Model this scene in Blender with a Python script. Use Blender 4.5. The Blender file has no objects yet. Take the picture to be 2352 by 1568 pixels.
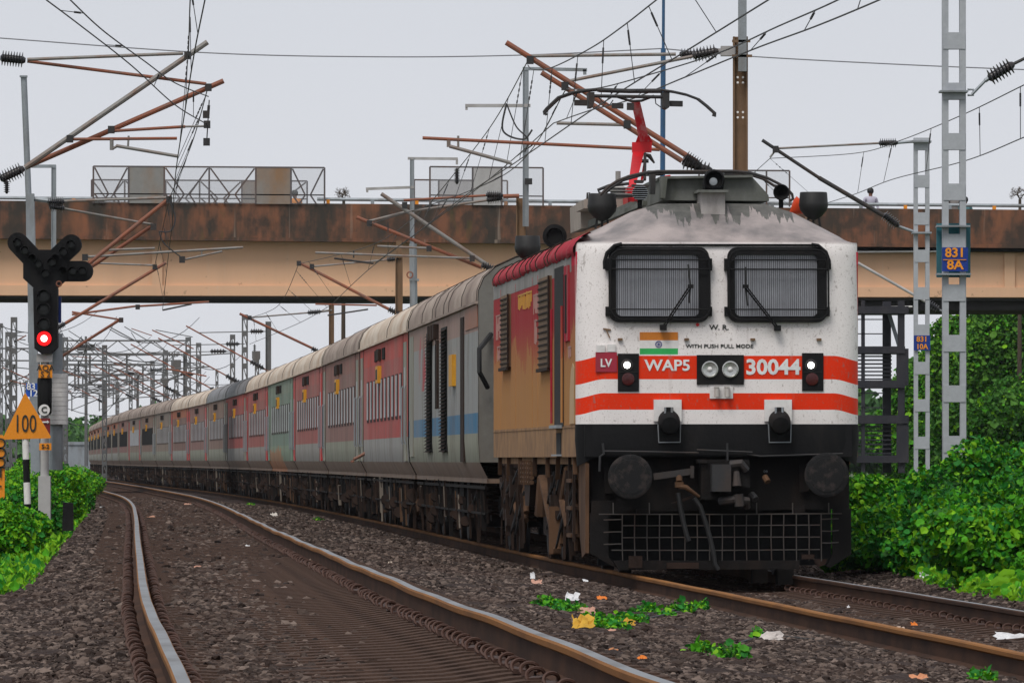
import bpy, bmesh, math, random
import numpy as np
from mathutils import Vector, Matrix
random.seed(7); rng = np.random.default_rng(11)
sc = bpy.context.scene; COL = sc.collection
R = math.radians
# ------------------------------------------------------------------ camera
F = 18700.0; HOR = 1055.0; CX = 1175.5; CY = 783.8; EYE = 1.25
cam = bpy.data.cameras.new('camera'); co = bpy.data.objects.new('camera', cam); COL.objects.link(co)
cam.sensor_width = 36; cam.lens = 36*F/2351; cam.clip_start = 1; cam.clip_end = 6000
TILT = math.atan((HOR-CY)/F)
co.location = (0, 0, EYE); co.rotation_euler = (R(90)+TILT, 0, 0); sc.camera = co
def P(px, py, Y):
    """point at distance Y seen at photo position (px,py)"""
    a = math.atan((CY-py)/F)+TILT
    return Vector(((px-CX)/F*Y, Y, EYE+math.tan(a)*Y))
# ------------------------------------------------------------------ world and sun (overcast)
w = bpy.data.worlds.new('World'); sc.world = w; w.use_nodes = True
nt = w.node_tree; nt.nodes.clear()
out = nt.nodes.new('ShaderNodeOutputWorld'); bg = nt.nodes.new('ShaderNodeBackground')
sky = nt.nodes.new('ShaderNodeTexSky'); sky.sky_type = 'NISHITA'; sky.sun_disc = False
SUN_EL = 55; SUN_AZ = 205
sky.sun_elevation = R(SUN_EL); sky.sun_rotation = R(SUN_AZ); sky.dust_density = 4; sky.air_density = 1.2
tc = nt.nodes.new('ShaderNodeTexCoord'); sep = nt.nodes.new('ShaderNodeSeparateXYZ')
ramp = nt.nodes.new('ShaderNodeValToRGB')
ramp.color_ramp.elements[0].position = 0.0; ramp.color_ramp.elements[0].color = (.76, .775, .82, 1)
ramp.color_ramp.elements[1].position = 0.09; ramp.color_ramp.elements[1].color = (.635, .665, .73, 1)
e = ramp.color_ramp.elements.new(.6); e.color = (.70, .71, .74, 1)
cloud = nt.nodes.new('ShaderNodeTexNoise'); cloud.inputs['Scale'].default_value = 9; cloud.inputs['Detail'].default_value = 3
mulc = nt.nodes.new('ShaderNodeMix'); mulc.data_type = 'RGBA'; mulc.blend_type = 'MULTIPLY'; mulc.inputs[0].default_value = .10
sc10 = nt.nodes.new('ShaderNodeVectorMath'); sc10.operation = 'SCALE'; sc10.inputs['Scale'].default_value = 10
mix = nt.nodes.new('ShaderNodeMix'); mix.data_type = 'RGBA'; mix.inputs[0].default_value = .93
L = nt.links.new
L(tc.outputs['Generated'], sep.inputs[0]); L(sep.outputs['Z'], ramp.inputs[0])
L(tc.outputs['Generated'], cloud.inputs['Vector'])
L(ramp.outputs[0], mulc.inputs[6]); L(cloud.outputs['Fac'], mulc.inputs[7])
L(mulc.outputs[2], sc10.inputs[0]); L(sky.outputs[0], mix.inputs[6]); L(sc10.outputs[0], mix.inputs[7])
L(mix.outputs[2], bg.inputs[0]); bg.inputs[1].default_value = .1; L(bg.outputs[0], out.inputs[0])
sl = bpy.data.lights.new('sun', 'SUN'); so = bpy.data.objects.new('sun', sl); COL.objects.link(so)
sl.energy = 1.9; sl.angle = R(25); sl.color = (1, .96, .9)
sd = Vector((math.sin(R(SUN_AZ))*math.cos(R(SUN_EL)), math.cos(R(SUN_AZ))*math.cos(R(SUN_EL)), math.sin(R(SUN_EL))))
so.rotation_euler = sd.to_track_quat('Z', 'Y').to_euler()
sc.view_settings.view_transform = 'Standard'; sc.view_settings.look = 'None'; sc.view_settings.gamma = 1
sc.view_settings.exposure = 0.12
sc.render.engine = 'CYCLES'
# ------------------------------------------------------------------ materials
def srgb(r, g, b):
    f = lambda c: (c/255/12.92) if c/255 <= .04045 else ((c/255+.055)/1.055)**2.4
    return (f(r), f(g), f(b), 1)
class N:
    """tiny node helper"""
    def __init__(s, name, rough=.7, metal=0, spec=.4):
        s.m = bpy.data.materials.new(name); s.m.use_nodes = True; s.t = s.m.node_tree
        s.b = s.t.nodes['Principled BSDF']; s.b.inputs['Roughness'].default_value = rough
        s.b.inputs['Metallic'].default_value = metal; s.b.inputs['Specular IOR Level'].default_value = spec
    def n(s, k, **kw):
        x = s.t.nodes.new(k)
        for a, v in kw.items(): setattr(x, a, v)
        return x
    def l(s, a, b): s.t.links.new(a, b)
    def coord(s, scale=(1, 1, 1), kind='Object'):
        c = s.n('ShaderNodeTexCoord'); m = s.n('ShaderNodeMapping'); m.inputs['Scale'].default_value = scale
        s.l(c.outputs[kind], m.inputs[0]); return m.outputs[0]
    def noise(s, sc_=5, det=5, scale=(1, 1, 1), lo=.35, hi=.65, rough=.6):
        x = s.n('ShaderNodeTexNoise'); x.inputs['Scale'].default_value = sc_; x.inputs['Detail'].default_value = det
        x.inputs['Roughness'].default_value = rough
        s.l(s.coord(scale), x.inputs['Vector'])
        r = s.n('ShaderNodeMapRange'); r.inputs[1].default_value = lo; r.inputs[2].default_value = hi
        s.l(x.outputs['Fac'], r.inputs[0]); return r.outputs[0]
    def mix(s, f, a, b, blend='MIX'):
        x = s.n('ShaderNodeMix', data_type='RGBA', blend_type=blend)
        for i, v in ((0, f), (6, a), (7, b)):
            if isinstance(v, (tuple, float, int)): x.inputs[i].default_value = v
            else: s.l(v, x.inputs[i])
        return x.outputs[2]
    def math(s, op, a, b=0.0, c=None):
        x = s.n('ShaderNodeMath', operation=op)
        for i, v in ((0, a), (1, b), (2, c)):
            if v is None: continue
            if isinstance(v, (float, int)): x.inputs[i].default_value = v
            else: s.l(v, x.inputs[i])
        return x.outputs[0]
    def bump(s, h, strength=.5, dist=.02):
        x = s.n('ShaderNodeBump'); x.inputs['Strength'].default_value = strength; x.inputs['Distance'].default_value = dist
        s.l(h, x.inputs['Height']); s.l(x.outputs[0], s.b.inputs['Normal'])
    def col(s, v):
        if isinstance(v, tuple): s.b.inputs['Base Color'].default_value = v
        else: s.l(v, s.b.inputs['Base Color'])
        return s.m
def c4(*a): return (*a, 1)
def grimy(name, base, dirt, sc_=3, rough=.65, metal=0, lo=.45, hi=.75, stretch=(1, 1, .35), bump=.15, spec=.4):
    k = N(name, rough, metal, spec)
    f = k.noise(sc_, 6, stretch, lo, hi); g = k.noise(sc_*9, 4, (1, 1, 1), .3, .7)
    c = k.mix(f, base, dirt)
    c = k.mix(k.math('MULTIPLY', g, .25), c, tuple(x*.55 for x in base[:3])+(1,))
    if bump: k.bump(g, bump, .01)
    return k.col(c)
M = {}
M['steel_grey'] = grimy('galvanised_steel', c4(.30, .33, .36), c4(.16, .15, .14), 2, .55, .3)
M['steel_dark'] = grimy('dark_steel', c4(.032, .032, .034), c4(.06, .038, .028), 3, .7, .1)
M['mast_brown'] = grimy('brown_weathered_steel', c4(.20, .115, .06), c4(.09, .06, .04), 2, .75)
M['mast_silver'] = grimy('silver_mast_paint', c4(.40, .42, .45), c4(.26, .28, .33), 1.5, .6, .1, .55, .8)
M['tube_rust'] = grimy('rusty_tube', c4(.26, .085, .045), c4(.15, .10, .08), 4, .7)
M['tube_grey'] = grimy('grey_tube', c4(.23, .22, .21), c4(.20, .10, .06), 3, .6, .2)
M['porcelain'] = grimy('brown_black_porcelain', c4(.03, .03, .035), c4(.06, .045, .04), 5, .3)
M['wire'] = grimy('wire', c4(.03, .03, .035), c4(.05, .045, .04), 5, .6)
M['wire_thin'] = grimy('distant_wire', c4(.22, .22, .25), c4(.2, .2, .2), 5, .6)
M['black'] = grimy('black_paint', c4(.010, .010, .011), c4(.028, .024, .022), 3, .7, 0, .5, .85, (1, 1, .35), .15, .14)
M['black_under'] = grimy('sooty_underframe', c4(.012, .011, .011), c4(.032, .022, .018), 4, .9, 0, .5, .85, (1, 1, .35), .15, .12)
M['rubber'] = grimy('rubber', c4(.012, .012, .013), c4(.03, .03, .03), 6, .6)
M['gear_brown'] = grimy('brake_dust_brown', c4(.036, .022, .017), c4(.014, .011, .010), 4, .85, 0, .45, .75, (1, 1, .35), .15, .15)
M['gear_tan'] = grimy('dusty_tan_gear', c4(.12, .066, .038), c4(.035, .02, .014), 3, .85, 0, .4, .7, (1, 1, .35), .15, .15)
M['dark_void'] = grimy('unlit_interior', c4(.008, .008, .009), c4(.012, .012, .012), 3, .9)
M['red_paint'] = grimy('bright_red_paint', c4(.62, .012, .02), c4(.35, .02, .03), 4, .45, 0, .5, .9)
M['white_paint'] = grimy('white_paint', c4(.74, .72, .71), c4(.45, .42, .40), 3, .5, 0, .55, .9)
M['blue_sign'] = grimy('blue_enamel', c4(.006, .035, .24), c4(.01, .03, .12), 5, .4, 0, .55, .9)
M['blue_pole'] = grimy('blue_pole_paint', c4(.03, .10, .22), c4(.03, .07, .12), 3, .5)
M['teal'] = grimy('teal_panel', c4(.03, .16, .20), c4(.02, .08, .10), 3, .5)
M['orange_sign'] = grimy('orange_sign_paint', c4(.80, .27, .01), c4(.6, .2, .02), 5, .5, 0, .55, .9)
M['orange_letter'] = grimy('orange_lettering', c4(.85, .30, .01), c4(.7, .25, .02), 5, .5)
M['ink'] = grimy('dark_lettering', c4(.02, .025, .02), c4(.04, .04, .04), 5, .5)
M['white_letter'] = grimy('white_lettering', c4(.80, .80, .80), c4(.6, .6, .6), 5, .5)
M['glass'] = grimy('smoky_windscreen', c4(.36, .37, .41), c4(.24, .245, .27), 2, .12, 0, .3, .7, (1, 1, 1), 0, .6)
M['coach_glass'] = grimy('pale_coach_glass', c4(.46, .47, .49), c4(.24, .24, .25), 2, .6, 0, .3, .8, (1, 1, 1), 0, .15)  # pale grey panes, mottled darker
M['coach_glass_dark'] = grimy('dark_coach_glass', c4(.012, .012, .013), c4(.03, .027, .025), 2, .8, 0, .3, .8, (1, 1, 1), 0, .06)
M['chrome'] = grimy('lamp_reflector', c4(.62, .62, .60), c4(.35, .35, .34), 9, .25, .8)
M['skin'] = grimy('skin', c4(.22, .10, .065), c4(.17, .075, .05), 9, .6)
M['yellow_board'] = grimy('yellow_board', c4(.62, .30, .015), c4(.40, .16, .02), 6, .6)
M['flag_orange'] = grimy('flag_orange', c4(.62, .20, .02), c4(.5, .16, .02), 5, .6)
M['flag_green'] = grimy('flag_green', c4(.03, .42, .10), c4(.03, .34, .08), 5, .6)
M['flag_blue'] = grimy('flag_blue', c4(.03, .04, .25), c4(.03, .04, .25), 5, .6)
def emis(name, col, s):
    k = N(name); k.b.inputs['Emission Color'].default_value = col; k.b.inputs['Emission Strength'].default_value = s; return k.col(col)
M['lamp_on'] = emis('lit_white_lamp', c4(1, .98, .9), 9)
M['lamp_red'] = emis('lit_red_lamp', c4(1, .004, .006), 1.6)
M['lamp_red_core'] = emis('lit_red_lamp_core', c4(1, .5, .45), 4)
# locomotive front: white with two orange-red bands that droop at the corners, dirt specks and drips
def face_mat():
    k = N('white_cab_paint_with_orange_bands', .5, 0, .2)
    c = k.n('ShaderNodeTexCoord'); s = k.n('ShaderNodeSeparateXYZ'); k.l(c.outputs['Object'], s.inputs[0])
    ax = k.math('ABSOLUTE', s.outputs[0])
    mr = k.n('ShaderNodeMapRange', interpolation_type='SMOOTHSTEP'); mr.inputs[1].default_value = 1.24; mr.inputs[2].default_value = 1.56
    mr.inputs[3].default_value = 0; mr.inputs[4].default_value = .060; k.l(ax, mr.inputs[0])
    z = k.math('ADD', s.outputs[2], mr.outputs[0])
    def band(a, b):
        return k.math('MULTIPLY', k.math('GREATER_THAN', z, a), k.math('LESS_THAN', z, b))
    m = k.math('ADD', band(2.118, 2.372), band(1.790, 1.968))
    front = k.math('LESS_THAN', s.outputs[1], .55)
    dirt = k.noise(1.6, 6, (1, 1, 1), .45, .8); speck = k.noise(14, 5, (1.6, 1, 1), .60, .68)
    fine = k.noise(60, 3, (1, 1, 1), .58, .70)
    white = k.mix(k.math('MULTIPLY', dirt, .35), c4(.78, .74, .73), c4(.50, .46, .44))
    orange = k.mix(dirt, c4(.74, .030, .001), c4(.62, .032, .003))
    cc = k.mix(m, white, orange)
    cc = k.mix(k.math('MULTIPLY', speck, .55), cc, c4(.20, .16, .14))
    cc = k.mix(k.math('MULTIPLY', fine, .5), cc, c4(.22, .16, .13))
    cc = k.mix(k.math('MULTIPLY', k.noise(7, 5, (1.5, 1, .10), .60, .75), .30), cc, c4(.30, .24, .21))
    # soot near the top of the roof slope: grey with runs
    mr2 = k.n('ShaderNodeMapRange'); mr2.inputs[1].default_value = 3.575; mr2.inputs[2].default_value = 3.61; k.l(s.outputs[2], mr2.inputs[0])
    grime = k.mix(k.noise(2.2, 7, (1, 1, .6), .35, .62), c4(.36, .31, .30), c4(.17, .155, .155))
    cc = k.mix(mr2.outputs[0], cc, grime)
    run = k.noise(4, 5, (2.6, .2, .12), .28, .72)
    lim = k.math('ADD', 3.66, k.math('MULTIPLY', run, .40))
    soot = k.math('MULTIPLY', k.math('GREATER_THAN', s.outputs[2], k.math('ADD', lim, .05)), k.math('LESS_THAN', k.math('ABSOLUTE', k.math('SUBTRACT', s.outputs[0], .08)), .80))
    cc = k.mix(k.math('MULTIPLY', soot, .9), cc, k.mix(k.noise(9, 5, (1, 1, .4), .3, .7), c4(.04, .043, .04), c4(.11, .11, .10)))
    k.bump(speck, .1, .01)
    return k.col(cc)
M['face'] = face_mat()
def side_mat():
    k = N('maroon_to_ochre_side_paint', .9, 0, .05)
    c = k.n('ShaderNodeTexCoord'); s = k.n('ShaderNodeSeparateXYZ'); k.l(c.outputs['Object'], s.inputs[0])
    mr = k.n('ShaderNodeMapRange', interpolation_type='SMOOTHSTEP'); mr.inputs[1].default_value = 2.0; mr.inputs[2].default_value = 2.95
    k.l(s.outputs[2], mr.inputs[0])
    base = k.mix(mr.outputs[0], c4(.40, .19, .07), c4(.33, .035, .045))
    # painted flames
    fl = k.noise(1.2, 3, (1, .9, .12), .1, .9)
    th = k.math('ADD', 1.75, k.math('MULTIPLY', fl, 1.5))
    flame = k.math('LESS_THAN', s.outputs[2], th)
    cc = k.mix(k.math('MULTIPLY', flame, .6), base, c4(.42, .22, .085))
    cc = k.mix(k.math('MULTIPLY', k.noise(2.5, 5, (1, 3, .15), .4, .75), .35), cc, c4(.28, .16, .12))
    low = k.math('LESS_THAN', s.outputs[2], 1.63)
    cc = k.mix(low, cc, k.mix(k.noise(3, 5), c4(.33, .20, .11), c4(.22, .14, .09)))
    top = k.math('GREATER_THAN', s.outputs[2], 3.36)
    cc = k.mix(top, cc, c4(.50, .03, .06))
    k.bump(k.noise(1.4, 2, (1, .5, 1)), .25, .02)
    return k.col(cc)
M['side'] = side_mat()
M['loco_roof'] = grimy('sooty_grey_roof', c4(.26, .25, .24), c4(.12, .11, .10), 2, .8)
M['roof_box'] = grimy('mossy_grey_roof_box', c4(.16, .165, .155), c4(.07, .075, .06), 3.5, .85, 0, .35, .7)
M['red_cover'] = grimy('faded_red_cantrail', c4(.36, .022, .04), c4(.30, .15, .135), 2.5, .8, 0, .5, .8, (1, 1, .35), .15, .1)
def coach_mat(name, top, band, low, skirt=c4(.20, .14, .105), z1=1.62, z2=2.95, blue=False, stain=False):
    k = N(name, .7, 0, .12)
    c = k.n('ShaderNodeTexCoord'); s = k.n('ShaderNodeSeparateXYZ'); k.l(c.outputs['Object'], s.inputs[0])
    z = s.outputs[2]
    cc = k.mix(k.math('GREATER_THAN', z, z1), low, band)
    cc = k.mix(k.math('GREATER_THAN', z, z2), cc, top)
    if blue:
        b = k.math('MULTIPLY', k.math('GREATER_THAN', z, 1.60), k.math('LESS_THAN', z, 1.87))
        cc = k.mix(b, cc, c4(.05, .18, .32))
        pink = k.noise(.9, 2, (1, .5, .6), .64, .70)
        cc = k.mix(k.math('MULTIPLY', pink, k.math('GREATER_THAN', z, 2.3)), cc, c4(.45, .06, .08))
    cc = k.mix(k.math('LESS_THAN', z, 1.215), cc, skirt)
    if stain:
        fst = k.math('MULTIPLY', k.math('GREATER_THAN', k.math('SUBTRACT', s.outputs[1], k.math('MULTIPLY', k.noise(1, 4, (1, .5, 2), .2, .8), 7.0)), 6.0), k.math('LESS_THAN', k.math('ADD', z, k.math('MULTIPLY', k.noise(1.5, 4, (1, .5, 1), .2, .8), .5)), 1.75))
        cc = k.mix(k.math('MULTIPLY', fst, .7), cc, c4(.46, .17, .06))
    streak = k.noise(4, 5, (1, 2.2, .10), .42, .75)
    cc = k.mix(k.math('MULTIPLY', streak, .45), cc, c4(.20, .16, .14))
    cloud = k.noise(.8, 4, (1, .5, 1), .4, .7)
    cc = k.mix(k.math('MULTIPLY', cloud, .25), cc, c4(.34, .30, .27))
    spots = k.noise(2.2, 6, (1, .6, .35), .52, .62)
    cc = k.mix(k.math('MULTIPLY', spots, .35), cc, c4(.12, .09, .07))
    k.bump(streak, .1, .01)
    return k.col(cc)
M['coach_roof'] = grimy('dusty_beige_roof', c4(.40, .33, .285), c4(.20, .15, .13), 1.3, .8, 0, .35, .7, (1, .4, 1), .15, .1)
M['rail_top'] = grimy('polished_rail_head', c4(.21, .22, .235), c4(.08, .07, .065), 3, .5, .4, .40, .75, (1, .25, 1), 0)
M['rail_edge'] = grimy('rusty_rail_head', c4(.26, .115, .035), c4(.11, .05, .025), 3, .8, 0, .4, .8, (1, .2, 1), 0, .1)
M['rail_web'] = grimy('dark_rusty_rail_web', c4(.075, .038, .024), c4(.03, .018, .014), 4, .9, 0, .35, .7, (1, .3, 1), .15, .1)
M['rust_dark'] = grimy('rusty_rail_clip', c4(.075, .036, .026), c4(.03, .018, .015), 9, .65, .2)
M['sleeper'] = grimy('dirty_concrete_sleeper', c4(.125, .078, .06), c4(.03, .021, .018), 6, .95, 0, .3, .65, (1, 4, 1), .3, .05)
def ballast_mat():
    k = N('ballast', .95, 0, .15)
    v = k.n('ShaderNodeTexVoronoi'); v.inputs['Scale'].default_value = 17; k.l(k.coord(), v.inputs['Vector'])
    f = k.noise(1.2, 5, (1, .5, 1), .35, .65)
    a = k.mix(v.outputs['Color'], c4(.020, .012, .010), c4(.058, .040, .034))
    c = k.mix(k.math('MULTIPLY', f, .5), a, c4(.035, .02, .017))
    k.bump(v.outputs['Distance'], 1.0, .05)
    return k.col(c)
M['ballast'] = ballast_mat()
def stone_mat(name, a, b):
    k = N(name, .9, 0, .2)
    g = k.n('ShaderNodeNewGeometry'); 
    c = k.mix(k.math('POWER', g.outputs['Random Per Island'], 2.4), a, b)
    c = k.mix(k.math('MULTIPLY', k.noise(.7, 4, (1, .35, 1), .35, .65), .55), c, c4(.045, .026, .02))
    k.bump(k.noise(45, 3, (1, 1, 1), .2, .8), .5, .01)
    return k.col(c)
M['stone'] = stone_mat('ballast_stones', c4(.019, .013, .011), c4(.21, .160, .135))
M['earth'] = grimy('damp_earth_and_weeds', c4(.07, .06, .035), c4(.04, .10, .02), 1.5, .95, 0, .35, .6, (1, .5, 1))
def leaf_mat(name, a, b, sc_=1.2, rough=.65, tr=.15):
    k = N(name, rough, 0, .2)
    g = k.n('ShaderNodeNewGeometry')
    c = k.mix(k.noise(sc_, 3, (1, 1, 1), .35, .65), a, b)
    c = k.mix(k.math('MULTIPLY', g.outputs['Random Per Island'], .5), c, tuple(min(1, x*1.5) for x in b[:3])+(1,))
    k.col(c)
    t = k.n('ShaderNodeBsdfTranslucent'); k.l(c, t.inputs[0]); mx = k.n('ShaderNodeMixShader'); mx.inputs[0].default_value = tr
    o = k.t.nodes['Material Output']; k.l(k.b.outputs[0], mx.inputs[1]); k.l(t.outputs[0], mx.inputs[2]); k.l(mx.outputs[0], o.inputs[0])
    return k.m
M['leaf_bright'] = leaf_mat('bright_leaves', c4(.020, .14, .006), c4(.075, .31, .010))
M['leaf_vine'] = leaf_mat('broad_vine_leaves', c4(.008, .07, .010), c4(.022, .19, .022))
M['leaf_dark'] = leaf_mat('dark_leaves', c4(.008, .05, .008), c4(.03, .12, .01))
M['leaf_yellow'] = leaf_mat('yellow_green_leaves', c4(.09, .25, .006), c4(.19, .42, .010))
M['leaf_tree'] = leaf_mat('tree_leaves', c4(.016, .075, .010), c4(.085, .215, .02), .35)
M['leaf_far'] = leaf_mat('distant_leaves', c4(.03, .09, .03), c4(.07, .15, .05), .15)
M['bark'] = grimy('bark', c4(.10, .075, .055), c4(.05, .04, .03), 5, .9)
def bridge_mats():
    k = N('tan_painted_girder', .8, 0, .2)
    f = k.noise(.25, 4, (1, 1, .6), .35, .7); g = k.noise(.8, 5, (1, 1, .08), .5, .75)
    c = k.mix(k.math('MULTIPLY', f, .35), c4(.70, .44, .28), c4(.62, .38, .24)); c = k.mix(k.math('MULTIPLY', g, .25), c, c4(.36, .25, .18)); c = k.mix(k.math('MULTIPLY', k.noise(6, 4, (1, 1, .06), .60, .72), .25), c, c4(.62, .48, .36)); c = k.mix(k.math('MULTIPLY', k.noise(3.5, 6, (1, 1, 1), .66, .72), .5), c, c4(.12, .08, .06))
    M['girder'] = k.col(c)
    k = N('rust_and_mould_stained_parapet', .9, 0, .15)
    a = k.noise(1.1, 6, (1, 1, 1.2), .40, .62); b = k.noise(2.4, 6, (1, 1, .14), .40, .60); d = k.noise(.9, 5, (1, 1, .5), .56, .70)
    tcz = k.n('ShaderNodeTexCoord'); sz = k.n('ShaderNodeSeparateXYZ'); k.l(tcz.outputs['Object'], sz.inputs[0])
    zz = k.math('ADD', sz.outputs[2], k.math('MULTIPLY', sz.outputs[0], .0085)); low = k.n('ShaderNodeMapRange', interpolation_type='SMOOTHSTEP'); low.inputs[1].default_value = 8.95; low.inputs[2].default_value = 8.55
    k.l(k.math('ADD', zz, k.math('MULTIPLY', a, .35)), low.inputs[0])
    up = k.mix(b, c4(.13, .11, .09), c4(.045, .043, .040)); dn = k.mix(b, c4(.20, .09, .055), c4(.08, .055, .042))
    c = k.mix(low.outputs[0], up, dn)
    c = k.mix(k.math('MULTIPLY', k.noise(1.0, 6, (1, 1, .8), .44, .56), .75), c, c4(.038, .038, .034))
    c = k.mix(k.math('MULTIPLY', d, .5), c, c4(.30, .12, .06))
    c = k.mix(k.math('MULTIPLY', k.noise(3, 3, (1, 1, .05), .66, .74), .5), c, c4(.38, .30, .24))
    c = k.mix(k.math('MULTIPLY', k.noise(1.1, 3, (1, 1, .3), .66, .74), .5), c, c4(.07, .09, .03))
    M['parapet'] = k.col(c)
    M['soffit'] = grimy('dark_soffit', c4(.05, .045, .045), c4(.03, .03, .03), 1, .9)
    k = N('wire_mesh_screen', .6); k.b.inputs['Alpha'].default_value = .28; k.col(c4(.35, .36, .38)); M['mesh'] = k.m
    M['frame_dark'] = grimy('weathered_frame_steel', c4(.10, .09, .095), c4(.14, .08, .055), 2, .7)
    M['sheet'] = grimy('stained_grey_sheet', c4(.24, .235, .225), c4(.26, .15, .08), .7, .8, 0, .45, .7)
    M['sheet_pale'] = grimy('pale_scuffed_sheet', c4(.42, .41, .41), c4(.24, .22, .21), 1.2, .8)
bridge_mats()
# ------------------------------------------------------------------ mesh builder
class MB:
    def __init__(s): s.v = []; s.f = []; s.mi = []; s.cur = 0
    def add(s, vs, fs):
        o = len(s.v); s.v += [tuple(v) for v in vs]; s.f += [tuple(i+o for i in f) for f in fs]; s.mi += [s.cur]*len(fs); return s
    def box(s, x0, x1, y0, y1, z0, z1):
        return s.add([(x0,y0,z0),(x1,y0,z0),(x1,y1,z0),(x0,y1,z0),(x0,y0,z1),(x1,y0,z1),(x1,y1,z1),(x0,y1,z1)],
                     [(3,2,1,0),(4,5,6,7),(0,1,5,4),(1,2,6,5),(2,3,7,6),(3,0,4,7)])
    def tube(s, pts, r, n=8, cap=True):
        pts = [Vector(p) for p in pts]; rs = r if isinstance(r, (list, tuple)) else [r]*len(pts)
        vs = []; fs = []
        up = None
        for i, p in enumerate(pts):
            a = pts[max(0, i-1)]; b = pts[min(len(pts)-1, i+1)]; d = (b-a)
            if d.length < 1e-9: d = Vector((0, 0, 1))
            d.normalize()
            if up is None:
                up = Vector((0, 0, 1)) if abs(d.z) < .9 else Vector((0, 1, 0))
            x = up.cross(d)
            if x.length < 1e-6: x = Vector((1, 0, 0)).cross(d)
            x.normalize(); y = d.cross(x); up = y
            for k in range(n):
                t = 2*math.pi*k/n; vs.append(p+(x*math.cos(t)+y*math.sin(t))*rs[i])
        for i in range(len(pts)-1):
            for k in range(n): fs.append((i*n+k, i*n+(k+1)%n, (i+1)*n+(k+1)%n, (i+1)*n+k))
        if cap: fs += [tuple(range(n))[::-1], tuple(range((len(pts)-1)*n, len(pts)*n))]
        return s.add(vs, fs)
    def bar(s, a, b, w, h=None):
        a = Vector(a); b = Vector(b); h = h or w; d = (b-a).normalized()
        up = Vector((0, 0, 1)) if abs(d.z) < .95 else Vector((0, 1, 0))
        x = up.cross(d).normalized()*w/2; y = d.cross(up.cross(d).normalized())*h/2
        return s.add([a-x-y, a+x-y, a+x+y, a-x+y, b-x-y, b+x-y, b+x+y, b-x+y],
                     [(0,1,2,3),(7,6,5,4),(0,4,5,1),(1,5,6,2),(2,6,7,3),(3,7,4,0)])
    def prism(s, poly, a0, a1, axis='y'):
        """poly in the two other axes, extruded along axis"""
        n = len(poly)
        def mk(p, a): return {'y': (p[0], a, p[1]), 'x': (a, p[0], p[1]), 'z': (p[0], p[1], a)}[axis]
        vs = [mk(p, a0) for p in poly]+[mk(p, a1) for p in poly]
        return s.add(vs, [tuple(range(n)), tuple(range(2*n-1, n-1, -1))]+[(i, i+n, (i+1)%n+n, (i+1)%n) for i in range(n)])
    def lathe(s, base, axis, prof, n=16):
        base = Vector(base); d = Vector(axis).normalized()
        up = Vector((0, 0, 1)) if abs(d.z) < .9 else Vector((0, 1, 0))
        x = up.cross(d).normalized(); y = d.cross(x); vs = []; fs = []
        for r, h in prof:
            for k in range(n):
                t = 2*math.pi*k/n; vs.append(base+d*h+(x*math.cos(t)+y*math.sin(t))*max(r, 1e-4))
        for i in range(len(prof)-1):
            for k in range(n): fs.append((i*n+k, i*n+(k+1)%n, (i+1)*n+(k+1)%n, (i+1)*n+k))
        fs += [tuple(range(n))[::-1], tuple(range((len(prof)-1)*n, len(prof)*n))]
        return s.add(vs, fs)
    def insul(s, a, b, r, n=7, core=.45):
        a = Vector(a); b = Vector(b); d = b-a; Ln = d.length; prof = [(r*.3, 0)]
        for i in range(n):
            t0 = Ln*(.06+.88*i/n); dt = Ln*.88/n
            prof += [(r*core, t0), (r, t0+dt*.25), (r*.96, t0+dt*.4), (r*core, t0+dt*.55)]
        prof += [(r*.3, Ln)]
        return s.lathe(a, d, prof, 12)
    def mesh(s, name, mats, smooth=False, inv=None):
        me = bpy.data.meshes.new(name)
        vs = s.v if inv is None else [tuple(inv @ Vector(v)) for v in s.v]
        me.from_pydata(vs, [], s.f)
        for m in mats: me.materials.append(M[m] if isinstance(m, str) else m)
        if len(mats) > 1: me.polygons.foreach_set('material_index', s.mi)
        bm = bmesh.new(); bm.from_mesh(me); bmesh.ops.recalc_face_normals(bm, faces=bm.faces); bm.to_mesh(me); bm.free()
        if smooth:
            me.polygons.foreach_set('use_smooth', [True]*len(me.polygons))
            try: me.set_sharp_from_angle(angle=R(40))
            except Exception: pass
        me.update(); return me
def link(name, me, parent=None):
    o = bpy.data.objects.new(name, me); COL.objects.link(o)
    if parent is not None: o.parent = parent
    return o
def tag(o, label=None, cat=None, group=None, kind=None):
    if label: o['label'] = label
    if cat: o['category'] = cat
    if group: o['group'] = group
    if kind: o['kind'] = kind
    return o
def thing(name, label, cat, loc=(0, 0, 0), rz=0, group=None):
    o = bpy.data.objects.new(name, None); COL.objects.link(o); o.location = loc; o.rotation_euler = (0, 0, rz)
    o.empty_display_size = .2; return tag(o, label, cat, group)
def part(name, mb, mats, parent, W=False, smooth=True):
    """W: builder coordinates are world coordinates, else the parent's own"""
    if isinstance(mats, (str, bpy.types.Material)): mats = [mats]
    inv = None
    if W:
        q = parent; mat = Matrix.Identity(4); chain = []
        while q is not None: chain.append(q); q = q.parent
        for q in reversed(chain): mat = mat @ q.matrix_basis
        inv = mat.inverted()
    return link(name, mb.mesh(name, mats, smooth, inv), parent)
def single(name, mb, mats, label, cat, group=None, smooth=True, kind=None):
    if isinstance(mats, (str, bpy.types.Material)): mats = [mats]
    vs = mb.v; n = len(vs); c = Vector((sum(v[0] for v in vs)/n, sum(v[1] for v in vs)/n, min(v[2] for v in vs)))
    o = link(name, mb.mesh(name, mats, smooth, Matrix.Translation(-c))); o.location = c
    return tag(o, label, cat, group, kind)
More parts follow.
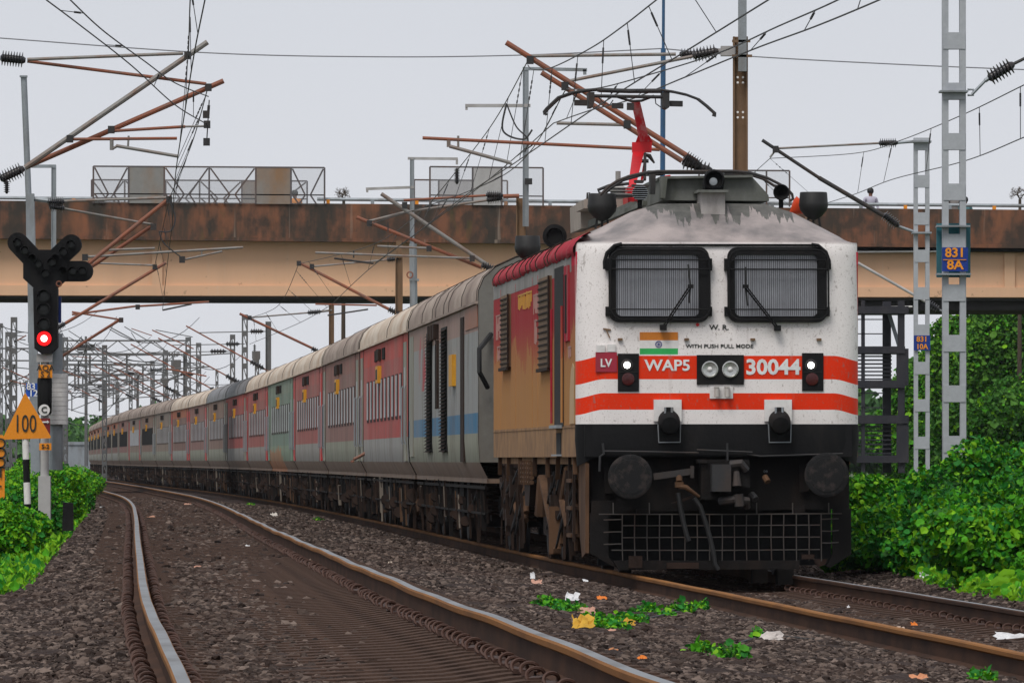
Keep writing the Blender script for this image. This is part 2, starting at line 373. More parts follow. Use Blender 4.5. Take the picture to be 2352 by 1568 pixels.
def text(name, s, size, loc, mat, parent, bold=.0, sx=1, rot=(R(90), 0, 0), ext=.003, space=1, shear=0):
    cu = bpy.data.curves.new(name, 'FONT'); cu.body = s; cu.size = size; cu.align_x = 'CENTER'; cu.align_y = 'CENTER'
    cu.extrude = ext; cu.offset = bold; cu.space_character = space; cu.resolution_u = 3; cu.space_line = .82
    t = bpy.data.objects.new(name, cu); COL.objects.link(t)
    bpy.context.view_layer.update()
    me = bpy.data.meshes.new_from_object(t.evaluated_get(bpy.context.evaluated_depsgraph_get()))
    bpy.data.objects.remove(t); bpy.data.curves.remove(cu)
    me.materials.clear(); me.materials.append(M[mat])
    o = link(name, me, parent); o.location = loc; o.rotation_euler = rot; o.scale = (sx, 1, 1); return o
# ------------------------------------------------------------------ track geometry
TY = np.array([-40, 20, 47, 88, 107, 131, 155, 179, 203, 227, 251, 275, 299, 323, 347, 371, 395, 419, 443, 520, 600, 800, 1500.])
TX = np.array([9.3, 6.0, 4.5, 2.235, 1.177, -.04, -1.27, -2.53, -3.83, -5.17, -6.56, -8.02, -9.57, -11.2, -12.9, -14.65, -16.4, -18.1, -19.8, -24.7, -29.5, -41, -80.])
def xt(Y): return float(np.interp(Y, TY, TX))
NY = np.array([-40, 18, 32.8, 40.6, 52.3, 67, 95, 123, 159, 180, 203, 231, 275, 323, 371, 443, 600, 1500.])
NXl = np.array([2.5, -.52, -1.32, -1.73, -2.36, -3.05, -4.37, -5.67, -7.38, -8.45, -9.72, -11.5, -14.3, -17.5, -20.9, -26., -35.8, -86])
_yy = np.arange(-40, 1500, 2.0)
def smooth_tab(X, Yt, k=9):
    v = np.interp(_yy, Yt, X); ker = np.ones(k)/k; p = np.pad(v, k//2, mode='edge'); return np.convolve(p, ker, 'valid')
_nl = smooth_tab(NXl, NY); _tt = smooth_tab(TX, TY)
def xnl(Y): return float(np.interp(Y, _yy, _nl))
def xts(Y): return float(np.interp(Y, _yy, _tt))
def zl(Y): return .35
def zr(Y): return float(np.interp(Y, [0, 45, 110], [.44, .43, .36]))
G = 1.74
def hump(Y): return .012*math.sin(Y*.35)+.01*math.sin(Y*.9+1)
# ------------------------------------------------------------------ ground: one sheet
def ground_h(X, Y):
    nc = np.interp(Y, _yy, _nl)+.87; tcx = np.interp(Y, _yy, _tt)
    u = X-nc; v = X-tcx
    bed = np.interp(Y, [0, 45, 110], [.395, .39, .355])-.215
    z = np.full_like(X, -.25)
    zn = np.where(u < 0, np.interp(u, [-6, -3.2, -1.9, -1.3, 0], [-.30, -.14, .10, .135, .15]), .15)
    zn = zn+np.where(np.abs(u) < 1.4, bed-.16, 0)
    zmid = np.interp(v, [-4.1, -3.6, -2.5, -1.5, -1.0, 0], [.14, .12, -.0, -.06, -.20, -.21])
    right = np.interp(v, [0, 1.0, 1.45, 2.2, 3.2, 6], [-.21, -.21, -.10, -.02, -.10, -.15])
    z = np.where(v > 0, right, np.where(u > 0, np.minimum(np.interp(u, [0, 1.25, 1.6, 9], [.15, .15, .16, .16]), zmid+0*u)+np.where((np.abs(u) < 1.3), bed-.15, 0), zn))
    fade = np.clip((Y-400)/400, 0, 1)
    return z*(1-fade)+fade*(-.25)
def build_ground():
    us = np.concatenate([[-2500, -900, -300, -120, -60, -30, -20, -14], np.arange(-11, 4.4, .15), [4.6, 5, 6, 8, 12, 20, 40, 80, 200, 600, 2000]])
    ys = np.concatenate([[-60, 0, 10], np.arange(18, 130, .5), np.arange(130, 300, 4), np.arange(300, 700, 20), [800, 1000, 1400, 2000, 3500]])
    U, Yg = np.meshgrid(us, ys); X = U+np.interp(Yg, _yy, _tt)
    Z = ground_h(X, Yg)
    near = (np.abs(U+3) < 9)
    Z = Z+near*(.02*np.sin(X*3.1+Yg*.7)*np.sin(Yg*1.9+X)+rng.normal(0, .012, X.shape))
    v = np.stack([X, Yg, Z], -1).reshape(-1, 3); ny, nx = X.shape
    idx = np.arange(ny*nx).reshape(ny, nx)
    q = np.stack([idx[:-1, :-1], idx[:-1, 1:], idx[1:, 1:], idx[1:, :-1]], -1).reshape(-1, 4)
    me = bpy.data.meshes.new('ground'); me.from_pydata(v.tolist(), [], q.tolist())
    me.materials.append(M['ballast']); me.materials.append(M['earth'])
    um = (U[:-1, :-1]).reshape(-1); mi = np.where((um < -8.9) | (um > 3.0), 1, 0)
    me.polygons.foreach_set('material_index', mi.astype(np.int32)); me.polygons.foreach_set('use_smooth', [True]*len(me.polygons))
    o = link('ground', me); o['kind'] = 'structure'
build_ground()
def h1(x, y): return float(ground_h(np.array([x]), np.array([float(y)]))[0])
# ballast stones: one stuff mesh
def base_stones(n=8):
    out = []
    for i in range(n):
        bm = bmesh.new(); bmesh.ops.create_icosphere(bm, subdivisions=1, radius=1)
        v = np.array([x.co[:] for x in bm.verts]); f = np.array([[q.index for q in p.verts] for p in bm.faces]); bm.free()
        # cut to angular rock by clamping along random planes
        for k in range(5):
            d = rng.normal(size=3); d /= np.linalg.norm(d); c = rng.uniform(.35, .7)
            pr = v@d; v = v-np.outer(np.maximum(pr-c, 0), d)
        v = v*rng.uniform(.8, 1.15, v.shape); out.append((v, f))
    return out
BS = base_stones()
def stones(name, X, Y, Z, S, mat, flat=.62):
    V = []; Fc = []; off = 0; which = rng.integers(0, len(BS), len(X))
    for b in range(len(BS)):
        i = np.where(which == b)[0]; n = len(i)
        if n == 0: continue
        v0, f0 = BS[b]
        a = rng.uniform(0, 6.283, n); c, s_ = np.cos(a), np.sin(a); t = rng.uniform(-.5, .5, n); ct, st = np.cos(t), np.sin(t)
        sc3 = np.stack([S[i]*rng.uniform(.75, 1.3, n), S[i]*rng.uniform(.7, 1.15, n), S[i]*rng.uniform(flat*.8, flat*1.3, n)], -1)
        v = v0[None]*sc3[:, None, :]
        y = v[..., 1]*ct[:, None]-v[..., 2]*st[:, None]; z = v[..., 1]*st[:, None]+v[..., 2]*ct[:, None]; x = v[..., 0]
        x2 = x*c[:, None]-y*s_[:, None]; y2 = x*s_[:, None]+y*c[:, None]
        vv = np.stack([x2+X[i][:, None], y2+Y[i][:, None], z+Z[i][:, None]], -1).reshape(-1, 3)
        ff = (f0[None]+(np.arange(n)*len(v0))[:, None, None]).reshape(-1, 3)+off
        V.append(vv); Fc.append(ff); off += len(vv)
    V = np.concatenate(V); Fc = np.concatenate(Fc)
    me = bpy.data.meshes.new(name); me.vertices.add(len(V)); me.vertices.foreach_set('co', V.ravel())
    me.loops.add(Fc.size); me.loops.foreach_set('vertex_index', Fc.ravel().astype(np.int32))
    me.polygons.add(len(Fc)); me.polygons.foreach_set('loop_start', np.arange(0, Fc.size, 3, dtype=np.int32))
    me.update(calc_edges=True); me.materials.append(M[mat]); me.polygons.foreach_set('use_smooth', np.zeros(len(Fc), dtype=bool)); return me
def scatter_ballast():
    xs = []; ys = []; 
    bands = [(27, 45, 520), (45, 65, 380), (65, 90, 215), (90, 130, 100), (130, 230, 36)]
    for a, b, d in bands:
        wid = lambda y: 1235/F*y
        n = int((b-a)*2*wid((a+b)/2)*d)
        y = rng.uniform(a, b, n); x = rng.uniform(-1, 1, n)*1235/F*b; k = np.abs(x) < 1240/F*y
        xs.append(x[k]); ys.append(y[k])
    X = np.concatenate(xs); Y = np.concatenate(ys)
    nc = np.interp(Y, _yy, _nl)+.87; tcx = np.interp(Y, _yy, _tt); u = X-nc; v = X-tcx
    keep = (u > -4.5) & (v < 3.2)
    # fewer stones over sleepers and on the fastening line of the rails
    on1 = (np.abs(u-.1) < .66); on2 = (np.abs(v) < .72)
    sl_ = (np.mod(Y, .62) < .27)
    r = rng.random(len(X))
    patch = np.sin(X*5.3+Y*.23)*np.sin(Y*.61+X*1.7)+np.sin(Y*1.37-X*4.1)*.5
    keep &= ~(on1 & sl_ & (r < np.where(patch > .4, .50, np.where(patch > -.3, .13, .02)))); keep &= ~(on2 & sl_ & (r < .9))
    
    for cc in (u+.87, u-.87, v+.87, v-.87): keep &= ~(np.abs(cc) < .13)
    X = X[keep]; Y = Y[keep]; S = rng.uniform(.010, .030, len(X))*np.where(rng.random(len(X)) < .03, 1.6, 1)*np.interp(Y, [30, 130], [1, 1.7])
    Z = ground_h(X, Y)+S*np.where(np.abs(X-np.interp(Y, _yy, _nl)-.87) < 1.42, .55, .25)
    me = stones('ballast_stones', X, Y, Z, S, 'stone'); o = link('ballast_stones', me); tag(o, 'crushed grey brown ballast stones spread around both tracks', 'ballast', None, 'stuff')
    return len(X)
print('stones', scatter_ballast())
# ------------------------------------------------------------------ rails, sleepers, clips
RP = [(-.075, -.172), (-.075, -.160), (-.012, -.145), (-.009, -.050), (-.034, -.036), (-.036, -.010), (-.028, 0), (.028, 0), (.036, -.010), (.034, -.036), (.009, -.050), (.012, -.145), (.075, -.160), (.075, -.172)]
def rail(cx, cz, y0, y1, parent, hump_=True, mats=('rail_top', 'rail_edge', 'rail_web')):
    mb = MB(); ys = list(np.arange(y0, min(y1, 140), .8))+list(np.arange(max(140, y0), y1, 5)); n = len(RP); vs = []
    for y in ys:
        x = cx(y); z = cz(y)+(hump(y)*(.35 if hump_ else .12) if y < 140 else 0)
        vs += [(x+a, y, z+b) for a, b in RP]
    mb.v = vs
    for i in range(len(ys)-1):
        for k in range(n):
            mb.f.append((i*n+k, i*n+(k+1)%n, (i+1)*n+(k+1)%n, (i+1)*n+k))
            mb.mi.append(0 if k == 6 else (1 if k in (3, 4, 5, 7, 8, 9) else 2))
    return part('rail', mb, list(mats), parent, smooth=False)
SLM = MB(); SLM.prism([(-1.375, -.1), (1.375, -.1), (1.36, .0), (1.0, .012), (.7, .012), (.45, -.012), (-.45, -.012), (-.7, .012), (-1.0, .012), (-1.36, .0)], -.13, .13, 'y')
SLMESH = SLM.mesh('sleeper', ['sleeper'])
def clip_mb(mb, o=Vector((0, 0, 0)), side=1):
    # bent spring clip: rises in a loop beside the rail foot and presses back on it
    pts = []
    for i in range(15):
        t = i/14; a = -1.2+t*5.2
        pts.append(o+Vector((side*(.034+.036*math.cos(a)), -.04+.09*t, .022+.029*math.sin(a))))
    mb.tube(pts, .0095, 6); mb.box(o.x+side*.03-.03, o.x+side*.03+.03, o.y-.05, o.y+.05, o.z-.012, o.z+.012); return mb
def track(label, cl, cr, zl_, zr_, y0, y1, clip_rows, near=True):
    t = thing('railway_track', label, 'railway track', (0, 0, 0))
    rail(cl, zl_, y0, y1, t, near, ('rail_top' if near else 'rail_edge', 'rail_edge', 'rail_web')); rail(cr, zr_, y0, y1, t, near, ('rail_top', 'rail_edge' if near else 'rail_web', 'rail_web'))
    far = MB(); k = 0; y = math.ceil(y0/.62)*.62; cf = MB(); nclip = 0
    cm = {s: clip_mb(MB(), side=s).mesh('rail_clip', ['rust_dark']) for s in (1, -1)}
    while y < y1:
        yc = y+.135; a = Vector((cl(yc), yc, zl_(yc)-.178)); b = Vector((cr(yc), yc, zr_(yc)-.178)); c = (a+b)/2
        ang = math.atan2(b.z-a.z, b.x-a.x); rzz = math.atan2(cl(yc+1)-cl(yc-1), 2)
        if 26 < y < 26+62*1.0 and k < 98:
            o = link('sleeper', SLMESH, t); o.location = c; o.rotation_euler = (0, -ang, -rzz*1); k += 1
        elif y < 330:
            far.prism([(c.x-1.37, a.z-.1), (c.x+1.37, a.z-.1), (c.x+1.37, b.z-.008), (c.x-1.37, a.z-.008)], yc-.13, yc+.13, 'y')
        if y < 190:
            for px_, zz, sd, on in ((cl(yc), zl_(yc), -1, clip_rows[0]), (cl(yc), zl_(yc), 1, clip_rows[1]), (cr(yc), zr_(yc), -1, clip_rows[2]), (cr(yc), zr_(yc), 1, clip_rows[3])):
                if not on: continue
                if random.random() < .06: continue
                p = Vector((px_+sd*(.075+random.uniform(-.008, .008)), yc+random.uniform(-.07, .07), zz-.162+random.uniform(-.008, .005)))
                if on == 2 and y > 26 and nclip < 98:
                    o = link('rail_clip', cm[sd], t); o.location = p; o.rotation_euler = (random.uniform(-.12, .12), random.uniform(-.1, .1), random.uniform(-.25, .25)); nclip += 1
                else: clip_mb(cf, p, sd)
        y += .62
    o = part('sleepers_beyond', far, 'sleeper', t); o.name = 'sleeper_run'; o['kind'] = 'stuff'
    o = part('rail_clip_run', cf, 'rust_dark', t); o['kind'] = 'stuff'
    return t
track('nearer railway track with polished rails curving left at the front', xnl, lambda y: xnl(y)+G, zl, zr, 18, 430, (1, 1, 2, 1))
track('railway track with rusty rails that carries the train', lambda y: xts(y)-G/2, lambda y: xts(y)+G/2, lambda y: 0, lambda y: 0, 40, 620, (0, 1, 2, 0), False)
# ================================================================== LOCOMOTIVE
def X1(c): return -1.669+c*.0014465
def Z1(c): return 3.805-c*.0014465
def Z2(c): return 1.820-c*.0014465
def A5(cx, cy, Y): return P(1144.7+cx*.333, 60.25+cy*.333, Y)
HEAD = math.atan(.0556)
loco = thing('electric_locomotive', 'white fronted electric locomotive with two orange bands leading the train', 'locomotive', (2.235, 88, 0), HEAD)
def fy(x, z):
    ax = abs(x); y = 0
    if ax > 1.2: t = min(1, (ax-1.2)/.335); y = .27*(1-math.sqrt(max(0, 1-t*t)))
    if z > 2.3: y += .07*(z-2.3)
    return y
HW = 1.535
xs_ = [-HW, -1.53, -1.51, -1.47, -1.42, -1.36, -1.28, -1.2, -.9, -.6, -.3, 0, .3, .6, .9, 1.2, 1.28, 1.36, 1.42, 1.47, 1.51, 1.53, HW]
ztop = lambda x: float(np.interp(abs(x), [0, .72, 1, 1.45, HW], [4.05, 4.04, 3.9, 3.67, 3.57]))
mb = MB(); zs_ = [1.632, 1.9, 2.1, 2.3, 2.6, 2.9, 3.2, 3.45, 3.56, 3.60]; n = len(xs_); vs = []
for z in zs_:
    for x in xs_: vs.append((x, fy(x, z)+(.02 if z > 3.59 else 0), z))
for k in (.15, .5, 1):
    for x in xs_:
        vs.append((x*(1-.012*k), (fy(x, 3.6)+.02)*(1-k)+k*1.0, 3.60+(max(ztop(x), 3.605)-3.6)*k))
fs = []; rows = len(zs_)+3
for i in range(rows-1):
    for j in range(n-1): fs.append((i*n+j, i*n+j+1, (i+1)*n+j+1, (i+1)*n+j))
mb.add(vs, fs); part('cab_front', mb, 'face', loco)
sec = [(-HW, 3.30), (-HW, 3.5), (-1.50, 3.6), (-1.42, 3.67), (-1, 3.87), (-.72, 4.0), (.72, 4.0), (1, 3.87), (1.42, 3.67), (1.5, 3.6), (HW, 3.5), (HW, 3.30)]
mb = MB(); mb.prism(sec, 1.0, 16.95, 'y'); part('roof', mb, 'loco_roof', loco)
mb = MB(); mb.box(-HW+.002, -HW+.06, .27, 16.95, 1.28, 3.5)
# wavy lower edge and seams on the body side
for a, b, c in ((.27, 16.95, 1.60),): mb.box(-HW-.004, -HW+.01, a, b, c, c+.012)
for y in (7.2, 8.3, 11.9, 15.2): mb.box(-HW-.003, -HW+.01, y, y+.02, 1.62, 3.4)
part('side_wall', mb, 'side', loco)
mb = MB(); mb.box(HW-.06, HW, .27, 16.95, 1.28, 3.5); mb.box(-HW+.08, HW-.08, 16.85, 16.94, 1.2, 3.5); mb.box(-HW+.07, HW-.07, .4, 16.8, 1.2, 1.3); part('side_wall', mb, 'side', loco)
# crumpled red cantrail cover with straps
mb = MB(); vs = []; CP = [(-HW-.008, 3.46), (-HW-.022, 3.49), (-HW-.024, 3.54), (-1.525, 3.60), (-1.45, 3.675), (-1.38, 3.712), (-1.36, 3.70)]
ys = list(np.arange(.28, 16.96, .22)); rc = random.Random(4)
for y in ys:
    k_ = .6+.4*math.sin(y*2.3)*math.sin(y*.9+1); j = rc.uniform(-.010, .012)
    for i_, (x, z) in enumerate(CP): vs.append((x-(.009*k_+j*.7 if 0 < i_ < 5 else 0), y, z+(rc.uniform(-.015, .02) if i_ == 0 else 0)+.006*k_))
n_ = len(CP); mb.add(vs, [(q*n_+i, q*n_+i+1, (q+1)*n_+i+1, (q+1)*n_+i) for q in range(len(ys)-1) for i in range(n_-1)])
part('cantrail_cover', mb, 'red_cover', loco)
for y in (3.1, 4.6, 5.2, 6.9, 8.0, 8.9, 10.2, 11.6, 13.1, 14.8, 16.2):
    mb = MB(); mb.tube([(x-.022, y+.03*i_, z+.012) for i_, (x, z) in enumerate(CP)], .007, 5); part('strap', mb, 'gear_brown', loco)
# black valance
mb = MB(); vs = []; m_ = len(xs_)
for z, dy, sx in ((1.634, -.012, 1.003), (1.46, -.02, 1.005), (1.30, .0, .99)):
    for x in xs_: vs.append((x*sx, fy(x, 1.6)+dy, z-(0 if z > 1.35 else .12*max(0, (abs(x)-1.3)/.235))))
fs = [(i*m_+j, i*m_+j+1, (i+1)*m_+j+1, (i+1)*m_+j) for i in range(2) for j in range(m_-1)]
mb.add(vs, fs); mb.box(-1.45, 1.45, .02, .6, 1.28, 1.62); part('valance', mb, 'black', loco)
# headstock plate and plough
mb = MB(); mb.prism([(X1(190), Z2(400)), (X1(2145), Z2(380)), (X1(2145), Z2(760)), (X1(190), Z2(790))], .22, .30, 'y')
mb.box(-1.40, 1.42, .30, .9, .95, 1.30); part('headstock', mb, 'black_under', loco)
mb = MB(); mb.cur = 0
mb.prism([(X1(190), Z2(790)), (X1(330), Z2(790)), (X1(330), Z2(1120)), (X1(390), Z2(1190)), (X1(360), Z2(1190)), (X1(190), Z2(1090))], .02, .12, 'y')
mb.prism([(X1(2010), Z2(760)), (X1(2147), Z2(760)), (X1(2147), Z2(1100)), (X1(1990), Z2(1200)), (X1(1960), Z2(1190)), (X1(2010), Z2(1090))], .02, .12, 'y')
mb.prism([(X1(360), Z2(1145)), (X1(1760), Z2(1145)), (X1(1750), Z2(1210)), (X1(400), Z2(1215))], -.04, .06, 'y')
mb.box(X1(200), X1(345), .03, .12, Z2(800), Z2(700)); mb.box(X1(540), X1(640), .06, .14, Z2(800), Z2(760)); mb.box(X1(1720), X1(1800), .06, .14, Z2(800), Z2(740))
mb.box(X1(1430), X1(1545), .4, .6, Z2(1320), Z2(1180)); mb.box(X1(1620), X1(1740), .4, .7, Z2(1330), Z2(1180))
part('plough', mb, 'black_under', loco)
for q in ((476, 578, 1200, 1110), (760, 1000, 1205, 1160), (1770, 1865, 1135, 1100)): part('rust_plate', MB().box(X1(q[0]), X1(q[1]), -.06, -.041, Z2(q[2]), Z2(q[3])), 'gear_brown', loco)
mb = MB()
mb.prism([(X1(1865), Z2(1135)), (X1(1965), Z2(1135)), (X1(1950), Z2(1175)), (X1(1910), Z2(1190)), (X1(1875), Z2(1170))], 0, .03, 'y'); part('rust_plate', mb, 'gear_brown', loco)
mb = MB()
for y, a, b in ((800, 255, 2075), (885, 430, 1910), (975, 430, 1910), (1068, 350, 1910), (842, 290, 430), (935, 290, 430), (1025, 290, 430), (838, 1920, 2050), (925, 1920, 2050), (1015, 1920, 2050)):
    mb.tube([(X1(a), -.02, Z2(y)), (X1((a+b)/2), -.03, Z2(y+random.uniform(-4, 4))), (X1(b), -.02, Z2(y-4))], .0065, 5)
for i in range(17):
    x = 430+i*93; mb.tube([(X1(x), -.03, Z2(798)), (X1(x+random.uniform(-6, 6)), -.035, Z2(980)), (X1(x+2), -.03, Z2(1150))], .0065, 5)
for x in (362, 632, 1436, 1706, 1976): mb.tube([(X1(x), -.02, Z2(800)), (X1(x), .0, Z2(715))], .007, 5)
part('guard_grille', mb, grimy('worn_grille_rod', c4(.06, .054, .05), c4(.06, .035, .026), 6, .8), loco)
mb = MB(); mb.box(-1.25, 1.3, .9, 1.0, .1, 1.2); part('grille_shade_sheet', mb, 'dark_void', loco)  # near-black sheet painted in for the shade behind the grille
# left flank of plough (ochre dirty skirt)
mb = MB(); mb.prism([(.02, Z2(420)), (1.15, Z2(420)), (1.15, Z2(700)), (.9, Z2(1000)), (.6, Z2(1130)), (.02, Z2(1090))], X1(190)-.01, X1(190)-.05, 'x'); part('plough_side_skirt', mb, 'gear_tan', loco)
# buffers
M['bufm'] = grimy('worn_buffer_face', c4(.016, .016, .017), c4(.07, .055, .05), 9, .75, 0, .5, .75, (1, 1, 1), .3, .12)
for x0, z0 in ((X1(470), Z2(520)), (X1(1935), Z2(507))):
    mb = MB(); mb.lathe((x0, .22, z0), (0, -1, 0), [(.20, 0), (.20, .05), (.13, .06), (.12, .45), (.10, .50), (.10, .60)], 20); mb.box(x0-.24, x0-.14, .15, .2, z0-.18, z0+.1)
    b = part('buffer', mb, 'black_under', loco)
    mb = MB(); mb.lathe((x0, -.38, z0), (0, -1, 0), [(.18, 0), (.238, .015), (.240, .040), (.232, .046), (.185, .046), (.182, .051), (.10, .053), (.001, .054)], 36); part('buffer_head', mb, 'bufm', b)
# coupler
mb = MB(); mb.box(X1(1015), X1(1345), -.1, .22, Z2(690), Z2(392)); mb.box(X1(985), X1(1060), -.14, .1, Z2(420), Z2(390)); mb.box(X1(1270), X1(1370), -.3, -.1, Z2(600), Z2(490)); mb.box(X1(1290), X1(1365), -.32, -.1, Z2(480), Z2(395))
part('coupler_head', mb, 'black_under', loco)
mb = MB(); mb.box(X1(1085), X1(1225), -.36, -.1, Z2(630), Z2(428)); mb.tube([(X1(1225), -.3, Z2(430)), (X1(1300), -.34, Z2(420)), (X1(1340), -.3, Z2(470))], .045, 8); mb.tube([(X1(1265), -.36, Z2(480)), (X1(1268), -.38, Z2(590))], [.03, .05], 8)
part('coupler_knuckle', mb, 'steel_dark', loco)
mb = MB(); mb.tube([(X1(1150), -.2, Z2(705)), (X1(1250), -.3, Z2(690)), (X1(1350), -.25, Z2(700)), (X1(1350), -.2, Z2(745))], .045, 8); mb.tube([(X1(1280), -.3, Z2(650)), (X1(1290), -.3, Z2(740))], .055, 8); mb.tube([(X1(1390), -.1, Z2(650)), (X1(1420), -.15, Z2(690))], .04, 8); mb.tube([(X1(1205), -.2, Z2(270)), (X1(1208), -.2, Z2(400))], .011, 6)
part('coupler_support', mb, 'steel_dark', loco)
mb = MB(); mb.bar((X1(660), -.1, Z2(520)), (X1(950), -.1, Z2(480)), .05, .07); mb.box(X1(935), X1(960), -.14, -.05, Z2(530), Z2(440)); part('lever_bar', mb, 'steel_dark', loco)
mb = MB(); mb.tube([(X1(290), -.05, Z2(330)), (X1(640), -.06, Z2(335)), (X1(1000), -.06, Z2(343))], .011, 6); mb.tube([(X1(985), -.08, Z2(320)), (X1(1400), -.08, Z2(338))], .010, 6); mb.tube([(X1(1360), -.06, Z2(352)), (X1(1460), -.06, Z2(368)), (X1(2080), -.06, Z2(348))], .010, 6)
mb.tube([(X1(282), -.05, Z2(270)), (X1(290), -.05, Z2(350)), (X1(262), -.05, Z2(370)), (X1(258), -.05, Z2(480))], .013, 6); part('uncoupling_rod', mb, 'steel_dark', loco)
mb = MB(); mb.tube([(X1(850), -.1, Z2(520)), (X1(850), -.14, Z2(560))], .035, 10); mb.tube([(X1(845), -.14, Z2(590)), (X1(900), -.16, Z2(600)), (X1(1000), -.12, Z2(670))], [.03, .028, .016], 8); mb.box(X1(818), X1(880), -.17, -.1, Z2(600), Z2(560)); mb.tube([(X1(1500), .05, Z2(520)), (X1(1520), .0, Z2(560))], .035, 8)
part('brake_pipe_cock', mb, 'gear_tan', loco)
mb = MB(); mb.prism([(X1(790), Z2(720)), (X1(960), Z2(655)), (X1(960), Z2(675)), (X1(860), Z2(712))], -.1, -.05, 'y'); part('hose_bracket', mb, 'gear_brown', loco)
for pts in ([(840, 640), (855, 740), (880, 860), (905, 960), (920, 1000)], [(960, 680), (1005, 740), (1045, 860), (1080, 980), (1105, 1090), (1115, 1170), (1140, 1215)]):
    mb = MB(); mb.tube([(X1(a), -.16, Z2(b)) for a, b in pts], .026, 10); part('brake_hose', mb, 'rubber', loco)
text('hose_marking', 'DB', .035, (X1(1517), .215, Z2(482)), 'steel_grey', loco)
# orange/white number lettering
def fl(x, z, d=.006): return fy(x, z)-d
text('class_lettering', 'WAP5', .165, (X1(770), fl(0, 2.2), Z1(1066)), 'white_letter', loco, .004, 1.10)
text('number_lettering', '30044', .225, (X1(1560), fl(0, 2.2), Z1(1080)), 'white_letter', loco, .007, 1.06)
text('railway_initials', 'W. R.', .078, (X1(1157), fl(0, 2.7), Z1(780)), 'ink', loco, .0015, 1.15)
text('mode_lettering', 'WITH PUSH PULL MODE', .058, (X1(1160), fl(0, 2.5), Z1(920)), 'ink', loco, .0008, 1.16)
# flag
mb = MB()
for i, (a, b) in enumerate(((815, 876), (876, 936), (936, 993))): mb.cur = i; mb.box(X1(562), X1(848), fl(0, 2.6, .009), fl(0, 2.4, .001), Z1(b), Z1(a))
fg = part('flag_panel', mb, ['flag_orange', 'white_paint', 'flag_green'], loco)
mb = MB(); c = Vector((X1(703), fl(0, 2.5, .013), Z1(905)))
mb.tube([c+Vector((.033*math.cos(a), 0, .033*math.sin(a))) for a in np.linspace(0, 2*math.pi, 25)], .0035, 4)
mb.lathe(c, (0, -1, 0), [(.007, -.002), (.007, .002)], 10)
for a in np.linspace(0, 2*math.pi, 13)[:-1]: mb.bar(c, c+Vector((.032*math.cos(a), 0, .032*math.sin(a))), .002)
part('flag_wheel', mb, 'flag_blue', fg)
# red LV plate
mb = MB(); mb.box(X1(232), X1(390), fl(-1.3, 2.4, .03), fl(-1.3, 2.4, .02)+.03, Z1(1112), Z1(965)); lv = part('tail_plate', mb, grimy('crimson_plate', c4(.36, .02, .045), c4(.25, .03, .04), 5, .6) , loco)
text('plate_lettering', 'LV', .12, (X1(308), fl(-1.3, 2.4, .034), Z1(1048)), 'white_letter', lv, .003, .95)
mb = MB(); mb.box(X1(238), X1(300), fl(-1.3, 2.4, .035), fl(-1.3, 2.4, .0), Z1(965), Z1(912)); mb.box(X1(318), X1(380), fl(-1.3, 2.4, .035), fl(-1.3, 2.4, .0), Z1(962), Z1(905)); part('plate_bracket', mb, 'white_paint', loco)
mb = MB(); mb.bar((X1(310), fl(-1.3, 2.6, .03), Z1(795)), (X1(338), fl(-1.3, 2.6, .03), Z1(858)), .012); mb.bar((X1(288), fl(-1.3, 2.6, .02), Z1(790)), (X1(345), fl(-1.3, 2.6, .02), Z1(798)), .016); part('hook', mb, 'mast_brown', loco)
mb = MB()
for x, z in ((415, 868), (912, 868), (1408, 868), (1905, 868)): mb.box(X1(x-17), X1(x+17), fl(0, 2.55, .04), fl(0, 2.55, 0)+.03, Z1(z+10), Z1(z-8))
part('step_stud', mb, 'mast_brown', loco)
# lamps
def lamp_box(x0, x1, y0, y1, lit, dim, nm='marker_lamp_box'):
    mb = MB(); mb.box(X1(x0), X1(x1), fl(0, 2.3, .015), .06, Z1(y1), Z1(y0)); o = part(nm, mb, 'black', loco); return o
for cx, (x0, x1, y0, y1) in ((465, (397, 555, 975, 1258)), (1843, (1777, 1937, 970, 1253))):
    o = lamp_box(x0, x1, y0, y1, 0, 0)
    c = Vector((X1(cx), fl(0, 2.3, .02), Z1(1061)))
    mb = MB(); mb.lathe(c+Vector((0, .008, 0)), (0, -1, 0), [(.062, 0), (.066, .012), (.055, .016)], 24); part('lamp_rim', mb, 'steel_dark', o)
    mb = MB(); mb.lathe(c, (0, -1, 0), [(.036, .004), (.034, .012), (.0, .016)], 24); part('lit_lamp', mb, 'lamp_on', o)
    c2 = Vector((X1(cx+8), c.y, Z1(1165))); mb = MB(); mb.lathe(c2, (0, -1, 0), [(.066, -.01), (.068, .008), (.05, .012), (.0, .014)], 24); part('dark_red_lamp', mb, grimy('unlit_red_lens', c4(.07, .012, .012), c4(.03, .01, .01), 9, .2), o)
    mb = MB(); mb.box(X1(x0+8), X1(x1-8), c.y-.004, c.y+.004, Z1(1114), Z1(1111)); part('divider', mb, 'steel_dark', o)
mb = MB(); mb.box(X1(988), X1(1340), fl(0, 2.3, .02), .06, Z1(1205), Z1(985)); hb = part('headlamp_box', mb, 'black', loco)
for cx in (1085, 1238):
    c = Vector((X1(cx), fl(0, 2.3, .025), Z1(1092)))
    mb = MB(); mb.lathe(c, (0, -1, 0), [(.088, -.02), (.090, .012), (.078, .014), (.074, .004), (.03, -.004), (.0, -.006)], 32); h = part('headlamp', mb, 'chrome', hb)
    mb = MB(); mb.lathe(c, (0, -1, 0), [(.026, -.004), (.024, .02), (.012, .03), (.0, .031)], 16); part('bulb_cap', mb, 'white_paint', hb)
mb = MB()
mb.box(X1(1085), X1(1258), -.02, .05, Z1(1310), Z1(1220)); part('socket_plate', mb, 'white_paint', loco)
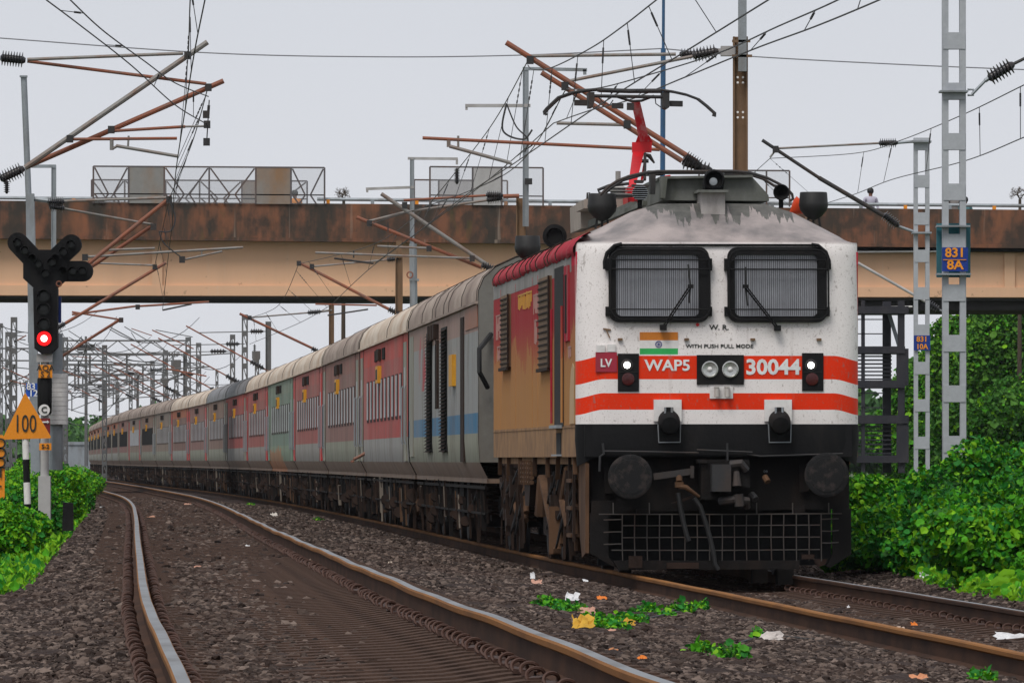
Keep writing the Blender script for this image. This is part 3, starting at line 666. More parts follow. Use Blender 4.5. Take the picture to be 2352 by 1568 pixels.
for cx in (1135, 1212):
    mb = MB(); mb.tube([(X1(cx), -.07, Z1(1235)), (X1(cx), -.075, Z1(1300))], .028, 12); mb.box(X1(cx-18), X1(cx+18), -.08, -.02, Z1(1230), Z1(1218)); part('jumper_plug', mb, grimy('dirty_aluminium', c4(.5, .47, .44), c4(.2, .17, .15), 6, .5, .3), loco)
for x0, x1 in ((655, 872), (1483, 1698)):
    mb = MB(); mb.box(X1(x0+10), X1(x1), -.05, .03, Z1(1480), Z1(1318)); bx = part('socket_box', mb, 'white_paint', loco)
    xc = (x0+x1)/2+12
    mb = MB(); mb.lathe((X1(xc), -.05, Z1(1470)), (0, -.8, -.25), [(.115, 0), (.12, .05), (.11, .16), (.09, .19), (.0, .2)], 20); mb.box(X1(xc-30), X1(xc+30), -.14, -.06, Z1(1440), Z1(1375)); mb.box(X1(xc-85), X1(xc+85), -.06, .0, Z1(1600), Z1(1500)); part('coupling_socket', mb, 'black', bx)
    mb = MB(); mb.box(X1(xc-80), X1(xc+80), -.045, -.03, Z2(255), Z2(30)); part('socket_flap', mb, 'dark_void', bx)
    mb = MB(); a = X1(xc-82); b = X1(xc+84); t_ = Z1(1500); u_ = Z2(265); mb.tube([(a, -.09, t_), (a+.008, -.09, u_), (b, -.09, u_+.003), (b+.003, -.09, t_)], .007, 6); mb.tube([(X1(xc-32), -.16, Z1(1375)), (X1(xc-32), -.16, Z1(1440))], .012, 6); mb.tube([(X1(xc+18), -.16, Z1(1375)), (X1(xc+18), -.16, Z1(1440))], .012, 6); part('wire_stirrup', mb, 'steel_grey', bx)
# windscreens
def rrect(x0, x1, z0, z1, r, n=6):
    pts = []
    for cx, cz, a0 in ((x1-r, z1-r, 0), (x0+r, z1-r, 90), (x0+r, z0+r, 180), (x1-r, z0+r, 270)):
        for i in range(n+1):
            a = R(a0+90*i/n); pts.append((cx+r*math.cos(a), cz+r*math.sin(a)))
    return pts
def yz(z, d): return .07*max(0, z-2.3)-d
for side, gx0, gx1, fx0, fx1 in (('L', 385, 1007, 330, 1083), ('R', 1275, 1895, 1220, 1965)):
    mb = MB(); o_ = rrect(X1(fx0), X1(fx1), Z1(742), Z1(178), .11); i_ = rrect(X1(gx0), X1(gx1), Z1(695), Z1(235), .06); nn = len(o_)
    vs = [(x, yz(z, .05), z) for x, z in o_]+[(x, yz(z, .05), z) for x, z in i_]+[(x, yz(z, -.02), z) for x, z in o_]+[(x, yz(z, .0), z) for x, z in i_]
    fs = []
    for i in range(nn):
        j = (i+1) % nn; fs += [(i, j, nn+j, nn+i), (i, 2*nn+i, 2*nn+j, j), (nn+i, nn+j, 3*nn+j, 3*nn+i)]
    mb.add(vs, fs); wf = part('windscreen', mb, 'black', loco)
    mb = MB(); mb.add([(x, yz(z, .004), z) for x, z in rrect(X1(gx0-4), X1(gx1+4), Z1(699), Z1(231), .06)], [tuple(range(nn))]); part('pane', mb, 'glass', wf)
    mb = MB()
    for k in range(40):
        x = X1(gx0+8+(gx1-gx0-14)*k/39+random.uniform(-1.5, 1.5)); mb.tube([(x, yz(3.4, .085), Z1(240)), (x, yz(2.8, .085), Z1(692))], .0028, 4)
    for y, r_ in ((345, .009), (645, .008), (275, .008)): mb.tube([(X1(fx0), yz(Z1(y), .10), Z1(y)), (X1(fx1), yz(Z1(y), .10), Z1(y))], r_, 6)
    part('window_grille', mb, 'black', wf)
    mb = MB(); hp = rrect(X1(fx0+10), X1(fx1+(8 if side == 'R' else 0)), Z1(722), Z1(200), .13); mb.tube([(x, yz(z, .11), z) for x, z in hp+[hp[0]]], .010, 6); 
    for x_ in (fx0-8, fx1+5): 
        for z_ in (310, 650): mb.box(X1(x_-16), X1(x_+14), yz(3.3, .1), .08, Z1(z_+45), Z1(z_-45) if z_ < 400 else Z1(z_-25))
    part('grille_hoop', mb, 'black', wf)
mb = MB(); mb.tube([(X1(302), yz(3.3, .06), Z1(345)), (X1(300), yz(3.4, .06), Z1(290)), (X1(318), yz(3.5, .06), Z1(225)), (X1(375), yz(3.55, .06), Z1(170)), (X1(430), yz(3.57, .06), Z1(158))], .022, 8); mb.box(X1(400), X1(1900), .06, .10, Z1(170), Z1(154))
mb.tube([(X1(1985), yz(3.3, .06), Z1(345)), (X1(1983), yz(3.4, .06), Z1(280)), (X1(1960), yz(3.5, .06), Z1(215)), (X1(1900), yz(3.55, .06), Z1(165)), (X1(1850), yz(3.57, .06), Z1(158))], .018, 8); part('rain_strip', mb, 'black', loco)
for pv, tip, bl in (((735, 780), (935, 475), [(918, 310), (935, 470), (925, 600)]), ((1590, 785), (1345, 475), [(1348, 330), (1348, 470), (1362, 620)])):
    mb = MB(); o_ = Vector((X1(pv[0]), .0, Z1(pv[1]))); t_ = Vector((X1(tip[0]), .0, Z1(tip[1])))
    d_ = Vector((.013, 0, 0)); y_ = Vector((0, -.13, 0))
    mb.tube([o_-d_+y_*.6, t_-d_+y_], .010, 6); mb.tube([o_+d_+y_*.6, t_+d_+y_], .008, 6)
    mb.box(o_.x-.035, o_.x+.035, -.1, .0, o_.z-.03, o_.z+.03); mb.box(t_.x-.03, t_.x+.03, -.16, -.12, t_.z-.02, t_.z+.02); wp = part('wiper_arm', mb, 'black', loco)
    mb = MB(); mb.tube([(X1(a), -.12, Z1(b)) for a, b in bl], .011, 5); part('wiper_blade', mb, 'rubber', wp)
mb = MB(); mb.lathe((X1(995), .03, Z1(758)), (0, -1, 0), [(.012, 0), (.02, .02), (0, .025)], 8); part('paint_blob', mb, 'red_paint', loco)
# roof front fittings
def wpart(name, mb, mat, par=loco, smooth=True): return part(name, mb, mat, par, W=True, smooth=smooth)
def poly5(mb, pts, Y0, Y1):
    a = [A5(x, y, Y0) for x, y in pts]; b = [Vector((p.x-.0556*(Y1-Y0), Y1, p.z)) for p in a]; n_ = len(a)
    mb.add(a+b, [tuple(range(n_)), tuple(range(2*n_-1, n_-1, -1))]+[(i, i+n_, (i+1) % n_+n_, (i+1) % n_) for i in range(n_)])
mb = MB(); poly5(mb, [(1128, 1045), (1745, 1035), (1862, 1165), (1866, 1205), (1128, 1200)], 89.3, 92.5); mb.box; wpart('roof_equipment_box', mb, 'roof_box')
mb = MB(); poly5(mb, [(1118, 1035), (1755, 1026), (1752, 1042), (1120, 1052)], 89.2, 92.6); poly5(mb, [(1120, 1050), (1165, 1050), (1150, 1185), (1120, 1185)], 89.15, 89.4); wpart('box_lid', mb, 'roof_box')
mb = MB(); poly5(mb, [(1398, 1140), (1562, 1140), (1562, 1345), (1398, 1345)], 88.75, 89.4); wpart('lamp_pedestal', mb, grimy('scuffed_pale_pedestal', c4(.40, .37, .36), c4(.20, .18, .17), 5, .8))
mb = MB(); poly5(mb, [(1375, 1128), (1585, 1128), (1585, 1146), (1375, 1146)], 88.65, 89.4); wpart('pedestal_plate', mb, 'roof_box')
c = A5(1487, 1062, 88.7); mb = MB(); mb.lathe(c, (0, -1, 0), [(.105, -.35), (.115, .0), (.10, .01), (.085, -.04), (.06, -.06), (0, -.07)], 28); poly5(mb, [(1420, 1075), (1440, 1000), (1485, 985), (1530, 1000), (1555, 1075), (1550, 1130), (1425, 1130)], 88.8, 89.1); wpart('roof_headlamp', mb, 'black')
mb = MB(); mb.lathe(A5(1482, 1072, 88.66), (0, -1, 0), [(.045, -.03), (.04, .0), (0, .005)], 20); wpart('roof_lamp_lens', mb, 'steel_grey')
for cx, cy, r_ in ((1950, 1145, .09), (975, 1150, .085)):
    c = A5(cx, cy, 89.3); mb = MB(); mb.lathe(c, (0, -1, 0), [(.03, -.35), (.04, -.2), (r_, .0), (r_*.9, .005), (r_*.3, -.12), (0, -.13)], 24); mb.bar(c+Vector((0, .1, -.05)), c+Vector((0, .1, -.17)), .05)
    h = wpart('horn', mb, 'black')
    if cx < 1000:
        mb = MB()
        for k in range(9):
            t_ = k/8*2-1; mb.tube([c+Vector((-.09*math.sqrt(max(0, 1-t_*t_)), -.02, .09*t_)), c+Vector((.09*math.sqrt(max(0, 1-t_*t_)), -.02, .09*t_))], .003, 4)
        wpart('horn_grille', mb, 'steel_grey', h)
mb = MB(); poly5(mb, [(925, 1090), (1040, 1095), (1035, 1110), (925, 1105)], 89.3, 89.5); poly5(mb, [(1045, 1020), (1085, 1020), (1080, 1155), (1048, 1155)], 89.5, 89.7); poly5(mb, [(940, 1060), (1005, 1062), (1000, 1080), (945, 1080)], 89.4, 89.6); wpart('horn_bracket', mb, 'steel_dark')
for cx, cy, Y in ((714, 1235, 90.5), (2172, 1225, 90.5), (200, 1518, 101)):
    c = A5(cx, cy, Y); k_ = Y/90.5; mb = MB(); mb.lathe(c+Vector((0, 0, -.15)), (0, 0, 1), [(.02, -.03), (.09, .01), (.15, .08), (.165, .14), (.16, .16), (.152, .27), (.145, .28), (0, .285)], 28)
    for dx, dy in ((-.05, 0), (.05, 0), (0, .05)): mb.bar(c+Vector((dx, dy, -.12)), c+Vector((dx*1.5, dy*1.5, -.26)), .025)
    wpart('roof_ventilator', mb, 'rubber')
mb = MB(); mb.lathe(A5(387, 1448, 97), (0, -1, 0), [(.14, -.25), (.145, .0), (.1, .01), (.09, -.03), (0, -.04)], 20); wpart('side_horn', mb, 'black')
c = A5(2070, 1245, 90.8); mb = MB(); mb.lathe(c, (.7, 0, .5), [(.01, -.12), (.10, .0), (.11, .05), (0, .08)], 16); wpart('orange_cowl', mb, grimy('orange_cowl_paint', c4(.75, .06, .01), c4(.5, .06, .01), 5, .5))
mb = MB(); poly5(mb, [(565, 1215), (650, 1208), (655, 1385), (570, 1395)], 95.5, 97.5); poly5(mb, [(590, 1195), (660, 1165), (900, 1165), (935, 1250), (590, 1255)], 94, 95.5); wpart('resistor_cabinet', mb, grimy('pale_roof_cabinet', c4(.36, .31, .27), c4(.18, .15, .13), 4, .8))
mb = MB(); mb.insul(A5(822, 1190, 93), A5(822, 1095, 93), .17, 4, .5); mb.tube([A5(824, 1100, 93), A5(824, 1000, 93)], .03, 8); wpart('roof_insulator', mb, grimy('grey_porcelain', c4(.36, .35, .34), c4(.22, .2, .19), 5, .5))
mb = MB(); mb.tube([A5(610, 1190, 92.5), A5(612, 1150, 92.5), A5(628, 1150, 92.5), A5(630, 1180, 92.5)], .012, 5); mb.tube([A5(700, 1150, 92), A5(685, 1130, 92), A5(760, 1100, 92), A5(900, 1085, 92)], .02, 6); mb.tube([A5(640, 1162, 92), A5(930, 1168, 92)], .02, 6); wpart('roof_conductor', mb, 'steel_dark')
mb = MB()
for k in range(4): mb.insul(A5(524+k*12, 1405, 98.5), A5(524+k*12, 1350-random.uniform(-6, 12), 98.5), .035, 3, .5)
wpart('red_insulator', mb, 'red_paint')
mb = MB(); mb.lathe(A5(600, 1390, 96.5), (0, 0, 1), [(.08, 0), (.09, .08), (.05, .12)], 10); mb.bar(A5(640, 1365, 95), A5(930, 1235, 92), .08); mb.bar(A5(700, 1350, 93), A5(1010, 1220, 91), .05); wpart('roof_walk_rail', mb, 'roof_box')
# lowered front pantograph (arch in front) and raised rear one
pan = wpart('folded_pantograph', MB().tube([A5(x, y, 90.2) for x, y in ((700, 1165), (760, 1105), (820, 1066), (900, 1035), (1000, 1012), (1100, 1001), (1640, 1001), (1740, 1012), (1850, 1045), (1930, 1085), (1975, 1110))], .016, 8), 'steel_dark')
mb = MB(); mb.tube([A5(x, y, 90.6) for x, y in ((715, 1170), (775, 1115), (860, 1062), (1000, 1022), (1100, 1012), (1640, 1012), (1740, 1026), (1830, 1055), (1900, 1100), (1990, 1120), (2025, 1160), (2030, 1190), (2010, 1205))], .016, 8); poly5(mb, [(1030, 995), (1150, 995), (1150, 1020), (1030, 1025)], 90.2, 90.7); poly5(mb, [(1560, 1000), (1700, 1005), (1680, 1030), (1560, 1025)], 90.2, 90.7); part('collector_strip', mb, 'steel_dark', pan, W=True)
YP = 94.5
mb = MB()
def redbar(a, b, wa, wb, Ya, Yb, dp=.14):
    A_ = [A5(a[0]-wa, a[1], Ya), A5(a[0]+wa, a[1], Ya), A5(b[0]+wb, b[1], Yb), A5(b[0]-wb, b[1], Yb)]; B_ = [p+Vector((0, dp, 0)) for p in A_]
    mb.add(A_+B_, [(0, 1, 2, 3), (7, 6, 5, 4), (0, 4, 5, 1), (1, 5, 6, 2), (2, 6, 7, 3), (3, 7, 4, 0)])
redbar((945, 515), (1008, 798), 30, 34, YP-.2, YP+.5, .10); part_u = wpart('raised_pantograph', mb, grimy('pink_worn_red_paint', c4(.60, .02, .04), c4(.62, .30, .33), 6, .5, 0, .45, .6, (2.5, 1, .4)), smooth=False)
mb = MB(); redbar((990, 800), (988, 868), 69, 67, YP+.5, YP+.5, .22); redbar((965, 868), (908, 1165), 40, 22, YP+.5, YP-.7, .13); redbar((1010, 925), (985, 1075), 8, 8, YP+.5, YP, .05); redbar((1000, 752), (1005, 800), 38, 60, YP+.45, YP+.5, .15); part('lower_arm', mb, 'red_paint', part_u, W=True, smooth=False)
mb = MB(); mb.tube([A5(1010, 885, YP+.4), A5(1040, 895, YP+.4), A5(1075, 945, YP+.4)], [.02, .03, .012], 6); mb.tube([A5(1010, 880, YP+.4), A5(1008, 1060, YP)], .018, 6); mb.tube([A5(985, 930, YP+.3), A5(1035, 930, YP+.3)], .025, 6); part('damper', mb, 'steel_dark', part_u, W=True)
mb = MB(); poly5(mb, [(900, 1165), (1130, 1150), (1135, 1195), (900, 1205)], 93.3, 94.5); poly5(mb, [(1095, 1055), (1170, 1045), (1175, 1150), (1085, 1165)], 92.8, 93.5); poly5(mb, [(1150, 1030), (1185, 1025), (1190, 1060), (1150, 1060)], 93, 93.3); poly5(mb, [(885, 1110), (930, 1085), (935, 1260), (895, 1240)], 93.2, 94); part('base_frame', mb, 'red_paint', part_u, W=True, smooth=False)
hd = ((318, 612), (312, 590), (330, 568), (410, 492), (510, 457), (600, 443), (680, 436), (900, 442), (1120, 440), (1200, 452), (1290, 472), (1370, 502), (1430, 550), (1483, 598), (1480, 622))
mb = MB(); mb.tube([A5(x, y, YP-.5) for x, y in hd], .015, 8); mb.tube([A5(x, y, YP-.5) for x, y in ((680, 440), (900, 447), (1120, 445))], .024, 8)
mb.tube([A5(x+12, y+4, YP-.1) for x, y in hd], .015, 8); mb.tube([A5(x, y, YP-.1) for x, y in ((690, 443), (900, 450), (1130, 449))], .024, 8); part('contact_strip', mb, 'steel_dark', part_u, W=True)
mb = MB(); mb.tube([A5(660, 482, YP-.3), A5(1160, 490, YP-.3)], .02, 8); mb.tube([A5(800, 482, YP-.3), A5(915, 518, YP-.2), A5(985, 515, YP-.2), A5(1070, 482, YP-.3)], .016, 6)
poly5(mb, [(622, 455), (662, 455), (662, 520), (650, 560), (625, 560)], YP-.5, YP-.1); poly5(mb, [(1135, 455), (1180, 455), (1178, 560), (1165, 570), (1140, 560)], YP-.5, YP-.1)
mb.tube([A5(690, 490, YP-.3), A5(720, 525, YP-.3), A5(765, 545, YP-.3), A5(790, 510, YP-.3)], .007, 5); mb.tube([A5(1080, 490, YP-.3), A5(1085, 535, YP-.3), A5(1120, 560, YP-.3)], .007, 5)
part('head_frame', mb, 'steel_dark', part_u, W=True)
for x0, x1, y0, y1 in ((524, 612, 508, 546), (783, 862, 530, 566), (888, 935, 528, 577), (1183, 1271, 514, 552)):
    mb = MB(); poly5(mb, [(x0, y0), (x1, y0+2), (x1, y1+2), (x0, y1)], YP-.45, YP-.35); part('head_plate', mb, 'steel_dark', part_u, W=True)
# body side fittings
def sbox(name, y0, y1, z0, z1, mat, d=.03, par=None, x=-HW): 
    mb = MB(); mb.box(x-d, x+.01, y0, y1, z0, z1); return part(name, mb, mat, par or loco, smooth=False)
cw = sbox('cab_side_window', 1.25, 2.0, 2.55, 3.38, 'red_cover', .02); sbox('pane', 1.50, 1.82, 2.64, 3.28, 'coach_glass_dark', .024, cw)
dr = sbox('doorway_shade_sheet', 2.35, 3.95, 1.62, 3.40, 'dark_void', .006)  # flat near-black sheet stands in for the shaded doorway
for y in (2.2, 4.1): 
    mb = MB(); mb.tube([(-HW-.03, y, 1.66), (-HW-.03, y, 2.95)], .014, 6); part('handrail', mb, 'red_cover' if y > 3 else 'side', dr)
sbox('door_sill', 2.6, 3.75, 1.60, 1.635, 'steel_grey', .08, dr); sbox('step_shade_sheet', 2.8, 3.6, 1.3, 1.55, 'dark_void', .005, dr); sbox('step', 2.75, 3.65, 1.29, 1.31, 'steel_grey', .06, dr)  # shade of the step recess is a near-black sheet, nothing is cut in
for y0, y1, z0, z1 in ((4.5, 6.6, 2.30, 3.34), (12.9, 14.7, 2.40, 3.3)):
    g = sbox('vent_grille', y0, y1, z0, z1, 'mast_brown', .03)
    mb = MB()
    for k in range(14): zz = z0+.05+(z1-z0-.1)*k/13; mb.bar((-HW-.035, y0+.06, zz), (-HW-.035, y1-.06, zz), .02, .02)
    mb.box(-HW-.05, -HW-.03, y0-.03, y0+.03, z0-.03, z1); mb.box(-HW-.06, -HW-.03, y0-.03, y1+.03, z0-.04, z0); part('louvre', mb, 'gear_brown', g, smooth=False)
def strokes(y0, y1, z0, z1, n_, mat, nm='painted_lettering'):
    mb = MB()
    for k in range(n_):
        y = y0+(y1-y0)*(k+.2)/n_; h_ = random.uniform(.55, 1); a = random.uniform(0, 1-h_)
        mb.box(-HW-.006, -HW, y, y+(y1-y0)/n_*.5, z0+(z1-z0)*a, z0+(z1-z0)*(a+h_))
    mb.box(-HW-.006, -HW, y0, y1, z1-.03, z1-.01)
    return part(nm, mb, mat, loco, smooth=False)
M_PINK = grimy('faded_pink_lettering', c4(.42, .24, .21), c4(.34, .15, .13), 6, .8)
strokes(8.4, 11.3, 3.04, 3.26, 12, 'yellow_board'); strokes(7.0, 8.1, 2.95, 3.2, 6, M_PINK); strokes(7.3, 7.9, 2.6, 2.9, 3, M_PINK); strokes(15.2, 16.3, 2.75, 3.1, 6, M_PINK); strokes(15.3, 16.0, 2.5, 2.7, 3, M_PINK); strokes(1.0, 1.5, 2.35, 2.5, 4, M_PINK)
mb = MB()
mb.prism([(.40, 1.64), (1.2, 1.64), (1.15, 2.0), (.95, 2.22), (.65, 2.30), (.42, 2.25)], -HW-.008, -HW-.001, 'x'); part('painted_motif', mb, grimy('pale_ochre_motif', c4(.50, .33, .17), c4(.42, .26, .12), 4, .6), loco, smooth=False)
# wheels and bogies
WM = MB().lathe((0, 0, 0), (1, 0, 0), [(.08, -.06), (.40, -.06), (.47, -.07), (.5, -.07), (.545, -.06), (.55, .0), (.575, .045), (.575, .065), (.5, .07), (.44, .05), (.10, .04)], 36)
WMM = WM.mesh('wheel', ['steel_dark'], True)
def wheelset(y, par, rad=1.0):
    mb = MB(); mb.tube([(-.9, y, .55*rad), (.9, y, .55*rad)], .09, 12); a = part('axle', mb, 'black_under', par)
    for s in (-1, 1):
        o = link('wheel', WMM, a); o.location = (s*.86, y, .55*rad); o.scale = (s*-1, rad, rad) if False else (1, rad, rad); o.rotation_euler = (0, 0, 0 if s < 0 else math.pi)
    return a
for y in (2.4, 5.2, 12.4, 15.2): wheelset(y, loco)
def spring(mb, x, y, z0, z1, r=.09, n=5, w_=.018):
    mb.tube([(x+r*math.cos(a), y+r*math.sin(a), z0+(z1-z0)*a/(2*math.pi*n)) for a in np.linspace(0, 2*math.pi*n, n*9)], w_, 5)
def bogie(yc, par, rnd, wb=2.8, m1='gear_brown', m2='gear_tan', dense=1.0, x0=-1.25):
    mb = MB(); mb.box(x0, x0+.18, yc-wb/2-.9, yc+wb/2+.9, .55, .75); mb.box(x0, x0+.2, yc-.7, yc+.7, .42, .80); mb.box(x0+.1, -x0-.1, yc-.35, yc+.35, .45, .75)
    mb.box(-x0-.18, -x0, yc-wb/2-.9, yc+wb/2+.9, .55, .75)
    for s in (-1, 1): mb.box(x0-.08, x0+.15, yc+s*wb/2-.16, yc+s*wb/2+.16, .42, .68)
    b = part('bogie', mb, 'black_under', par, smooth=False)
    mb = MB()
    for s in (-1, 1):
        for d_ in (-.35, .35): spring(mb, x0-.06, yc+s*wb/2+d_, .50, .90)
    for d_ in (-.35, .0, .35): spring(mb, x0-.02, yc+d_, .72, 1.18, .12, 6, .022)
    part('spring', mb, m1, b)
    mb = MB()
    for k in range(int(5*dense)):
        y = yc+rnd.uniform(-wb/2-.8, wb/2+.8); z = rnd.uniform(.75, 1.15); dz = rnd.uniform(.3, .55)
        mb.tube([(x0-.12, y, z), (x0-.14, y+rnd.uniform(-.25, .25), z-dz*.5), (x0-.14, y+rnd.uniform(-.3, .3), z-dz)], [.035, .05, .035], 8)
    part('damper', mb, m2, b)
    mb = MB()
    for k in range(int(9*dense)):
        y = yc+rnd.uniform(-wb/2-.9, wb/2+.9); z = rnd.uniform(.8, 1.2); h_ = rnd.uniform(.3, .95)
        mb.bar((x0-.20, y, z), (x0-.18+rnd.uniform(-.04, .04), y+rnd.uniform(-.1, .1), max(.12, z-h_)), rnd.choice([.02, .03, .05]), .02)
    for k in range(int(4*dense)):
        y = yc+rnd.uniform(-wb/2-.9, wb/2+.9); z = rnd.uniform(.5, 1.1); w_ = rnd.uniform(.08, .22); mb.box(x0-.22, x0-.02, y, y+w_, z-rnd.uniform(.08, .3), z)
    part('brake_rigging', mb, m1, b, smooth=False)
    mb = MB()
    for k in range(int(6*dense)):
        y = yc+rnd.uniform(-wb/2-.9, wb/2+.9); z = rnd.uniform(.6, 1.2); s = rnd.uniform(.2, .5)
        mb.tube([(x0-.16, y, z), (x0-.22, y+s*.3, z-s*.7), (x0-.22, y+s*.7, z-s*.8), (x0-.14, y+s, z-s*.2)], .014, 5)
    part('hose', mb, 'rubber', b)
    return b
rr_ = random.Random(3)
bogie(3.8, loco, rr_, 2.8, 'gear_brown', 'gear_tan', 2.0, -1.28); bogie(13.8, loco, rr_, 2.8, 'gear_brown', 'gear_tan', 2.0, -1.28)
# near side: cooling coil, sandbox, steps, ladder bars, diagonal rod
mb = MB(); 
for k in range(5): mb.tube([(-1.5, 9.0, 1.20-k*.055), (-1.5, 11.2, 1.20-k*.055)], .026, 8)
for k in range(5): mb.box(-1.54, -1.5, 9.1+k*.5, 9.13+k*.5, .95, 1.24)
part('cooling_coil', mb, 'gear_tan', loco)
mb = MB(); mb.prism([(9.4, .96), (10.6, .96), (10.4, .70), (9.6, .70)], -1.5, -1.3, 'x'); mb.box(-1.25, 1.25, 7.0, 10.9, .35, .95); part('transformer_tank', mb, 'gear_brown', loco, smooth=False)
for z in (1.02, .72, .42):
    mb = MB(); mb.box(-1.52, -1.25, 1.35, 2.1, z-.02, z+.02); part('cab_step', mb, 'gear_tan', loco, smooth=False)
for y in (1.3, 2.08): part('step_stringer', MB().box(-1.5, -1.47, y, y+.06, .35, 1.28), 'gear_brown', loco, smooth=False)
mb = MB(); mb.bar((-1.5, 6.9, 1.05), (-1.48, 4.4, .22), .09, .05); mb.bar((-1.5, 4.5, .72), (-1.5, 4.45, .18), .14, .05); mb.tube([(-1.45, 2.7, 1.15), (-1.47, 3.0, .8), (-1.45, 2.6, .5)], [.06, .08, .06], 8); mb.tube([(-1.47, 7.4, 1.05), (-1.47, 7.5, .6)], [.06, .09], 8); part('traction_rod', mb, 'gear_tan', loco, smooth=False)
for y in (.9, 3.9, 5.9, 8.4, 11.5, 14, 16): 
    mb = MB(); mb.bar((-1.5, y, 1.3), (-1.5, y+random.uniform(-.1, .2), random.uniform(.9, 1.1)), .05, .03); part('bracket', mb, 'gear_tan', loco, smooth=False)
mb = MB(); mb.box(-1.1, 1.1, 6.2, 7.0, .3, .9); mb.box(-1.15, 1.2, .9, 16.5, .9, 1.25); part('underframe', mb, 'black_under', loco, smooth=False)
# ================================================================== COACHES
CS = [(-1.47, .96), (-1.60, 1.215), (-1.62, 1.5), (-1.62, 3.32)]
RF = [(-1.63, 3.32), (-1.62, 3.48), (-1.55, 3.65), (-1.40, 3.79), (-1.12, 3.92), (-.75, 4.01), (-.35, 4.07), (0, 4.09)]
RF = RF+[(-x, z) for x, z in RF[::-1][1:]]
LC = 23.6
cache = {}
def cached(key, fn, mats, smooth=True):
    if key not in cache: cache[key] = fn().mesh(key[0], mats, smooth)
    return cache[key]
def body_mb():
    mb = MB()
    for s in (-1, 1):
        pts = [(s*x, z) for x, z in CS]; n_ = len(pts)
        mb.add([(x, 0, z) for x, z in pts]+[(x, LC, z) for x, z in pts], [(i, i+1, i+1+n_, i+n_) for i in range(n_-1)])
    mb.box(-1.5, 1.5, .1, LC-.1, .94, 1.0); return mb
def roof_mb():
    mb = MB(); n_ = len(RF); vs = []; ys = [0, .05, LC-.05, LC]
    for y in ys: vs += [(x, y, z) for x, z in RF]
    mb.add(vs, [(j*n_+i, j*n_+i+1, (j+1)*n_+i+1, (j+1)*n_+i) for j in range(3) for i in range(n_-1)]); mb.box(-1.6, 1.6, .02, LC-.02, 3.30, 3.34)
    mb.box(-1.665, -1.62, 0, LC, 3.30, 3.335)
    return mb
def end_mb():
    mb = MB(); pts = [(x, z) for x, z in CS[1:]]+[(x*.995, z-.01) for x, z in RF]+[(-x, z) for x, z in CS[1:][::-1]]; mb.prism(pts, .01, .06, 'y'); mb.box(-.6, .6, -.28, .02, 1.1, 3.2); mb.box(-1.2, 1.2, -.1, .02, .9, 1.25); return mb
def rib_mb(y, z0=.0, a=4):
    mb = MB(); mb.tube([(x*1.008, y, z+.004) for x, z in RF[:a+4]], .006, 5, False); return mb
UF = []
for v_ in range(3):
    rnd = random.Random(50+v_); mb = MB(); mb.box(-1.0, 1.0, 6.2, 17.2, .35, .95); mb.box(-.3, .3, .2, LC-.2, .5, .95)
    UF.append((mb, rnd))
def underframe(par, v_, tone='gear_brown', dens=1.0):
    key = ('underframe', v_)
    rnd = random.Random(90+v_)
    def f():
        mb = MB(); mb.box(-1.0, 1.0, 6.2, 17.2, .35, .95); mb.box(-1.15, 1.15, .3, LC-.3, .80, .96)
        for k in range(6): y = 6.0+k*1.9; mb.box(-1.45, -.9, y, y+rnd.uniform(.8, 1.6), rnd.uniform(.3, .5), .93)
        return mb
    link('underframe', cached(key, f, ['black_under'], False), par)
    def g():
        mb = MB(); r2 = random.Random(7+v_); mb.cur = 1; mb.box(-1.51, -1.47, .5, LC-.5, .86, .90); mb.box(-1.51, -1.47, .5, LC-.5, .52, .55)
        for k in range(int(52*dens)):
            y = r2.uniform(.6, LC-.6); z = r2.uniform(.7, .96); h_ = r2.uniform(.15, .75); mb.cur = r2.choice([0, 0, 1, 1, 1, 1, 2, 0, 3])
            mb.bar((-1.5, y, z), (-1.48, y+r2.uniform(-.06, .06), max(.14, z-h_)), r2.choice([.015, .02, .03, .06]), .02)
        mb.cur = 0
        for k in range(9):
            y = r2.uniform(.8, LC-.8); z = r2.uniform(.35, .7); mb.tube([(-1.5, y, z), (-1.5, y+.1, z-.02)], r2.uniform(.05, .1), 10)
        return mb
    link('hanging_gear', cached(('hanging_gear', v_), g, ['gear_brown', 'black_under', 'gear_tan', 'gear_light'], False), par)
def coach_bogie(par, yc, v_):
    key = ('bogie', v_, round(yc))
    if key not in cache:
        b = bogie(yc, par, random.Random(int(yc*7+v_)), 2.56, 'gear_brown', 'gear_tan', 1.0, -1.22)
        cache[key] = b; return b
    src = cache[key]; b = src.copy(); COL.objects.link(b); b.parent = par
    for ch in src.children: c_ = ch.copy(); COL.objects.link(c_); c_.parent = b
def mk(name, key, fn, mats, par, loc=(0, 0, 0), smooth=False):
    o = link(name, cached((name,)+key, fn, mats, smooth), par); o.location = loc; return o
def unit_box(x0, x1, y0, y1, z0, z1): return lambda: MB().box(x0, x1, y0, y1, z0, z1)
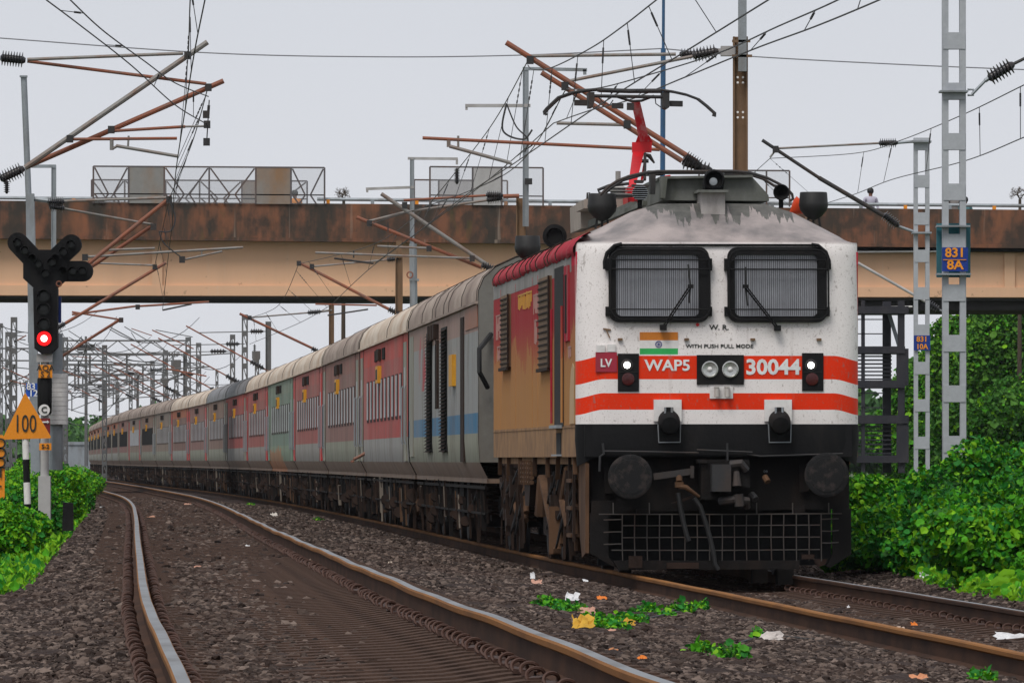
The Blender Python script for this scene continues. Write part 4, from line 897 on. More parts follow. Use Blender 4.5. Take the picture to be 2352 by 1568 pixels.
def coach(i, Y0, spec):
    a = Vector((xts(Y0), Y0, 0)); b = Vector((xts(Y0+24), Y0+24, 0)); rz = math.atan2(-(b.x-a.x), 24)
    t = thing(spec['name'], spec['label'], spec['cat'], a, rz, 'coaches of the train behind the locomotive')
    link('body', cached(('body', spec['mat']), body_mb, [spec['mat']]), t); link('roof', cached(('roof', spec.get('roof', 'coach_roof')), roof_mb, [spec.get('roof', 'coach_roof')]), t)
    link('end_wall', cached(('end_wall',), end_mb, ['black_under' if i else 'end_grey'], False), t) if i else link('end_wall', end_mb().mesh('end_wall', ['end_grey'], False), t)
    near = i < 12
    for y in ((4.5, 8.6, 10.2, 13.0, 14.2, 18) if i == 0 else (9,) if near else ()): mk('roof_rib', (y,), lambda y=y: rib_mb(y), ['roof_line'], t, smooth=True)
    mk('roof_rib', ('e',), lambda: rib_mb(.06), ['roof_line'], t, smooth=True)
    underframe(t, i % 3); 
    for yc in (4.3, LC-4.3):
        if near: coach_bogie(t, yc, i % 2)
        for d_ in (-1.28, 1.28):
            if near: wheelset(yc+d_, t, .84)
    if spec.get('power'):
        for y0 in (9.4, 14.6):
            g = mk('louvre_bank', (y0,), unit_box(-1.63, -1.60, 0, 2.0, 1.36, 3.16), ['dark_void'], t, (0, y0, 0))
            def f():
                mb = MB()
                for k in range(34): z = 1.38+k*.0525; mb.add([(-1.632, .03, z), (-1.632, 1.97, z), (-1.675, 1.97, z-.018), (-1.675, .03, z-.018), (-1.632, .03, z+.012), (-1.632, 1.97, z+.012)], [(0, 1, 2, 3), (4, 3, 2, 5)])
                return mb
            mk('slat', (1,), f, ['gear_brown'], g)
        mk('doorway', (0,), unit_box(-1.634, -1.61, 4.0, 5.0, 1.22, 3.2), ['gear_brown'], t)
        bx = mk('board', (0,), unit_box(-1.68, -1.62, 6.6, 7.6, 2.28, 2.72), ['yellow_board'], t)
        mk('post', (0,), unit_box(-1.66, -1.62, 12.2, 12.5, 2.0, 3.0), ['gear_brown'], t); mk('post', (1,), unit_box(-1.65, -1.62, 12.9, 13.0, 2.0, 2.95), ['dark_void'], t)
        mk('top_panel', (0,), unit_box(-1.63, -1.60, .1, 3.6, 3.0, 3.3), ['rust_panel'], t)
        for k in range(3): mk('vent_hood', (k,), unit_box(-1.70, -1.61, 12.3+k*.9, 12.8+k*.9, 3.02, 3.24), ['gear_brown'], t)
        mk('end_door', (0,), unit_box(-1.63, -1.60, LC-1.9, LC-.5, 1.3, 3.2), ['door_grey'], t)
        mb = MB(); mb.tube([(-1.45, -.02, 2.9), (-1.62, -.3, 2.7), (-1.62, -.35, 2.4), (-1.5, -.1, 2.2)], .035, 6); part('jumper_cable', mb, 'rubber', t)
        mb = MB(); mb.box(-1.3, 1.3, -.5, -.02, 1.0, 2.1); part('end_buffer_box', mb, 'gear_brown', t, smooth=False)
    else:
        dcol = spec.get('door', 'door_grey')
        for y0 in (.55, LC-1.65):
            d = mk('door', (dcol, 0), unit_box(-1.633, -1.60, 0, 1.1, 1.23, 3.16), [dcol], t, (0, y0, 0))
            if near:
                mk('door_pane', (0,), unit_box(-1.637, -1.63, .3, .8, 2.15, 2.75), ['coach_glass'], d)
                for q in (-.08, 1.16): mk('door_handle', (q,), lambda q=q: MB().tube([(-1.64, q, 1.5), (-1.66, q, 1.55), (-1.66, q, 2.4), (-1.64, q, 2.45)], .012, 6), ['steel_grey'], d)
        wcol = spec.get('win', 'coach_glass'); nwin = 10
        if spec.get('bigwin'):
            mk('window', ('big', wcol), unit_box(-1.632, -1.61, 3.0, LC-3.0, 1.95, 2.72), [wcol], t)
        else:
            for k in range(nwin):
                wdw = mk('window', (wcol, 0), unit_box(-1.63, -1.605, 0, .95, 1.93, 2.68), ['window_frame'], t, (0, 2.6+k*1.78, 0))
                if near: mk('pane', (wcol, 0), unit_box(-1.634, -1.62, .26, .92, 1.98, 2.66), [wcol], wdw)
        for k in range(3 if i < 6 else 2): mk('vent_window', (k,), unit_box(-1.68 if k % 2 else -1.64, -1.61, 10.3+k*1.9, 11.5+k*1.9, 3.0, 3.2), ['gear_brown' if k % 2 else 'coach_glass_dark'], t)
        bd = mk('board', (1,), unit_box(-1.69, -1.62, 12.2, 13.3, 2.60, 2.90), ['yellow_board'], t)
        if near: mk('board_strokes', (1,), lambda: [m for m in [MB()] if [m.box(-1.694, -1.69, 12.35+k*.14, 12.40+k*.14, 2.66, 2.84) for k in range(6)]][0], ['ink'], bd)
        [mk('skirt_joint', (0,), lambda: MB().box(-1.63, -1.62, 0, .03, 1.2, 3.3), ['roof_line'], t, (0, yj, 0)) for yj in (2.0, LC-2.03)]
    return t
M['gear_light'] = grimy('pale_dusty_pipe', c4(.26, .22, .18), c4(.12, .09, .07), 3, .8)
M['mast_far'] = grimy('weathered_far_steel', c4(.14, .145, .15), c4(.10, .08, .07), 2, .8)
M['roof_line'] = grimy('dark_roof_seam', c4(.06, .05, .045), c4(.10, .08, .07), 4, .8)
M['end_grey'] = grimy('grey_end_wall', c4(.17, .165, .15), c4(.10, .08, .06), 1.5, .7)
M['door_grey'] = grimy('greenish_grey_door', c4(.24, .235, .19), c4(.16, .14, .11), 2, .6)
M['door_red'] = grimy('red_door', c4(.48, .015, .015), c4(.30, .03, .03), 2, .5)
M['door_green'] = grimy('green_door', c4(.16, .26, .18), c4(.14, .18, .13), 2, .5)
M['rust_panel'] = grimy('brown_panel', c4(.30, .12, .07), c4(.22, .11, .08), 2, .6)
M['window_frame'] = grimy('dark_window_frame', c4(.05, .035, .035), c4(.09, .06, .055), 3, .8, 0, .45, .75, (1, 1, .35), .1, .1)
M['roof_pale'] = grimy('pale_weathered_roof', c4(.62, .54, .46), c4(.42, .30, .22), 1.3, .8, 0, .4, .7, (1, .4, 1), .15, .1)
M['roof_dark'] = grimy('dark_grey_roof', c4(.20, .20, .21), c4(.12, .115, .12), 1.3, .6, .1, .4, .7, (1, .4, 1))  # darker grey than the other coach roofs
grey = c4(.30, .31, .31); lgreen = c4(.27, .285, .225)
coach_mat_defs = {
 'cm_power': (c4(.33, .22, .19), c4(.29, .30, .30), lgreen), 'cm_red': (c4(.50, .06, .05), c4(.42, .075, .07), c4(.31, .31, .30)),
 'cm_maroon': (c4(.28, .12, .10), c4(.26, .13, .115), lgreen), 'cm_pink': (c4(.42, .10, .09), c4(.36, .10, .09), c4(.30, .29, .27)),
 'cm_teal': (c4(.22, .28, .22), c4(.18, .26, .21), c4(.22, .30, .22)), 'cm_brown': (c4(.25, .15, .11), c4(.24, .15, .12), lgreen),
 'cm_orange': (c4(.42, .12, .05), c4(.22, .12, .10), c4(.32, .33, .30)), 'cm_taupe': (c4(.24, .19, .16), c4(.26, .20, .16), lgreen)}
for k_, v_ in coach_mat_defs.items(): M[k_] = coach_mat(k_, v_[0], v_[1], v_[2], blue=(k_ == 'cm_power'), stain=(k_ == 'cm_teal'))
specs = [
 dict(name='generator_car', cat='railway coach', label='grey generator car with tall louvre banks and blue band behind the locomotive', mat='cm_power', power=1),
 dict(label='bright red and pale grey coach directly behind the grey generator car', mat='cm_red', door='door_grey', redrail=1, roof='roof_pale'),
 dict(label='dull maroon coach with greenish lower side between the bright red coach and a pinkish one', mat='cm_maroon', door='door_grey', roof='coach_roof'),
 dict(label='pinkish red coach with a red door just ahead of the pale green coach', mat='cm_pink', door='door_red', roof='roof_pale'),
 dict(label='pale green coach with orange rust at its foot, the only green one', mat='cm_teal', door='door_green', roof='roof_pale'),
 dict(label='pinkish red coach directly behind the pale green coach', mat='cm_pink', door='door_red', roof='roof_pale'),
 dict(label='red coach with a dark roof, second behind the pale green coach', mat='cm_red', door='door_grey', roof='roof_dark'),
 dict(label='dull brown coach with a dark roof and pale windows, third behind the pale green coach', mat='cm_brown', door='door_grey', roof='roof_dark'),
 dict(label='maroon coach with a pale roof and red doors in the middle of the curve', mat='cm_maroon', door='door_red', roof='roof_pale'),
 dict(label='orange topped coach with red doors in the middle of the curve', mat='cm_orange', door='door_red', roof='roof_pale'),
 dict(label='taupe coach with plain windows ahead of the one with a black window band', mat='cm_taupe', door='door_grey', roof='coach_roof'),
 dict(label='brown coach, nearest of those with a black window band', mat='cm_brown', door='door_grey', win='coach_glass_dark', bigwin=1, roof='coach_roof'),
 dict(label='taupe coach with grey window band between two with darker bands', mat='cm_taupe', door='door_red', win='coach_glass', bigwin=1, roof='coach_roof'),
 dict(label='maroon coach with black window band and dark doors near the far curve', mat='cm_maroon', door='door_grey', win='coach_glass_dark', bigwin=1, roof='coach_roof')]
for j in range(7):
    specs.append(dict(label='orange topped coach with black window band, %s coaches ahead of the tail coach' % ('six five four three two one none'.split()[j]) if j < 6 else 'orange topped last coach at the tail end of the train', mat='cm_orange', door='door_grey', win='coach_glass_dark', bigwin=1, roof='coach_roof'))
Y = 107.3
for i, s_ in enumerate(specs):
    s_.setdefault('name', 'passenger_coach'); s_.setdefault('cat', 'railway coach'); coach(i, Y, s_); Y += 24
# ================================================================== BRIDGE
YB = 262.0
def bz(px_, pl, pr): return P(0, np.interp(px_, [0, 2351], [pl, pr]), YB).z
def bpt(px_, pl, pr): p = P(px_, pl+(pr-pl)*px_/2351, YB); return p
bridge = thing('road_bridge', 'tan concrete road overbridge with stained parapet crossing above the tracks', 'bridge', P(1175, 1072, YB))
def slab(name, pl0, pr0, pl1, pr1, Y0, Y1, mat, xa=-900, xb=3300, x_=None):
    mb = MB(); a = []; n_ = 24
    for k in range(n_+1):
        px_ = xa+(xb-xa)*k/n_
        t_ = P(px_, pl0+(pr0-pl0)*px_/2351, YB); b_ = P(px_, pl1+(pr1-pl1)*px_/2351, YB)
        a += [(t_.x, Y0, t_.z), (t_.x, Y0, b_.z), (t_.x, Y1, t_.z), (t_.x, Y1, b_.z)]
    fs = []
    for k in range(n_):
        o = 4*k; fs += [(o, o+1, o+5, o+4), (o+2, o+6, o+7, o+3), (o, o+4, o+6, o+2), (o+1, o+3, o+7, o+5)]
    fs += [(0, 2, 3, 1), (4*n_, 4*n_+1, 4*n_+3, 4*n_+2)]
    mb.add(a, fs); return part(name, mb, mat, bridge, W=True, smooth=False)
slab('parapet', 462, 483, 541, 563, YB-.55, YB-.2, 'parapet'); slab('parapet', 464, 485, 541, 563, YB+9.2, YB+9.5, 'parapet')
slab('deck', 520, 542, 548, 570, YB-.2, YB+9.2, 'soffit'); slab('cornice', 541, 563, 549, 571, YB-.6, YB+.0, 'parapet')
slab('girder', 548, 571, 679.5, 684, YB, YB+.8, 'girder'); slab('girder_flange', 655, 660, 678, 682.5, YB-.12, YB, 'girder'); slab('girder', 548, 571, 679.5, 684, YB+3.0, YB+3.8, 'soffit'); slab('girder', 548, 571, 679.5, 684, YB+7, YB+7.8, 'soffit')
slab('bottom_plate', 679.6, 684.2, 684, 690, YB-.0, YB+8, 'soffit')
for px_ in (361, 2318, 1500): 
    mb = MB(); a = P(px_-12, 550, YB); b = P(px_+12, 662, YB); mb.box(a.x, b.x, YB-.10, YB, b.z, a.z); part('pilaster', mb, 'girder', bridge, W=True, smooth=False)
mb = MB(); mb.tube([P(1900, 569, YB-.3), P(3000, 577, YB-.3)], .10, 8); part('drain_pipe', mb, 'black', bridge, W=True)
mb = MB(); mb.tube([P(1900, 579, YB-.4), P(2150, 577, YB-.4)], .03, 6); mb.tube([P(1900, 706, YB-.4), P(2095, 704, YB-.4)], .03, 6); part('conduit', mb, 'white_paint', bridge, W=True)
# right pier cap
mb = MB(); a = P(1960, 688, YB+.6); b = P(3000, 712, YB+.6); mb.box(a.x, b.x, YB+.4, YB+8.5, b.z, a.z); part('pier_cap', mb, 'soffit', bridge, W=True, smooth=False)
mb = MB(); a = P(2430, 705, YB+1); b = P(2520, 1075, YB+1); mb.box(a.x, b.x, YB+1, YB+7, -.3, a.z); part('pier', mb, 'girder', bridge, W=True, smooth=False)
mb = MB(); a = P(-300, 690, YB+1); b = P(-210, 1075, YB+1); mb.box(a.x, b.x, YB+1, YB+7, -.3, a.z); part('pier', mb, 'girder', bridge, W=True, smooth=False)
# hand rails
for x0, x1, y0, y1, nm in ((-60, 215, 454, 456, 0), (728, 2500, 457.5, 474, 1)):
    mb = MB(); mb.tube([P(x0, y0, YB-.4), P(x1, y1, YB-.4)], .055, 8); part('handrail', mb, 'steel_grey', bridge, W=True)
    x = x0+25
    while x < x1-20:
        y = y0+(y1-y0)*(x-x0)/(x1-x0); mb = MB(); a = P(x-4, y, YB-.4); b = P(x+4, y+13, YB-.4); mb.box(a.x, b.x, YB-.45, YB-.3, b.z-.05, a.z); mb.box(b.x-.05, b.x+.06, YB-.45, YB-.3, b.z-.05, b.z+.02); part('rail_bracket', mb, 'orange_sign' if int(x/105) % 2 else 'steel_grey', bridge, W=True, smooth=False); x += 102
# protective screens
def screen(label, x0, x1, y0, y1, slope, posts, panels, Y, style, grp='protective screens on the bridge'):
    base = P((x0+x1)/2, y1, Y); t = thing('protective_screen', label, 'screen', base, 0, grp)
    f = lambda x, y: P(x, y+(x-x0)*slope, Y)
    xs = [x0]+posts+[x1]
    mb = MB()
    for x in xs: mb.bar(f(x, y0), f(x, y1), .055)
    for a, b in zip(xs[:-1], xs[1:]):
        mb.bar(f(a, y0), f(b, y0), .05)
        if style: mb.bar(f(a, y0+(y1-y0)*.75), f(b, y0+(y1-y0)*.75), .04)
    part('frame', mb, 'frame_dark', t, W=True, smooth=False)
    for i, (a, b) in enumerate(zip(xs[:-1], xs[1:])):
        mb = MB(); p = [f(a+1, y0+1), f(b-1, y0+1), f(b-1, y1), f(a+1, y1)]; pq = [q+Vector((0, .02, 0)) for q in p]; mb.add([q+Vector((0, -.02, 0)) for q in p]+[q for q in p], [(0, 1, 2, 3)])
        if i in panels: part('sheet_panel', mb, 'sheet' if style == 2 else 'sheet_pale', t, W=True, smooth=False)
        else:
            part('mesh_panel', mb, 'mesh', t, W=True, smooth=False)
            if style == 2:
                ym = y0+(y1-y0)*.75
                mb = MB(); m_ = (a+b)/2; rev = i % 2
                if b-a > 60:
                    mb.bar(f(a+3, y0+3), f(m_-6, ym), .05); mb.bar(f(m_-6, ym), f(m_-20, y1), .05); mb.bar(f(b-3, y0+3), f(m_+6, ym), .05); mb.bar(f(m_+6, ym), f(m_+20, y1), .05); mb.bar(f(a+3, ym), f(a+18, y1), .05)
                part('brace', mb, 'frame_dark', t, W=True, smooth=False)
screen('long braced mesh screen with two stained sheets, near left edge of the bridge', 214, 745, 382, 466, .006, [295, 377, 480, 587, 668], (1, 4), YB-.6, 2)
screen('lower braced mesh screen behind the long one, on the far edge of the bridge', 210, 705, 413, 468, .006, [286, 380, 458, 555, 590], (4,), YB+9.4, 2)
screen('shorter mesh screen with one pale sheet on the near edge right of the bare tree', 987, 1247, 383, 470, .01, [1085, 1152], (1,), YB-.6, 1)
screen('smaller screen with pale sheet behind the shorter one on the far edge of the bridge', 951, 1165, 413, 470, .01, [1007, 1112], (1,), YB+9.4, 1)
screen('mesh screen on the bridge standing just behind the locomotive roof', 1605, 1813, 391, 474, .006, [1760], (), YB-.6, 1)
# stair tower under the bridge
YS = 258.0
tower = thing('stair_tower', 'black steel stair tower standing under the bridge beside the locomotive', 'stair tower', P(2030, 1075, YS))
def tb(name, x0, x1, y0, y1, d0=0, d1=.3, mat='steel_stair'):
    a = P(x0, y0, YS); b = P(x1, y1, YS); mb = MB(); mb.box(a.x, b.x, YS+d0, YS+d1, b.z, a.z); return part(name, mb, mat, tower, W=True, smooth=False)
M['steel_stair'] = grimy('black_painted_steel', c4(.018, .018, .026), c4(.04, .035, .04), 2, .6)
for x0, x1, d in ((1940, 1946, 0), (1978, 1986, 0), (2031, 2050, 1.2), (2062, 2077, 0), (2080, 2086, 2.5)): tb('column', x0, x1, 690, 1085, d, d+.3)
for y0, y1, x1 in ((703, 720, 2086), (795, 811, 2078), (873, 890, 2078), (953, 972, 2086), (1045, 1062, 2086)): tb('landing', 1930, x1, y0, y1, -.1, 3)
for ya, yb in ((812, 873), (973, 1045)):
    for k in range(7): y = ya+4+(yb-ya)*k/7; tb('step', 1930, 2048, y, y+3.2, .1, .6)
for y in (732, 765, 901, 934): tb('guard_rail', 1930, 2032, y, y+2.5, 0, .06)
for y0, y1 in ((800, 885), (970, 1060)): tb('side_panel', 2058, 2086, y0, y1, -.05, .0)
mb = MB(); mb.bar(P(2040, 715, YS+1), P(2066, 800, YS+1), .12); part('handrail_brace', mb, 'steel_grey', tower, W=True)
# ================================================================== PEOPLE (small, on the bridge, and one at a coach door)
def person(label, loc, rz, top, legs, hair, pose='stand', scale=1.0, scarf=None):
    t = thing('person', label, 'person', loc, rz)
    jt = {'pelvis': (0, 0, .95), 'chest': (0, 0, 1.32), 'neck': (0, 0, 1.48), 'head': (0, -.01, 1.62), 'top': (0, 0, 1.72),
          'sl': (-.19, 0, 1.42), 'sr': (.19, 0, 1.42), 'hl': (-.10, 0, .90), 'hr': (.10, 0, .90),
          'kl': (-.12, -.04, .50), 'kr': (.11, -.08, .50), 'al': (-.12, .0, .08), 'ar': (.11, .05, .08), 'tl': (-.13, -.16, .04), 'tr': (.12, -.11, .04),
          'el': (-.25, .03, 1.14), 'er': (.25, .02, 1.14), 'wl': (-.24, -.12, .93), 'wr': (.25, -.14, .93), 'ml': (-.24, -.17, .85), 'mr': (.25, -.19, .86)}
    if pose == 'reach':
        jt.update(el=(-.42, -.05, 1.22), wl=(-.66, -.08, 1.08), ml=(-.78, -.12, 1.02))
    ed = [('pelvis', 'chest'), ('chest', 'neck'), ('neck', 'head'), ('head', 'top'), ('chest', 'sl'), ('chest', 'sr'), ('sl', 'el'), ('el', 'wl'), ('wl', 'ml'), ('sr', 'er'), ('er', 'wr'), ('wr', 'mr'),
          ('pelvis', 'hl'), ('hl', 'kl'), ('kl', 'al'), ('al', 'tl'), ('pelvis', 'hr'), ('hr', 'kr'), ('kr', 'ar'), ('ar', 'tr')]
    rad = dict(pelvis=.15, chest=.155, neck=.055, head=.10, top=.06, sl=.07, sr=.07, el=.045, er=.045, wl=.032, wr=.032, ml=.035, mr=.035, hl=.09, hr=.09, kl=.06, kr=.06, al=.045, ar=.045, tl=.04, tr=.04)
    ks = list(jt); idx = {k: i for i, k in enumerate(ks)}
    me = bpy.data.meshes.new('skel'); me.from_pydata([jt[k] for k in ks], [(idx[a], idx[b]) for a, b in ed], [])
    o = bpy.data.objects.new('skel', me); COL.objects.link(o); m = o.modifiers.new('s', 'SKIN'); 
    for i, k in enumerate(ks): me.skin_vertices[0].data[i].radius = (rad[k], rad[k]*(.75 if k in ('pelvis', 'chest') else 1)); 
    me.skin_vertices[0].data[idx['pelvis']].use_root = True
    o.modifiers.new('d', 'SUBSURF').levels = 1
    bpy.context.view_layer.update()
    ev = bpy.data.meshes.new_from_object(o.evaluated_get(bpy.context.evaluated_depsgraph_get())); bpy.data.objects.remove(o)
    for m_ in ('skin', top, legs): ev.materials.append(M[m_])
    for p in ev.polygons:
        c = p.center; p.use_smooth = True
        p.material_index = 1 if (.93 < c.z < 1.47 and not (abs(c.x) > .5 or c.z < 1.0 and abs(c.x) > .2)) else (2 if c.z <= .93 and abs(c.x) < .2 and c.z > .10 else 0)
    b = link('body', ev, t)
    # fingers
    mb = MB()
    for h, s in (('ml', -1), ('mr', 1)):
        p = Vector(jt[h])
        for k in range(5): mb.tube([p+Vector((-.02+.012*k, 0, -.01)), p+Vector((s*.02-.02+.014*k+(s*.0), -.03, -.06+abs(k-2)*.008))], .008, 5)
    part('fingers', mb, 'skin', b)
    mb = MB(); mb.lathe((0, .012, 1.60), (0, 0, 1), [(.09, -.03), (.108, .02), (.105, .08), (.08, .125), (.03, .148), (0, .15)], 14); part('hair', mb, hair, t)
    mb = MB()
    for s in (-1, 1): mb.lathe((s*.035, -.098, 1.635), (0, -1, 0), [(.012, -.01), (.008, .004), (0, .006)], 8)
    mb.bar((0, -.10, 1.63), (0, -.125, 1.595), .02); mb.box(-.025, .025, -.104, -.095, 1.56, 1.57); part('face_features', mb, 'hairblack', t)
    t.scale = (scale,)*3
    return t
M['hairblack'] = grimy('black_hair', c4(.012, .011, .012), c4(.02, .018, .018), 8, .5)
M['cloth_orange'] = grimy('orange_cloth', c4(.70, .24, .02), c4(.55, .18, .02), 6, .8)
M['cloth_grey'] = grimy('grey_cloth', c4(.22, .20, .19), c4(.15, .14, .13), 6, .8)
M['cloth_lilac'] = grimy('pale_lilac_cloth', c4(.50, .48, .58), c4(.40, .38, .45), 6, .8)
M['cloth_teal'] = grimy('teal_cloth', c4(.10, .22, .24), c4(.08, .15, .17), 6, .8)
def on_bridge(px_, py, dy=1.0):
    p = P(px_, py, YB+dy); return Vector((p.x, p.y, p.z-1.72))
person('person in an orange shirt walking on the bridge beside the long screen', on_bridge(677, 438), .4, 'cloth_orange', 'cloth_grey', 'hairblack')
person('person in a pale lilac shirt and dark headgear on the bridge right of the locomotive', on_bridge(1999, 433), .3, 'cloth_lilac', 'steel_dark', 'hairblack')
person('person in grey on the bridge seen through the tall silver mast', on_bridge(2193, 437), -.3, 'cloth_grey', 'steel_dark', 'cloth_grey')
person('person in teal on the bridge, mostly hidden behind the tall silver mast', on_bridge(2216, 453), .2, 'cloth_teal', 'steel_dark', 'hairblack')
# passenger leaning an arm out of the second coach's rear door
pc = P(829, 1037, 152.5)
person('person holding one arm out of the red coach at its rear door', (pc.x+.62, 152.5, 1.25-1.0), -.15, 'cloth_teal', 'steel_dark', 'hairblack', 'reach', .98)
# ================================================================== MASTS, CANTILEVERS, WIRES
def pole_I(mb, px_, wpx, ytop, Y, z0=-.2, d=None):
    a = P(px_-wpx/2, ytop, Y); b = P(px_+wpx/2, ytop, Y); w_ = b.x-a.x; d = d or w_*.9
    mb.box(a.x, a.x+w_*.12, Y-d/2, Y+d/2, z0, a.z); mb.box(b.x-w_*.12, b.x, Y-d/2, Y+d/2, z0, a.z); mb.box(a.x+w_*.12, b.x-w_*.12, Y-.02, Y+.02, z0, a.z)
def mast(label, px_, Y, grp='overhead line masts'):
    return thing('overhead_line_mast', label, 'mast', (P(px_, 500, Y).x, Y, -.2), 0, grp)
def tubes(par, name, Y, lst, mat, r=.03, dy=0):
    for (x0, y0, x1, y1, *rr) in lst:
        mb = MB(); mb.tube([P(x0, y0, Y+dy), P(x1, y1, Y+dy)], rr[0] if rr else r, 8); 
        part(name, mb, mat, par, W=True)
def insuls(par, Y, lst, r=.10, n=8):
    for (x0, y0, x1, y1) in lst:
        mb = MB(); mb.insul(P(x0, y0, Y), P(x1, y1, Y), r, n, .5); part('insulator', mb, 'porcelain', par, W=True)
def clampsp(par, Y, lst, r=.05):
    for x, y in lst:
        mb = MB(); p = P(x, y, Y); mb.box(p.x-r, p.x+r, Y-r, Y+r, p.z-r*1.3, p.z+r); part('clamp', mb, 'steel_dark', par, W=True, smooth=False)
def chain(mb, a, b, r=.006):
    a = Vector(a); b = Vector(b); d = b-a; n_ = max(3, int(d.length/.09))
    mb.tube([a, b], r, 4)
    for k in range(min(n_, 4)): p = a+d*(.12+k*.06); mb.tube([p, p+d.normalized()*.05], r*2.6, 5)
# right mast Y=125 (behind the pantograph)
m = mast('brown steel mast with grey upper pole standing behind the locomotive roof', 1700, 125)
mb = MB(); pole_I(mb, 1700, 34, 85, 125, -.2, .2); part('pole', mb, 'mast_brown', m, W=True, smooth=False)
mb = MB(); a = P(1695, 165, 124.85); b = P(1714, -120, 124.85); mb.box(a.x, b.x, 124.7, 124.88, a.z, b.z); part('pole_extension', mb, 'steel_grey', m, W=True, smooth=False)
mb = MB()
for y in (178, 190, 258, 270):
    for x in (1694, 1706): p = P(x, y, 124.87); mb.lathe(p, (0, -1, 0), [(.018, 0), (.018, .012), (0, .013)], 8)
part('bolt_hole', mb, 'white_paint', m, W=True)
tubes(m, 'bracket_tube', 125, [(1162, 98, 1600, 372, .042), (1243, 167, 1566, 370, .040)], 'tube_rust')
tubes(m, 'stay_tube', 125, [(1221, 129, 1552, 125), (1298, 188, 1590, 130)], 'tube_grey', .026)
tubes(m, 'steady_arm', 125, [(970, 317, 1515, 344), ], 'tube_rust', .026); tubes(m, 'steady_arm', 125, [(1278, 283, 1440, 287)], 'tube_grey', .026)
tubes(m, 'registration_arm', 125, [(1032, 336, 1172, 374, .028), (1030, 322, 1030, 338, .03), (1052, 312, 1052, 342, .018), (1172, 374, 1175, 380, .02)], 'tube_grey')
insuls(m, 125, [(1571, 358, 1612, 384), (1566, 372, 1635, 392)], .11, 7); insuls(m, 125.1, [(1560, 125, 1622, 124)], .09); insuls(m, 124.8, [(1590, 128, 1650, 117)], .115, 7)
mb = MB(); a = P(1655, 122, 125); mb.box(a.x, a.x+.22, 124.85, 125.1, a.z-.05, a.z+.1); mb.bar(P(1640, 118, 125), P(1690, 118, 125), .08); part('mast_bracket', mb, 'sheet_pale', m, W=True, smooth=False)
mb = MB(); mb.box(P(1680, 0, 125).x, P(1722, 0, 125).x, 124.7, 124.75, P(0, 100, 125).z, P(0, 94, 125).z); mb.box(P(1680, 0, 125).x, P(1726, 0, 125).x, 124.7, 124.75, P(0, 134, 125).z, P(0, 128, 125).z); part('mast_band', mb, 'mast_brown', m, W=True, smooth=False)
clampsp(m, 125, [(1217, 137), (1297, 197), (1440, 285)], .055)
# left mast outside the frame Y=125
m = mast('mast beyond the left edge whose two long arms reach over the nearer track', -30, 125)
mb = MB(); pole_I(mb, -32, 30, 40, 125, -.2, .2); part('pole', mb, 'steel_grey', m, W=True, smooth=False)
tubes(m, 'bracket_tube', 125, [(57, 385, 476, 97, .042)], 'tube_grey'); tubes(m, 'bracket_tube', 125, [(57, 385, 513, 186, .040)], 'tube_rust', dy=.15)
tubes(m, 'stay_tube', 125, [(62, 137, 420, 123)], 'tube_grey', .026); tubes(m, 'stay_tube', 125.1, [(62, 141, 473, 193)], 'tube_rust', .026)
tubes(m, 'steady_arm', 125, [(160, 320, 406, 318), (260, 301, 425, 291)], 'tube_rust', .024)
tubes(m, 'registration_arm', 125, [(266, 335, 408, 359, .026), (256, 320, 256, 345, .03), (295, 312, 293, 343, .016), (256, 343, 268, 336, .02)], 'tube_grey'); tubes(m, 'steady_arm', 125, [(425, 291, 470, 290)], 'tube_grey', .016)
insuls(m, 125, [(0, 412, 55, 386)], .12, 8); insuls(m, 125, [(-12, 400, -30, 425)], .12, 3); insuls(m, 125, [(0, 133, 58, 139)], .12, 8); insuls(m, 124.9, [(15, 415, 15, 445)], .05, 6)
clampsp(m, 125, [(430, 127), (478, 200), (160, 318), (255, 297), (475, 285), (474, 325), (473, 262)], .05)
# left masts
m = mast('tall grey mast behind the signal, its arms reaching over the nearer track', 75, 172)
mb = MB(); mb.tube([P(54, 177, 172), P(66, 470, 172), P(67, 560, 172)], .065, 10); mb.box(P(45, 0, 172).x, P(62, 0, 172).x, 171.9, 172.1, P(0, 178, 172).z, P(0, 174, 172).z); part('upper_pole', mb, 'steel_grey', m, W=True)
mb = MB(); a = P(58, 445, 172); mb.prism([(P(60, 0, 172).x, P(0, 445, 172).z), (P(78, 0, 172).x, P(0, 445, 172).z), (P(96, 0, 172).x, -.2), (P(74, 0, 172).x, -.2)], 171.85, 172.15, 'y'); part('pole', mb, 'steel_grey', m, W=True, smooth=False)
tubes(m, 'bracket_tube', 172, [(195, 612, 393, 452, .045)], 'tube_rust'); tubes(m, 'bracket_tube', 172.2, [(210, 612, 350, 518, .04)], 'tube_rust')
tubes(m, 'stay_tube', 172, [(145, 462, 383, 454), ], 'tube_grey', .03); tubes(m, 'stay_tube', 172.2, [(145, 479, 352, 516)], 'tube_grey', .026)
tubes(m, 'steady_arm', 172, [(195, 590, 558, 568), (250, 574, 355, 570)], 'tube_grey', .026); tubes(m, 'registration_arm', 172, [(418, 597, 510, 577, .022), (463, 574, 463, 590, .014)], 'tube_grey')
insuls(m, 172, [(108, 463, 148, 463), (112, 474, 148, 478)], .10, 8); clampsp(m, 172, [(388, 457), (352, 520), (418, 595), (195, 590)], .06)
mb = MB(); mb.tube([P(60, 455, 172), P(118, 462, 172)], .05, 6); part('insulator_bracket', mb, 'steel_grey', m, W=True)
m = mast('slimmer grey mast with short cross arm, just right of the tall grey one', 122, 225)
mb = MB(); pole_I(mb, 123, 11, 380, 225, -.2, .14); part('pole', mb, 'steel_grey', m, W=True, smooth=False)
mb = MB(); mb.bar(P(68, 382, 225), P(128, 382, 225), .09); part('cross_arm', mb, 'steel_grey', m, W=True)
